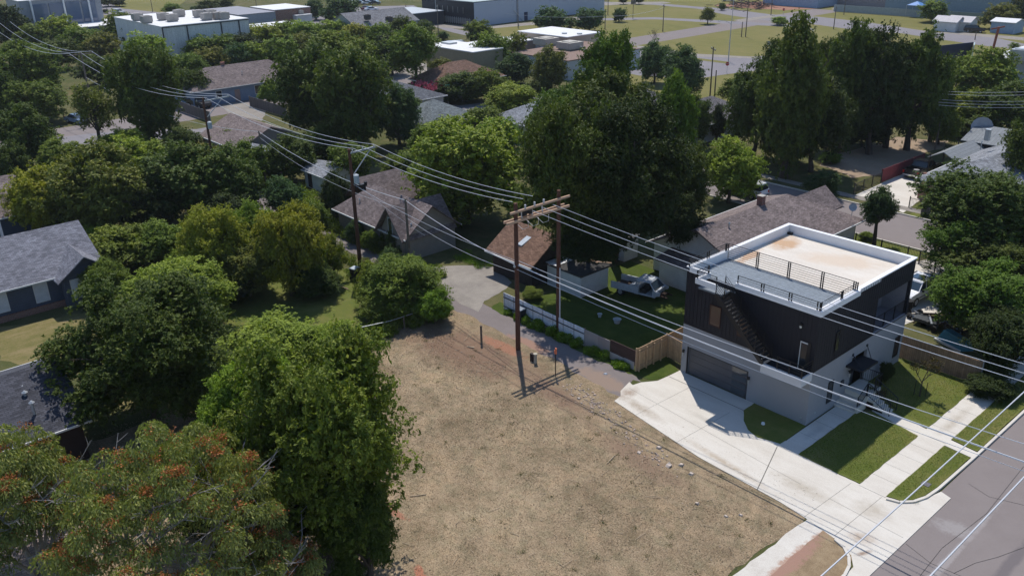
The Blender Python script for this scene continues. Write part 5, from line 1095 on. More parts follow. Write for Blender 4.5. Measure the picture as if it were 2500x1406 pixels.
g = W(2258, 528); t_ = thing('brick_mailbox', 'grey brick mailbox on the kerb strip by the street', 'mailbox', (g.x, g.y, 0)); MB().box(g.x-.35, g.x+.35, g.y-.35, g.y+.35, 0, 1.3).build('pillar', M('dark_block', (.07, .065, .065)), t_); MB().box(g.x-.42, g.x+.42, g.y-.42, g.y+.42, 1.3, 1.4).build('cap', CONC_OLD, t_)
t_ = thing('large_satellite_dish', 'big round mesh satellite dish above the grey metal roof, right edge', 'satellite dish', (-36, 114, 0)); g = WY(2397, 311, 114); MB().tube([(g.x, 114, 0), (g.x, 114, g.z-.3)], .06, 6).build('mast', STEEL, t_); dish('reflector', '', g, 1.25, (.35, -.9, .25), M('dish_mesh_grey', (.34, .35, .37), .6), t_)
# junk pile: frame, wheels and a blue plastic boat hull
jp = thing('junk_pile', 'heap of twisted frames, pipes and machine parts on the grass beside the tree', 'junk', (-24.2, 63.9, 0)); jr = random.Random(3)
for mt, nme, cnt, sc_ in ((BLACKM, 'bent_pipe', 26, 1.4), (RUSTY, 'rusty_bar', 16, 1.3), (M('junk_grey', (.25, .27, .30), .5, metal=.3), 'metal_bar', 16, 1.1)):
    for k in range(cnt):
        mb = MB(); x_, y_ = -26.0+jr.random()*4.8, 0; y_ = 65.3-(x_+26.0)*.33+jr.uniform(-.7, .7); z_ = jr.uniform(.1, .8); a = jr.uniform(0, 6.28)
        L_ = jr.uniform(.4, sc_); mb.bar((x_, y_, z_), (x_+math.cos(a)*L_, y_+math.sin(a)*L_, max(.05, z_+jr.uniform(-.5, .4))), jr.choice((.05, .07, .12))); mb.build(nme, mt, jp)
MB().box(-25.2, -23.4, 63.7, 64.9, .35, .6).build('seat_plate', M('junk_dark', (.05, .055, .06), .5), jp)
for (x_, y_) in ((-25.8, 64.4), (-25.5, 65.6), (-23.4, 63.4)): MB().tube([(x_, y_, .25), (x_, y_+.15, .27)], .25, 12).build('wheel', RUBBER, jp)
t_ = thing('black_barrel', 'black upright barrel standing at the end of the junk pile', 'barrel', (-26.4, 65.4, 0)); MB().tube([(-26.4, 65.4, 0), (-26.4, 65.4, 1.1)], .35, 14).build('drum', M('barrel_black', (.012, .012, .012)), t_)
t_ = thing('blue_hull', 'overturned teal plastic hull with a white edge under the right-hand tree', 'boat', (-21.3, 62.6, 0), R(-18))
MB().hexa([(-1.3, -.6, 0), (.9, -.7, 0), (1.3, .5, 0), (-1.2, .6, 0), (-1.0, -.3, .9), (.6, -.35, .8), (.8, .25, .75), (-.9, .35, .85)]).build('shell', M('hull_teal', (.03, .16, .22), .4), t_, local=True, bevel=.1)
MB().box(-1.35, .95, -.78, -.64, 0, .14).build('rim', TRIM, t_, local=True)
g = W(2162, 22); t_ = thing('blue_canopy_tent', 'small blue pop-up canopy behind the far yard wall', 'tent', (g.x+70, g.y-5, 0))
g = W(2234, 42); t_.location = (g.x, g.y, 0); mb = MB(); s_ = 2.0
for a, b in (((-s_, -s_), (s_, -s_)), ((s_, -s_), (s_, s_)), ((s_, s_), (-s_, s_)), ((-s_, s_), (-s_, -s_))): mb.face([(a[0], a[1], 3.3), (b[0], b[1], 3.3), (0, 0, 4.3)])
mb.build('cover', M('tent_blue', (.10, .25, .55), .6), t_, local=True)
for a in (-1, 1):
    for b in (-1, 1): MB().box(a*s_-.05, a*s_+.05, b*s_-.05, b*s_+.05, 0, 3.3).build('pole', STEEL, t_, local=True)
# chunks of broken concrete and sticks on the lot
CH = M('rubble_stone', (.50, .42, .36), .9, .2)
def rock(mb, p, s, rr_):
    p = Vector(p); c = []
    for sx_, sy_, sz_ in ((-1, -1, 0), (1, -1, 0), (1, 1, 0), (-1, 1, 0), (-.7, -.7, 1), (.7, -.7, 1), (.7, .7, 1), (-.7, .7, 1)):
        c.append(p+Vector((sx_*s*rr_.uniform(.5, 1.1), sy_*s*rr_.uniform(.4, .9), sz_*s*rr_.uniform(.4, .9)-.02)))
    mb.hexa(c)
rr = random.Random(12)
CHP = [(1663, 1135, 0.20, 'largest pale concrete chunk in the broken pile near the driveway'), (1633, 1137, 0.23, 'grey concrete slab piece left of the largest pale chunk'), (1688, 1157, 0.18, 'tan chunk just below and right of the broken pile'), (1702, 1229, .16, 'small pale stone alone below the chunk group'),
       (1560, 1105, 0.15, 'flat reddish stone above the broken pile'), (1413, 973, 0.14, 'pale brick piece at the top of the rubble by the alley'), (1808, 1257, 0.12, 'pinkish brick bit near the lower right of the lot'), (1772, 1260, .14, 'small white bit left of the pinkish brick'), (1608, 1093, .18, 'tan brick between the rubble strip and driveway')]
for a_, b_, s_, lb in CHP:
    g = W(a_, b_, .02); mb = MB(); rock(mb, (0, 0, 0), s_, rr); o = mb.build('concrete_chunk', CH); o.location = g; tag(o, lb, 'rubble', 'loose chunks on the lot')
mb = MB()
for k in range(520):
    u = rr.random()
    if u < .45: a_, b_ = rr.gauss(1450, 40), 0; b_ = 985+(a_-1450)*.65+rr.gauss(0, 14)
    elif u < .65: a_, b_ = rr.gauss(1560, 40), 0; b_ = 1080+(a_-1560)*.7+rr.gauss(0, 14)
    elif u < .8: a_, b_ = rr.uniform(930, 1250), rr.uniform(810, 900)
    else: a_, b_ = rr.uniform(950, 1900), rr.uniform(880, 1380)
    g = W(a_, b_, .02)
    if g.x > -18.3 or g.y > 38.3: continue
    rock(mb, g, rr.choice((.03, .04, .05, .07, .10)) if u < .65 else rr.choice((.02, .03, .045)), rr)
tag(mb.build('rubble', M('rubble_bits', (.42, .33, .27), .9, .35, .7)), 'scattered brick bits and pebbles over the vacant lot', 'rubble', None, 'stuff')
STK = M('dry_stick', (.42, .33, .23), .9, .25)
mb = MB()
for k in range(170):
    a_, b_ = (rr.uniform(930, 1330), rr.uniform(800, 950)) if k < 90 else (rr.uniform(950, 1800), rr.uniform(900, 1390))
    g = W(a_, b_, .05); an = rr.uniform(0, 6.28); L_ = rr.choice((.25, .4, .7))
    if g.y > 38: continue
    mb.bar(g, (g.x+math.cos(an)*L_, g.y+math.sin(an)*L_, .05+rr.uniform(0, .05)), .018)
tag(mb.build('twig_litter', STK), 'dry twigs and stalks strewn over the vacant lot', 'litter', None, 'stuff')
for (a_, b_), (c_, d_), lb in (((1140, 846), (1158, 848), 'pale broken board on the upper lot beside the lone post'), ((815, 692), (850, 706), 'reddish plank by the shady lawn near the bin'), ((1000, 1211), (1040, 1206), 'long bleached branch on the lower left of the lot'), ((1483, 1130), (1502, 1110), 'thin straw-coloured stick in the middle of the lot')):
    p, q_ = W(a_, b_, .06), W(c_, d_, .06); o = MB().bar((0, 0, 0), q_-p, .09 if 'board' in lb or 'plank' in lb else .03, .04).build('loose_stick', M('plank_tan', (.5, .33, .25)) if 'plank' in lb else STK); o.location = p; tag(o, lb, 'stick')
bp_ = M('brush_pile_wood', (.12, .085, .07), .95, .3); g = W(1830, 16); mb = MB()
for k in range(160):
    p = g+Vector((rr.gauss(0, 4), rr.gauss(0, 5), 0)); z_ = max(.1, 3.4-((p-g).length*.4)); zz = rr.uniform(0, z_); an = rr.uniform(0, 6.28); mb.bar((p.x, p.y, zz), (p.x+math.cos(an)*2.6, p.y+math.sin(an)*2.6, zz+rr.uniform(-.5, .8)), .14)
o = mb.build('brush_pile', bp_); tag(o, 'brown heap of cut branches beside the red dirt lot', 'brush pile')

HAZE = .00011
# ================================================================== vegetation
def foliage_mat(name, berry=False):
    m, nt, b = _nt(name)
    at = N(nt, 'ShaderNodeAttribute', attribute_name='tint').outputs['Fac']
    oc = N(nt, 'ShaderNodeObjectInfo').outputs['Color']
    k = ramp(nt, at, [(0, (.55, .62, .6)), (.5, (1, 1, 1)), (.8, (1.45, 1.35, 1.1)), (1, (1.9, 1.65, 1.2))])
    c = mix(nt, 1.0, oc, k, 'MULTIPLY')
    if berry:
        be = N(nt, 'ShaderNodeAttribute', attribute_name='berry').outputs['Fac']
        c = mix(nt, be, c, ramp(nt, at, [(0, (.20, .06, .025)), (1, (.50, .19, .07))]))
    nt.links.new(c, b.inputs['Base Color']); b.inputs['Roughness'].default_value = .6; b.inputs['Specular IOR Level'].default_value = .12
    tr_ = N(nt, 'ShaderNodeBsdfTranslucent'); nt.links.new(mix(nt, 1.0, c, (1.3, 1.5, .5), 'MULTIPLY'), tr_.inputs[0])
    ms = N(nt, 'ShaderNodeMixShader'); ms.inputs[0].default_value = .20
    nt.links.new(b.outputs[0], ms.inputs[1]); nt.links.new(tr_.outputs[0], ms.inputs[2]); nt.links.new(ms.outputs[0], nt.nodes['Material Output'].inputs[0])
    return m
FOL = foliage_mat('leaves'); FOLB = foliage_mat('berry_leaves', True)
def unit(v): return v/np.maximum(1e-9, np.linalg.norm(v, axis=1))[:, None]
def crown_arrays(seed, n, leaf, kind='r', K=60, cr=(.17, .32), asp=2.0):
    """boughs -> leaf clumps -> leaves, filling a unit crown; leaf = leaf length / crown radius"""
    g = np.random.default_rng(seed); M_ = 19 if kind != 'o' else 10
    d = unit(g.normal(size=(M_, 3))); d[:, 2] = np.where(d[:, 2] < -.80, -d[:, 2], d[:, 2])
    # spread the boughs apart
    for _ in range(12):
        dd = d[:, None]-d[None]; q = (dd**2).sum(2)+np.eye(M_)*9; d = unit(d+.06*(dd/q[..., None]**1.5).sum(1))
    lb = d*g.uniform(.50, .74, M_)[:, None]; lr = g.uniform(.22, .44, M_)
    lb[0] = (0, 0, .1); lr[0] = .55
    if kind == 't':
        w_ = np.clip(.66+.42*(1-lb[:, 2])/2*1.15, .5, 1.08); lb[:, 0] *= w_; lb[:, 1] *= w_; lr *= np.clip(w_+.12, .5, 1)
        lb[1] = (g.uniform(-.1, .1), g.uniform(-.1, .1), .74); lr[1] = .24; lb[2] = (g.uniform(-.3, .3), g.uniform(-.3, .3), .55); lr[2] = .24
    elif kind == 'c':
        w_ = np.clip((1-lb[:, 2])/2, .1, 1)**.8; lb[:, 0] *= w_; lb[:, 1] *= w_; lr *= np.clip(w_, .35, 1)
    if kind in 'rsw': lb[:, :2] *= (1+.55*np.clip(-lb[:, 2], 0, 1))[:, None]
    if kind == 'u': lb[:, :2] *= (1.12-.42*np.clip(-lb[:, 2]+.1, 0, 1))[:, None]; lb[:, 2] = np.where(lb[:, 2] > 0, lb[:, 2]*1.05, lb[:, 2])
    # clumps sit on the outside of the boughs
    K = K*4; wl = lr**2/np.sum(lr**2); li = g.choice(M_, K, p=wl)
    cd = unit(g.normal(size=(K, 3))+.55*unit(lb+1e-6)[li]+np.array([0, 0, .12]))
    c = lb[li]+cd*(lr[li]*g.uniform(.55, 1.08, K))[:, None]*np.array([1, 1, .9]); rad = g.uniform(.30, 1.0, K)**1.2*cr[1]*.60
    sp = g.random(K) < .22; c[sp] += cd[sp]*g.uniform(.06, .22, sp.sum())[:, None]; rad[sp] *= .7      # sprays reaching out of the outline
    if kind == 'o': rad *= .8
    c[:, 2] = np.clip(c[:, 2], -1.0, 1.05)
    wgt = rad**2; wgt /= wgt.sum(); S = max(40, n//13); cs = g.choice(K, S, p=wgt)     # sprigs of about 13 leaves
    ds = unit(unit(g.normal(size=(S, 3)))+.35*cd[cs]+np.array([0, 0, .22])); rr_ = g.random(S)**.5; far_ = g.random(S) < .16; rr_[far_] *= 1.45
    ps = c[cs]+ds*(rad[cs]*rr_)[:, None]*np.array([1.2, 1.2, .75]); us = unit(ds*.8+.6*g.normal(size=(S, 3))*np.array([1, 1, .5])+np.array([0, 0, -.5 if kind == 'w' else .05]))
    si = np.arange(n) % S; ci = cs[si]; dr = ds[si]; tt = g.random(n)
    p = ps[si]+us[si]*(tt*leaf*1.9)[:, None]*(.6+.8*g.random(S)[si])[:, None]+g.normal(size=(n, 3))*leaf*.30-np.array([0, 0, 1])*(tt**2*leaf*.5)[:, None]
    fill = g.random(n) < .15; lf = g.choice(M_, fill.sum(), p=wl); p[fill] = lb[lf]+unit(g.normal(size=(fill.sum(), 3)))*(lr[lf]*g.random(fill.sum())**.4*.8)[:, None]  # larger inner leaves, added to stop light leaking through the crown
    nrm = unit(.45*dr+.62*g.normal(size=(n, 3))+np.array([0, 0, .85])); ax = unit(np.cross(nrm, np.cross(us[si]+.8*g.normal(size=(n, 3)), nrm)))
    sd_ = np.cross(nrm, ax); L = leaf*g.uniform(.45, 1.4, n); L[fill] *= 2.2
    tint = np.clip(.36*(g.random(K)**1.3)[ci]+.26*g.random(S)[si]+.10+.26*g.random(n)**1.5+.10*p[:, 2], 0, 1)
    p = p/1.08
    return p, ax*(L/2)[:, None], sd_*(L/2/asp)[:, None], tint
def leaves_mesh(name, p, a, s, tint, mat, extra=None):
    n = len(p); v = np.empty((n, 4, 3), np.float32); v[:, 0] = p-a; v[:, 1] = p+s; v[:, 2] = p+a; v[:, 3] = p-s
    me = bpy.data.meshes.new(name); me.vertices.add(n*4); me.vertices.foreach_set('co', v.ravel())
    me.loops.add(n*4); me.loops.foreach_set('vertex_index', np.arange(n*4, dtype=np.int32))
    me.polygons.add(n); me.polygons.foreach_set('loop_start', np.arange(0, n*4, 4, dtype=np.int32)); me.polygons.foreach_set('loop_total', np.full(n, 4, np.int32))
    for nm, arr in [('tint', tint)]+(extra or []):
        at = me.attributes.new(nm, 'FLOAT', 'POINT'); at.data.foreach_set('value', np.repeat(arr, 4).astype(np.float32))
    me.materials.append(mat); me.update(); me.validate(); return me
PROTO = {}
def proto(kind, i, dens):
    key = (kind, i, dens)
    if key not in PROTO:
        n, leaf, K = {'far': (9000, .11, 48), 'mid': (30000, .068, 90), 'near': (110000, .038, 170)}[dens]
        if kind == 'o': n = int(n*.35)
        cr = {'far': (.20, .36), 'mid': (.17, .31), 'near': (.13, .27)}[dens]
        sd_ = 100+i*17+ord(kind)*3+{'far': 0, 'mid': 1000, 'near': 2000}[dens]
        PROTO[key] = leaves_mesh('crown', *crown_arrays(sd_, n, leaf, kind, K, cr), FOL)
    return PROTO[key]
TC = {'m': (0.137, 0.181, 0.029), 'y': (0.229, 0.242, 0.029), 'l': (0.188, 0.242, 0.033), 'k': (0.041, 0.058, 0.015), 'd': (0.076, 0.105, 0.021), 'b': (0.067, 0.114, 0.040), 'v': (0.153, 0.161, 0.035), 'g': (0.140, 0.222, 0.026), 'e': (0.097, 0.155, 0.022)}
trr = random.Random(77)
def solve(cx, cy, rx, ry, clear):
    zc = 5.0
    for _ in range(12):
        c = W(cx, cy, zc); dv = c-Vector((0, 0, CAM_H)); D = dv.length; s = F_PX/dv.dot(CF); al = math.asin(-dv.z/D)
        r_ = rx/s; v_ = ry/s; q = v_*v_-(r_*math.sin(al))**2
        rz = math.sqrt(max(q, (.42*r_)**2))/math.cos(al); zc = clear+rz
    return c, r_, rz, s
def tree(cx, cy, rx, ry, kind, colr, label, clear=1.2, name='tree', group=None, dens=None, cat='tree', trunk=True, mat=None, mesh=None, crown_name='crown', r_over=None, lean_=None):
    clear = clear if (clear > 3.2 or kind == 'o' or colr == 'b' and clear == 1.9) else min(clear*.4, 1.0)
    c, r_, rz, s = solve(cx, cy, rx, ry, clear)
    dens = dens or ('far' if s < 12.5 else 'mid' if s < 27 else 'near')
    lx, ly = lean_ or (0, 0); t_ = thing(name, label, cat, (c.x+lx, c.y+ly, 0), 0, group)
    me = mesh or proto(kind, trr.randrange(3 if dens != 'near' else 2), dens)
    o = bpy.data.objects.new(crown_name, me); COL.objects.link(o); o.parent = t_
    zc = clear+rz; o.location = (-lx, -ly, zc); o.scale = (r_*1.02, r_*1.02, rz*1.02); o.rotation_euler = (0, 0, trr.uniform(0, 6.28))
    cc = TC[colr]; jv = trr.uniform(.88, 1.12); o.color = (cc[0]*jv*trr.uniform(.92, 1.08), cc[1]*jv, cc[2]*jv, 1)
    if trunk:
        tb = .045*(zc+rz)*.45+.06; mb = MB(); lean = (trr.uniform(-.04, .04)*zc-lx*.8, trr.uniform(-.04, .04)*zc-ly*.8)
        zf = max(.6, clear*.9+.15*rz); mb.tube([(0, 0, -.1), (lean[0]*.3, lean[1]*.3, zf*.6), (lean[0], lean[1], zf), (lean[0]*1.4, lean[1]*1.4, zc), (lean[0]*1.6, lean[1]*1.6, zc+rz*.55)], [tb*1.25, tb, tb*.85, tb*.5, tb*.12], 7)
        nl = 5 if dens == 'far' else 9
        for k in range(nl):
            a = 6.28*k/nl+trr.uniform(-.4, .4); z0 = zf+(zc-zf)*trr.uniform(0, .8); e = trr.uniform(.55, .8); zz = zc+rz*trr.uniform(-.35, .55)
            mb.tube([(lean[0], lean[1], z0), (math.cos(a)*r_*e*.45-lx, math.sin(a)*r_*e*.45-ly, z0+(zz-z0)*.6), (math.cos(a)*r_*e-lx, math.sin(a)*r_*e-ly, zz)], [tb*.45, tb*.28, tb*.06], 5)
        mb.build('trunk', mat or BARK, t_, local=True)
    return t_
T = [
 # foreground, middle and right
 (765, 1100, 228, 305, 'u', 'm', 'broad dense bright green tree filling the lower middle beside the dry lot', 1.0),
 (610, 1010, 130, 170, 'r', 'g', 'bright green round tree between the berry tree and the broad lower tree', 1.0),
 (885, 1290, 100, 140, 's', 'd', 'dark lower boughs tree at the lot edge below the broad green tree', .4),  # dark leaf colour stands in for the shade under the broad crown
 (660, 855, 150, 95, 's', 'l', 'tall thicket of light green saplings above the broad lower tree', .3),
 (820, 850, 90, 80, 'r', 'l', 'leafy sapling clump at the brushy lot edge right of the thicket', .2),
 (345, 855, 205, 195, 'u', 'd', 'large mid-green tree overhanging the dark roof and dry lawn', .8),
 (440, 715, 130, 105, 'r', 'l', 'rounded green tree right of the blue-grey house porch', .8),
 (290, 605, 95, 62, 'r', 'm', 'small green tree beyond the ridge of the blue-grey house', .6),
 (520, 600, 95, 112, 's', 'y', 'yellow-green tree above the shady lawn, left one of the pair', .6),
 (700, 600, 95, 122, 's', 'y', 'yellow-green tree above the shady lawn, right one of the pair', .6),
 (600, 655, 85, 72, 's', 'v', 'thin yellowish tree between the pair above the shady lawn', .4),
 (815, 620, 42, 55, 'o', 'y', 'slim sapling tree left of the transformer pole foot', .5),
 (105, 480, 88, 90, 'w', 'y', 'feathery yellow-green tree over the brown gabled house at the left edge', 1.5),
 (235, 460, 125, 125, 's', 'v', 'dense olive tree right of the feathery yellow-green one', .6),
 (330, 400, 90, 70, 'r', 'l', 'lighter green tree top behind the dense olive tree', .8),
 (450, 440, 120, 100, 's', 'd', 'wide dark green tree left of the second utility pole', .5),
 (560, 440, 85, 95, 'r', 'd', 'dark round tree directly below the second utility pole', .5),
 (975, 690, 105, 80, 's', 'm', 'bushy green tangle at the top corner of the vacant lot', .1),
 (905, 690, 55, 62, 'o', 'l', 'loose light green thicket at the left end of the lot-corner tangle', .1),
 (1000, 655, 45, 42, 'o', 'm', 'tall weedy growth in front of the short grey pole', .1),
 (930, 745, 60, 45, 'r', 'm', 'low brush in front of the lot-corner tangle', .05),
 (1060, 745, 48, 48, 'r', 'g', 'bright leafy shrub at the right end of the lot-corner tangle', .1),
 (955, 640, 42, 40, 'o', 'b', 'blue-green weed clump above the lot-corner tangle', .1),
 (1140, 410, 150, 135, 'u', 'l', 'large light green tree in front of the pecan spire, above the alley garage', 1.2),
 (1275, 500, 60, 60, 'o', 'm', 'loose green tree behind the twin-pole crossarms', 1.0),
 (1250, 245, 70, 48, 'w', 'l', 'weeping light green tree left of the pecan spire, upper side', 1.0),
 (1482, 175, 72, 118, 'r', 'e', 'tall pecan spire with sunlit top in the centre of the view', 9.0),
 (1465, 300, 112, 130, 's', 'd', 'broad dark pecan shoulder directly under the sunlit spire', 5.0),
 (1400, 430, 130, 200, 'u', 'd', 'dark left half of the massive pecan group behind the twin poles', 3.6),
 (1525, 440, 150, 198, 'u', 'k', 'very dark massive pecan standing over the stripped pickup yard', 3.3),
 (1648, 285, 56, 118, 'r', 'e', 'narrow upright pecan top on the right of the central dark group', 6.0),
 (1665, 440, 82, 120, 's', 'd', 'dark pecan boughs right of the massive one, behind the brown roof', 3.4),
 (1355, 300, 75, 100, 'r', 'e', 'sunlit shoulder tree left of the pecan spire', 3.0),
 (1785, 410, 78, 82, 'r', 'l', 'light green round tree between street and brown roof', .8),
 (1752, 292, 33, 48, 'c', 'k', 'small dark conical evergreen in front of the grey hip roof', .3),
 (1665, 175, 58, 65, 'r', 'b', 'dark bluish tree behind the narrow pecan beside the boulevard', .8),
 (1600, 150, 45, 50, 'r', 'b', 'blue-green tree left of the dark bluish one by the boulevard', .8),
 (1935, 230, 98, 188, 't', 'd', 'tall pecan with reddish brown tip on the street corner', 2.5),
 (1850, 260, 70, 115, 's', 'd', 'dark spreading pecan left of the reddish-tipped one', 1.5),
 (1995, 290, 90, 120, 's', 'k', 'low dark pecan right behind the reddish-tipped one', 1.5),
 (1893, 165, 45, 75, 'r', 'd', 'left shoulder pecan crown beside the reddish-tipped one', 5.0),
 (2010, 185, 52, 85, 's', 'd', 'ragged pecan crown filling between reddish-tipped and second tall pecan', 5.0),
 (2110, 120, 42, 62, 'r', 'd', 'small upper pecan crown between second and third of the row', 7.0),
 (2190, 180, 52, 90, 's', 'k', 'ragged dark pecan crown between third and rightmost of the row', 5.0),
 (2288, 245, 48, 85, 's', 'd', 'ragged pecan crown at the right end of the row', 3.0),
 (1545, 335, 92, 105, 's', 'd', 'dark pecan crown between the spire and the narrow upright top', 5.0),
 (1690, 592, 52, 44, 's', 'k', 'dark shrub-like tree against the near gable of the brown-roofed house', .4),
 (2065, 205, 78, 150, 't', 'd', 'second tall pecan of the street-corner row', 2.5),
 (2145, 215, 88, 145, 's', 'k', 'third broad dark pecan of the street-corner row', 2.5),
 (2240, 205, 80, 145, 't', 'd', 'rightmost pecan of the street-corner row', 2.5),
 (1815, 215, 52, 45, 'r', 'm', 'mid-green tree at the junction lawn left of the pecan row', .5),
 (2405, 185, 88, 75, 'r', 'm', 'bushy tree in front of the white-roofed store, right edge', .8),
 (2335, 262, 68, 52, 'w', 'y', 'yellow-green feathery tree between the pecan row and the right-hand wires', 1.0),
 (2450, 260, 80, 65, 's', 'd', 'dark spreading tree behind the parallel wires at the right edge', .8),
 (2310, 190, 35, 55, 'o', 'm', 'loose green tree below the dark billboard', .8),
 (2148, 505, 42, 52, 'r', 'b', 'small rounded street tree with bare trunk in front of the bungalow drive', 1.9),
 (2012, 447, 42, 36, 'r', 'b', 'low round street tree beside the dirt lot kerb', .6),
 (2450, 530, 195, 140, 'u', 'd', 'large pecan with reddish sprigs overhanging the right edge', 2.0),
 (2512, 385, 66, 100, 'r', 'd', 'upper crown at the right edge beside the grey hip roof', 3.0),
 (2395, 725, 128, 100, 'u', 'e', 'bright leafed tree over the junk pile at the right edge', 1.2),
 (2475, 830, 100, 90, 's', 'k', 'very dark low tree filling the right edge beside the sidewalk', .6),
 (2330, 600, 90, 70, 'o', 'e', 'loose green boughs tree above the side drive', 2.0),
 (255, 680, 62, 62, 'r', 'm', 'green tree pressed against the porch end of the blue-grey house', .3),
 (215, 585, 45, 42, 'r', 'l', 'small light tree touching the porch roof of the blue-grey house', .3),
 (540, 705, 85, 45, 's', 'k', 'shaded undergrowth tree at the left end of the shady lawn', .1),
 (770, 680, 60, 45, 's', 'd', 'low dark tree at the top of the shady lawn', .1),
 (900, 660, 35, 35, 'o', 'v', 'small olive saplings between bin and lot-corner tangle', .1),
 (395, 590, 70, 60, 'r', 'm', 'green tree between the small left tree and the yellow-green pair', .4),
 (455, 655, 60, 55, 'r', 'l', 'light shrub-like tree below the left tree of the yellow-green pair', .3),
 (625, 560, 60, 80, 's', 'l', 'leafy tree joining the yellow-green pair at the back', .4),
 (760, 640, 45, 60, 'r', 'm', 'dark-footed tree at the right end of the yellow-green pair', .3),
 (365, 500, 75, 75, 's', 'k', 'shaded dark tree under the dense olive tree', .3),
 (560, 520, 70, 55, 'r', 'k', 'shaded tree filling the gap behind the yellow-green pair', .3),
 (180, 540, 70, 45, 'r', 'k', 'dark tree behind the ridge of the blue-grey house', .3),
 (610, 400, 60, 60, 'r', 'm', 'green tree left of the vine-covered bank', .4),
 (500, 390, 60, 45, 'r', 'v', 'olive tree hiding the foot of the second utility pole', .4),
 (300, 350, 60, 45, 'r', 'l', 'light tree top beside the left kerb, behind the olive tree', .5),
 (20, 400, 50, 60, 'r', 'd', 'dark tree at the left picture edge above the brown gabled house', .5),
 (440, 345, 50, 40, 'r', 'd', 'dark low tree right of the big oak foot', .4),
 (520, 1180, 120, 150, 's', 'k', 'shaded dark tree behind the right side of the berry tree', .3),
 (480, 930, 90, 100, 'r', 'd', 'darker tree between the roof-overhanging tree and the broad one', .3),
 (1050, 350, 60, 60, 'r', 'm', 'round green tree beside the green-grey hip roof', .6),
 (1225, 330, 55, 55, 'r', 'g', 'green tree at the left shoulder of the pecan group', .8),
 (1440, 580, 95, 60, 's', 'k', 'dark low boughs tree over the white lean-to shed', 3.6),
 (1640, 530, 72, 70, 's', 'k', 'dark low tree between stripped pickup and brown roof', 3.3),
 (650, 1290, 120, 125, 's', 'k', 'shaded dark tree at the bottom left of the broad green tree', .2),  # added low tree; its dark leaf colour paints the broad tree's shaded foot
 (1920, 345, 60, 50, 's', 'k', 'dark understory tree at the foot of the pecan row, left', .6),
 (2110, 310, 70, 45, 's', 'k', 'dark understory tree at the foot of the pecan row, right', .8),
 (1700, 290, 45, 60, 'r', 'd', 'dark tree between the narrow pecan and the conical evergreen', .8),
 (2445, 645, 160, 95, 's', 'd', 'shaded tree between the two right-edge pecans', 1.0),
 (2420, 940, 60, 30, 'r', 'k', 'dark undergrowth tree beside the sidewalk end', .1),
 (2300, 300, 45, 50, 'r', 'm', 'tree left of the parallel wires', .6),
 (2380, 310, 60, 30, 'r', 'd', 'dark low tree behind the big satellite dish', .3),
 # middle distance
 (355, 225, 82, 135, 'u', 'd', 'big dark oak standing alone in the left middle distance', 1.0),
 (365, 130, 60, 50, 'r', 'l', 'sunlit top tree just behind the big dark oak', 3.0),
 (225, 265, 60, 65, 'o', 'v', 'slender open tree with bare stems right of the blue-grey sedan', 3.0),
 (770, 220, 98, 125, 'u', 'd', 'big dark tree in front of the slate blue house, left half', 1.5),
 (865, 240, 92, 135, 'u', 'd', 'big dark tree right of the slate blue house, right half', 1.5),
 (820, 130, 85, 60, 'r', 'm', 'rounded crown rising behind the big dark middle pair', 4.0),
 (970, 275, 58, 75, 'r', 'b', 'grey-green tree at the right foot of the dark middle pair', .5),
 (665, 225, 30, 30, 'r', 'l', 'small tree against the slate blue house wall', .5),
 (1008, 115, 68, 62, 'r', 'm', 'tree with two visible trunks beside the pale parking patch', 4.0),
 (700, 385, 68, 58, 's', 'd', 'dark tree behind the short pole near the white shed', .6),
 (860, 385, 62, 55, 'o', 'm', 'loose tree behind the transformer pole top', .8),
 (790, 345, 60, 50, 'r', 'd', 'round dark tree above the white shed', .8),
 (1185, 292, 55, 40, 'r', 'm', 'mid-green tree hiding the eave of the pale blue-grey roof', .5),
 (1000, 262, 40, 36, 'r', 'd', 'dark tree in front of the green-grey roof gable', .5),
 (1085, 320, 50, 40, 'r', 'd', 'dark tree between green-grey roof and the large light green tree', .5),
 (820, 470, 42, 55, 'r', 'k', 'ivy-dark tree at the left corner of the cross-gable roof', .3),
 (985, 405, 55, 45, 'r', 'm', 'green tree behind the ridge of the cross-gable house', .6),
 (560, 345, 40, 34, 'r', 'm', 'small tree beside the second utility pole foot', .4),
 (60, 330, 75, 80, 'r', 'd', 'dark tree at the far left above the yellow feathery one', .6),
 (150, 385, 60, 50, 'r', 'm', 'green tree beside the left kerb grass', .5),
 (70, 160, 80, 70, 's', 'm', 'broad mid-green tree near the far left wires', 1.0),
 (85, 240, 78, 55, 'r', 'm', 'broad tree under the wires at the far left', .8),
 (10, 230, 45, 70, 'r', 'd', 'dark tree cut by the left picture edge, middle height', .6),
 (25, 60, 50, 55, 's', 'k', 'dark tree mass tree in the top left corner', 1.0),
 (65, 25, 45, 35, 's', 'k', 'dark tree behind the corner one at the top left', 1.0),
 (150, 72, 45, 38, 'r', 'l', 'bright round tree in front of the flat white shop', 1.0),
 (90, 90, 45, 32, 'r', 'm', 'mid-green tree left of the bright round one', .6),
 (200, 100, 48, 36, 'r', 'm', 'green tree right of the bright round one', .6),
 (135, 130, 60, 36, 'r', 'd', 'dark green tree just above the fan of wires', .6),
 (245, 120, 50, 40, 'r', 'v', 'olive tree left of the oak top, second row', .6),
 (300, 65, 42, 38, 'r', 'm', 'tree in front of the pale warehouse left corner', .6),
 (345, 80, 45, 40, 'r', 'd', 'dark tree overlapping the pale warehouse wall, left', .6),
 (240, 170, 55, 36, 'r', 'd', 'dark low tree beneath the wires left of the oak', .6),
 (290, 160, 40, 36, 'r', 'v', 'brownish olive tree touching the oak on its left', .6),
 (395, 95, 35, 38, 'r', 'd', 'dark tree under the warehouse wall by the first downpipe', .6),
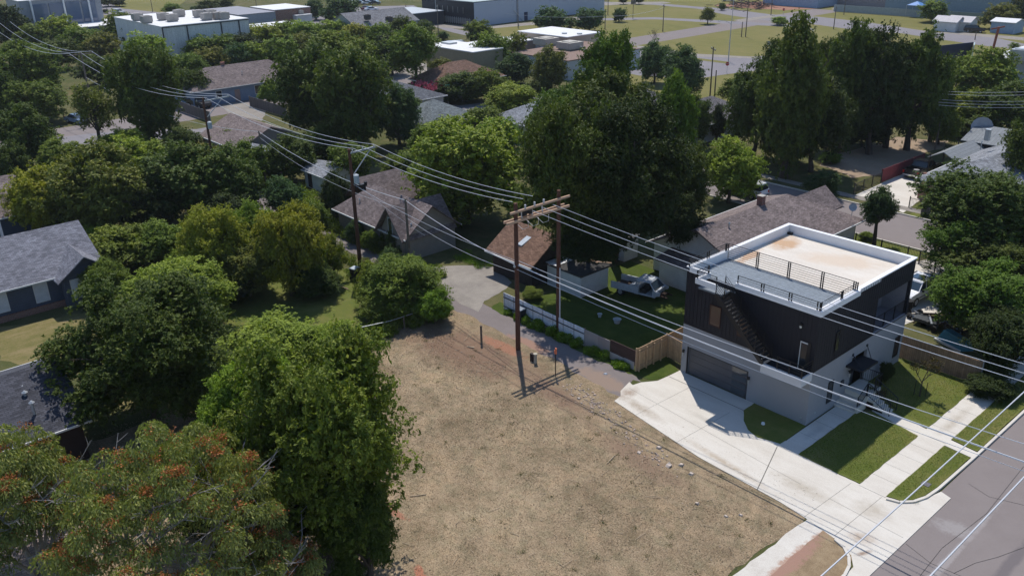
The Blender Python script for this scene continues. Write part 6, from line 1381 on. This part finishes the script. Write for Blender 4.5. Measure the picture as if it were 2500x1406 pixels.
 (440, 112, 40, 30, 'r', 'v', 'golden-tinted tree under the first dock door', .6),
 (490, 118, 42, 30, 'r', 'm', 'tree below the second dock door', .6),
 (545, 112, 42, 32, 'r', 'm', 'tree right of the warehouse corner, near row', .6),
 (595, 88, 45, 32, 'r', 'y', 'golden green tree in front of the storage yard, left', .6),
 (650, 92, 45, 34, 'r', 'y', 'golden green tree in front of the storage yard, right', .6),
 (700, 78, 42, 30, 'r', 'm', 'tree between storage yard and the tall dark far tree', .6),
 (750, 82, 45, 32, 'r', 'l', 'light tree below the tall dark far tree', .6),
 (815, 78, 45, 32, 'r', 'l', 'light green tree left of the grey-roofed hall', .6),
 (870, 88, 45, 32, 'r', 'y', 'yellowish tree in front of the grey-roofed hall', .6),
 (925, 92, 42, 36, 'r', 'm', 'tree right below the grey-roofed hall', .6),
 (975, 72, 38, 32, 'r', 'd', 'dark rounded tree between hall and pavilion', .8),
 (1030, 78, 32, 28, 'r', 'd', 'dark tree at the boulevard bend', .8),
 (460, 165, 48, 42, 'r', 'm', 'tree right of the oak, third row', .6),
 (475, 205, 50, 45, 'r', 'd', 'dark round tree left of the slate blue house roof', .6),
 (520, 150, 45, 40, 'r', 'v', 'olive tree above the slate blue house chimney', .6),
 (575, 145, 38, 40, 'r', 'b', 'bluish tree behind the slate blue house chimney', .6),
 (625, 140, 42, 38, 'r', 'l', 'light tree over the slate blue house ridge', .6),
 (590, 112, 45, 30, 'r', 'k', 'dark shaded tree in the canopy above the blue roof', .6),
 (690, 130, 48, 42, 'r', 'm', 'tree left of the middle dark pair, upper row', .6),
 (745, 120, 45, 40, 'r', 'v', 'olive crown above the left dark middle tree', .8),
 (900, 140, 45, 42, 'r', 'm', 'tree above the right dark middle tree', .8),
 (955, 130, 45, 50, 'r', 'k', 'dark tree left of the two-trunked tree', .6),
 (1075, 165, 40, 30, 'o', 'v', 'small olive tree right of the pale parking patch', .8),
 (1040, 205, 40, 25, 'r', 'd', 'dark crape myrtle with pink flowers left of the rust roof', .2),
 (1128, 208, 62, 40, 's', 'd', 'large dark shrub in front of the rust-roofed house', .2),
 (1090, 225, 38, 30, 'r', 'k', 'dark round shrub behind the street name sign', .1),
 (1190, 205, 48, 42, 'r', 'm', 'round tree right of the large dark shrub', .5),
 (1172, 78, 36, 32, 'r', 'm', 'round tree by the boulevard kerb left of the white annex', .6),
 (1205, 125, 50, 46, 'r', 'm', 'tall rounded tree in front of the white annex', .8),
 (1262, 112, 30, 40, 'o', 'v', 'wispy tree in front of the white annex roof', 1.2),
 (1260, 165, 48, 40, 'r', 'b', 'deep green tree below the wispy one', .6),
 (1345, 165, 48, 52, 'r', 'v', 'olive green round tree under the ribbed metal wall', .6),
 (1320, 205, 30, 20, 'r', 'd', 'small dark tree left of the pale blue roof', .4),
 # far
 (1345, 52, 45, 34, 's', 'b', 'dark bushy tree in front of the long white hall, left', .3),
 (1440, 46, 40, 30, 's', 'b', 'dark bushy tree in front of the long white hall, right', .3),
 (1395, 58, 22, 18, 'o', 'd', 'thin scrub between the two hall trees', .2),
 (1511, 36, 18, 17, 'r', 'b', 'round isolated tree at the field lane end', .2),
 (1729, 36, 18, 18, 'r', 'v', 'lone field tree with visible trunk', 1.4),
 (1763, 17, 10, 9, 'r', 'd', 'small round bush by the far road', .1),
 (1905, 51, 20, 11, 'r', 'l', 'low bright bush beside the field lane', .1),
 (1083, 87, 15, 11, 'r', 'b', 'low bush at the boulevard bend grass', .1),
 (1522, 2, 11, 6, 'r', 'k', 'tiny tree on the far pale lot, left', 1.0), (1560, 2, 12, 6, 'r', 'k', 'tiny tree on the far pale lot, right', 1.0),
 (830, 28, 48, 38, 'r', 'b', 'tall dark far tree at the top centre-left', .8),
 (770, 22, 26, 24, 'r', 'b', 'smaller dark tree left of the tall far one', .8),
 (2282, 26, 38, 26, 'r', 'm', 'large round tree in front of the blue-grey warehouse', .6),
 (2440, 38, 42, 30, 'r', 'v', 'grey-green tree behind the white roadside shops', .6),
 (2490, 24, 30, 32, 's', 'k', 'dark tree in the top right corner', .6),
 (2385, 25, 18, 12, 'r', 'k', 'small dark tree before the blue-grey warehouse wall', .3),
 (2475, 112, 16, 9, 'o', 'm', 'scrubby bush beside the white-roofed store roof', .2),
 (220, 20, 24, 12, 'r', 'k', 'dark tree right of the glass office', .8),
 (262, 4, 24, 10, 's', 'k', 'dark tree at the top edge above the park lawn', .8), (290, 6, 20, 8, 's', 'k', 'second dark tree at the top edge above the park lawn', .8),
 (258, 28, 9, 5, 'r', 'k', 'dark rounded bush by the far street corner', .1),
 (420, 22, 26, 14, 'r', 'm', 'tree above the pale warehouse roof, left', .5), (475, 24, 14, 8, 'r', 'b', 'small tree behind the warehouse roof, middle', .4),
 (510, 14, 26, 16, 'r', 'd', 'tree above the pale warehouse roof, right', .5), (545, 8, 28, 14, 'r', 'd', 'far tree left of the grey warehouse', .5),
 (100, 12, 22, 16, 'r', 'd', 'green tree left of the glass office', .6),
 (2050, 120, 30, 60, 'o', 'd', 'sparse pecan top between the tall ones', 5.0),
]
for t_ in T: tree(*t_[:7], clear=t_[7], lean_=(-5.5, 5.0) if t_[:2] == (1525, 440) else (-7.0, 6.5) if t_[:2] == (1400, 430) else (-3, 3) if t_[:2] in ((1440, 580), (1640, 530)) else None, group='trees and tall shrubs of the neighbourhood')
for cx, cy, rx, ry, colr, lb in ((690, 480, 50, 55, 'b', 'vine-covered bank below the dark tree near the white shed'), (760, 530, 45, 50, 'm', 'leafy weeds at the lower end of the vine-covered bank'), (820, 490, 20, 55, 'k', 'ivy-smothered wall end of the cross-gable house'),
        (868, 565, 26, 30, 'b', 'blue-green weeds at the eave corner of the cross-gable house'), (905, 585, 24, 30, 'm', 'leafy weeds under the front gable'), (965, 590, 24, 36, 'd', 'dark vines climbing the gable wall'), (1010, 600, 30, 20, 'd', 'dark weeds below the white side wall'),
        (1300, 715, 28, 18, 'm', 'green shrub inside the sheet fence corner'), (2125, 960, 14, 18, 'v', 'round shrub beside the entry steps'), (2165, 905, 18, 28, 'k', 'dark evergreen shrub at the rear corner of the stucco wall'),
        (2115, 575, 18, 12, 'm', 'low shrub behind the white wall of the brown-roofed house'), (2030, 385, 30, 14, 'g', 'bright weeds at the edge of the dirt lot'), (850, 610, 30, 35, 'o', 'x')):
    if lb == 'x': continue
    tree(cx, cy, rx, ry, 'r', colr, lb, .05, name='bush', cat='bush', trunk=False, crown_name='foliage', group='bushes and weeds near the houses')
# weeds along fences as one low carpet each
def weeds(label, x0, x1, y0, y1, h, n, colr, seed, leaf=.11):
    g = np.random.default_rng(seed); K = max(6, int((x1-x0)*(y1-y0)*5)); cx = g.uniform(x0, x1, K); cy = g.uniform(y0, y1, K); ch = g.uniform(.3, 1, K)*h; ci = g.integers(0, K, n)
    a = g.uniform(0, 6.28, n); r_ = g.random(n)**.5*.38
    p = np.stack([cx[ci]+np.cos(a)*r_, cy[ci]+np.sin(a)*r_, g.random(n)*ch[ci]*(1-r_)], 1)
    ax = unit(g.normal(size=(n, 3))+np.array([0, 0, 1.0])); sd_ = unit(np.cross(ax, g.normal(size=(n, 3)))); L = leaf*g.uniform(.6, 1.4, n)
    o = bpy.data.objects.new('weeds', leaves_mesh('weeds', p, ax*(L/2)[:, None], sd_*(L/5)[:, None], np.clip(g.random(n)*.7+.2*g.random(K)[ci], 0, 1), FOL)); COL.objects.link(o)
    o.color = (*TC[colr], 1); tag(o, label, 'weeds', None, 'stuff')
weeds('green weeds along the foot of the white sheet fence', -49.0, -35.6, 41.75, 42.3, .95, 32000, 'g', 1)
weeds('tall weeds beside the alley below the cross-gable house', -78, -58, 41.8, 43.2, 1.3, 16000, 'l', 2, .16)
weeds('brushy weeds under the transformer pole', -66, -55, 36.5, 39.6, .9, 14000, 'm', 3, .15)
weeds('overgrown grass of the alley verge left of the poles', -100, -69, 43.4, 47, 1.6, 20000, 'l', 4, .22)
weeds('rank weeds on the lot side of the alley left of the poles', -100, -67, 36.5, 39.4, 1.2, 16000, 'm', 14, .2)
weeds('vines over the gable wall and eave of the cross-gable house', -67.5, -64.0, 42.0, 42.6, 2.6, 7000, 'd', 5, .16)
weeds('thick brush along the wire fence at the lot corner', -53.6, -51.9, 31, 38.4, 1.5, 16000, 'm', 6, .15)
weeds('straggling grass strip behind the concrete pad', -62, -57.5, 46.5, 48.5, .5, 5000, 'g', 8)
# dry grass blades over the lot
g = np.random.default_rng(21); n = 190000
P_ = np.stack([g.uniform(-53.5, -18.3, n), g.uniform(9, 39, n), np.zeros(n)], 1)
blob = np.sin(P_[:, 0]*1.7+np.sin(P_[:, 1]*1.3)*2)+np.sin(P_[:, 1]*1.9+np.sin(P_[:, 0]*.9)*2)
blob = np.sin(P_[:, 0]*.71+np.sin(P_[:, 1]*.53)*2.3)*np.sin(P_[:, 1]*.83+np.sin(P_[:, 0]*.41)*2.7)
P_ = P_[(g.random(n) < .62+.3*blob) & ~((P_[:, 1] > 35.2+.9*np.sin(P_[:, 0])) & (g.random(n) < .8))]; n = len(P_)
ax = unit(g.normal(size=(n, 3))*np.array([1, 1, .25])+np.array([0, 0, .35])); sd_ = unit(np.cross(ax, g.normal(size=(n, 3)))); L = g.uniform(.05, .14, n); P_[:, 2] = .015+L*.25
gm, nt, b = _nt('dry_blades'); at = N(nt, 'ShaderNodeAttribute', attribute_name='tint').outputs['Fac']
nt.links.new(ramp(nt, at, [(0, (.12, .09, .055)), (.35, (.25, .19, .12)), (.75, (.38, .30, .19)), (.93, (.50, .42, .29)), (1, (.17, .19, .07))]), b.inputs['Base Color']); b.inputs['Roughness'].default_value = .9
o = bpy.data.objects.new('dry_grass', leaves_mesh('dry_grass', P_, ax*(L/2)[:, None], sd_*(g.uniform(.006, .016, n))[:, None], g.random(n), gm)); COL.objects.link(o)
tag(o, 'short dead mown grass blades covering the vacant lot', 'grass', None, 'stuff')
def lawn_blades(lb, x0, x1, y0, y1, n, colr, seed, h=.05, z=.085):
    g = np.random.default_rng(seed); p = np.stack([g.uniform(x0, x1, n), g.uniform(y0, y1, n), np.full(n, z+h*.4)], 1); p = p[~((p[:, 0] > -16.1) & (p[:, 1] > 48.55) & (p[:, 1] < 49.7))]; n = len(p)
    ax = unit(g.normal(size=(n, 3))+np.array([0, 0, 1.2])); sd_ = unit(np.cross(ax, g.normal(size=(n, 3)))); L = h*g.uniform(.6, 1.6, n)
    o = bpy.data.objects.new('lawn_grass', leaves_mesh('lawn_grass', p, ax*(L/2)[:, None], sd_*(L*.16)[:, None], g.random(n), FOL)); COL.objects.link(o); o.color = (*colr, 1); tag(o, lb, 'grass', None, 'stuff')
lawn_blades('clipped grass of the front lawn between walk and sidewalk', -21.5, -17.65, 41.6, 48.5, 13000, (.14, .17, .035), 31)
lawn_blades('clipped grass of the side lawn before the cedar fence', -22.9, -17.65, 50.3, 57.5, 13000, (.21, .20, .06), 32)
lawn_blades('grass of the kerbside strip', -16.0, -14.55, 41.9, 60, 11000, (.13, .17, .035), 33)
g = np.random.default_rng(44); K = 120; cx = g.uniform(-50, -19, K); cy = g.uniform(12, 37.5, K); ci = g.integers(0, K, 5200); a = g.uniform(0, 6.28, 5200); r_ = g.random(5200)*.28
p = np.stack([cx[ci]+np.cos(a)*r_, cy[ci]+np.sin(a)*r_, .02+g.random(5200)*.10*(1-r_*2)], 1); ax = unit(g.normal(size=(5200, 3))+np.array([0, 0, .8])); sd_ = unit(np.cross(ax, g.normal(size=(5200, 3)))); L = g.uniform(.04, .12, 5200)
o = bpy.data.objects.new('weeds', leaves_mesh('weeds', p, ax*(L/2)[:, None], sd_*(L*.16)[:, None], g.random(5200)*.7, FOL)); COL.objects.link(o); o.color = (.13, .13, .05, 1); tag(o, 'small olive weed tufts dotted over the vacant lot', 'weeds', None, 'stuff')
# --- berry tree: drooping leaflets, orange seed sprays, bare grey limbs
def berry_crown(seed, n, K, R_, rz, shape=None):
    g = np.random.default_rng(seed); d = unit(g.normal(size=(K, 3))); d[:, 2] = np.abs(d[:, 2])*.95-.10
    c = d*g.uniform(.72, 1.0, K)[:, None]*np.array([R_, R_, rz]); low = g.random(K) < .18; c[low] *= .55
    ci = g.integers(0, K, n); fr = g.random(n); a = g.uniform(0, 6.28, n)
    rad = .62*np.sqrt(fr); p = c[ci]+np.stack([np.cos(a)*rad, np.sin(a)*rad, .22-.75*rad**1.6+g.normal(0, .07, n)], 1)
    ax = unit(np.stack([np.cos(a)*.55, np.sin(a)*.55, -.4-.9*rad], 1)+.35*g.normal(size=(n, 3))); sd_ = unit(np.cross(ax, g.normal(size=(n, 3))))
    L = g.uniform(.12, .22, n); tint = np.clip(.3+.5*g.random(n)+.2*g.random(K)[ci]-.1, 0, 1)
    nb = int(n*.17); hb = g.random(K)**3.2; hb /= hb.sum(); bi = g.choice(K, nb, p=hb); q = c[bi]+g.normal(0, 1, (nb, 3))*np.array([.16, .16, .10])+np.array([0, 0, .27])+g.normal(0, .2, (K, 3))[bi]*np.array([1, 1, .2])
    ab = unit(g.normal(size=(nb, 3))); sb = unit(np.cross(ab, g.normal(size=(nb, 3)))); Lb = g.uniform(.05, .11, nb)
    P2 = np.concatenate([p, q]); A2 = np.concatenate([ax*(L/2)[:, None], ab*(Lb/2)[:, None]]); S2 = np.concatenate([sd_*(L*.17)[:, None], sb*(Lb*.4)[:, None]])
    return leaves_mesh('berry_crown', P2, A2, S2, np.concatenate([tint, g.random(nb)]), FOLB, [('berry', np.concatenate([np.zeros(n), np.ones(nb)]))]), c
GBARK = M('pale_grey_bark', (.24, .225, .215), .85, .25, 4)
def berry_tree(label, cx, cy, zc, rpx, rz, n, K, seed, sx=1.0, nd=26):
    c = W(cx, cy, zc); D = (c-Vector((0, 0, CAM_H))).dot(CF); R_ = rpx*D/F_PX
    t_ = thing('berry_tree', label, 'tree', (c.x, c.y, 0)); me, cl = berry_crown(seed, n, K, R_, rz)
    o = bpy.data.objects.new('crown', me); COL.objects.link(o); o.parent = t_; o.location = (0, 0, zc-rz*.35); o.color = (.215, .235, .075, 1)
    rr_ = random.Random(seed); mb = MB(); zf = zc-rz*.9; mb.tube([(.3, 0, -.1), (.15, 0, zf*.5), (0, 0, zf)], [.26, .22, .19], 8)
    dm = MB(); limbs = []
    for k in range(9):
        q = Vector(cl[rr_.randrange(len(cl))])*.82+Vector((0, 0, zc-rz*.35)); mid = Vector((q.x*.45, q.y*.45, zf+(q.z-zf)*.55+rr_.uniform(-.2, .3)))
        mb.tube([(0, 0, zf-.3), mid, q], [.14, .09, .03], 6); limbs.append((mid, q))
    for k in range(nd):    # dead, bare twigs poking out of the crown
        mid, q = limbs[k % len(limbs)]; p = mid.lerp(q, rr_.uniform(.5, 1.0)); an = rr_.uniform(0, 6.28); u = Vector((math.cos(an), math.sin(an), rr_.uniform(.3, 1.0))).normalized(); L_ = rr_.uniform(1.8, 3.3)
        e = p+u*L_; dm.tube([p, p+u*L_*.5+Vector((rr_.uniform(-.15, .15),)*3), e], [.036, .026, .011], 5)
        for j in range(5):
            s_ = p.lerp(e, .3+.14*j); w2 = (u+Vector((rr_.uniform(-1, 1), rr_.uniform(-1, 1), rr_.uniform(-.3, .6)))).normalized()*rr_.uniform(.3, .7); dm.tube([s_, s_+w2*.6, s_+w2], [.015, .012, .007], 4)
    mb.build('trunk', GBARK, t_, local=True); dm.build('dead_branch', GBARK, t_, local=True); return t_
berry_tree('large tree with drooping leaves, orange seed clusters and bare grey limbs, bottom left', 395, 1225, 8.0, 285, 6.0, 64000, 240, 3, nd=80)
berry_tree('tree with orange seed clusters cut by the left picture edge at the bottom', 40, 1190, 7.6, 165, 6.0, 50000, 150, 5)
berry_tree('small low tree with orange seed clusters at the bottom, right of the large berry tree', 655, 1385, 4.5, 110, 2.2, 16000, 48, 8, nd=18)
# staked sapling on the side lawn, bare field tree, crape myrtle flowers
def sparse_tree(name, label, base, h, spread, seed, leaves=0, colr=(.12, .06, .03), twig=BARK, lv=3):
    t_ = thing(name, label, 'tree', (base.x, base.y, 0)); rr_ = random.Random(seed); mb = MB(); tips = []
    def grow(p, u, L_, r_, k):
        e = p+u*L_; mb.tube([p, e], [r_, r_*.65], 5, cap=False)
        if k == 0: tips.append(e); return
        for j in range(3 if k > 1 else 4):
            w_ = (u+Vector((rr_.uniform(-1, 1), rr_.uniform(-1, 1), rr_.uniform(-.1, .6)))*spread).normalized(); grow(p.lerp(e, rr_.uniform(.55, 1)), w_, L_*rr_.uniform(.55, .8), r_*.6, k-1)
    grow(Vector((0, 0, 0)), Vector((0, 0, 1)), h*.38, h*.017, lv); mb.build('trunk', twig, t_, local=True)
    if leaves:
        g = np.random.default_rng(seed); tp_ = np.array([tuple(t) for t in tips]); ci = g.integers(0, len(tp_), leaves); p = tp_[ci]+g.normal(0, .09, (leaves, 3))
        ax = unit(g.normal(size=(leaves, 3))); sd_ = unit(np.cross(ax, g.normal(size=(leaves, 3)))); L = g.uniform(.06, .14, leaves)
        o = bpy.data.objects.new('crown', leaves_mesh('crown', p, ax*(L/2)[:, None], sd_*(L*.3)[:, None], g.random(leaves), FOL)); COL.objects.link(o); o.parent = t_; o.color = (*colr, 1)
    return t_
g_ = W(2245, 967, .08); sap = sparse_tree('sapling', 'young thin sapling with bronze leaves on the sunny side lawn', g_, 3.3, .9, 5, 900, (.07, .055, .025), lv=3)
for dx, dy in ((-.35, -.1), (.3, .15)): tag(MB().tube([(g_.x+dx, g_.y+dy, 0), (g_.x+dx, g_.y+dy, 1.2)], .025, 6).build('support_stake', BLACKM), 'dark support stake %s the bronze-leaved sapling' % ('left of' if dx < 0 else 'right of'), 'stake')
g_ = W(2155, 985, .08); sparse_tree('sapling', 'tiny leafless-looking sapling in the shade beside the entry railing', g_, 1.4, .9, 9, 300, (.07, .055, .025), lv=2)
g_ = W(1597, 118); sparse_tree('bare_tree', 'leafless grey tree standing by the boulevard kerb', g_, HGT(1597, 118, 62), .75, 11, 0, lv=4)
FLW = M('pink_flower', (.42, .08, .10), .7, .3)
mb = MB(); fr_ = random.Random(2)
for k in range(160):
    bx_, by_ = fr_.choice(((1025, 205), (1070, 200), (1050, 215)))
    p = W(bx_+fr_.gauss(0, 9), by_+fr_.gauss(0, 4), 3.2); mb.bar(p, p+Vector((.25, .1, .12)), .25)
tag(mb.build('crape_myrtle_blossom', FLW), 'pink blossom clusters on the shrubs by the rust roof', 'blossom', None, 'stuff')

# ------------------------------------------------------------------ thin summer haze over the whole district
hm = bpy.data.materials.new('haze_air'); hm.use_nodes = True; nt = hm.node_tree; nt.nodes.clear()
ho = nt.nodes.new('ShaderNodeOutputMaterial'); hv = nt.nodes.new('ShaderNodeVolumePrincipled'); hv.inputs['Color'].default_value = (.86, .91, 1, 1); hv.inputs['Density'].default_value = HAZE; hv.inputs['Anisotropy'].default_value = .3
nt.links.new(hv.outputs[0], ho.inputs['Volume'])
hz = MB().box(-690, 250, -110, 790, -1.0, 36).build('haze', hm); tag(hz, 'faint blue-white air haze over the whole view', 'haze', None, 'stuff')
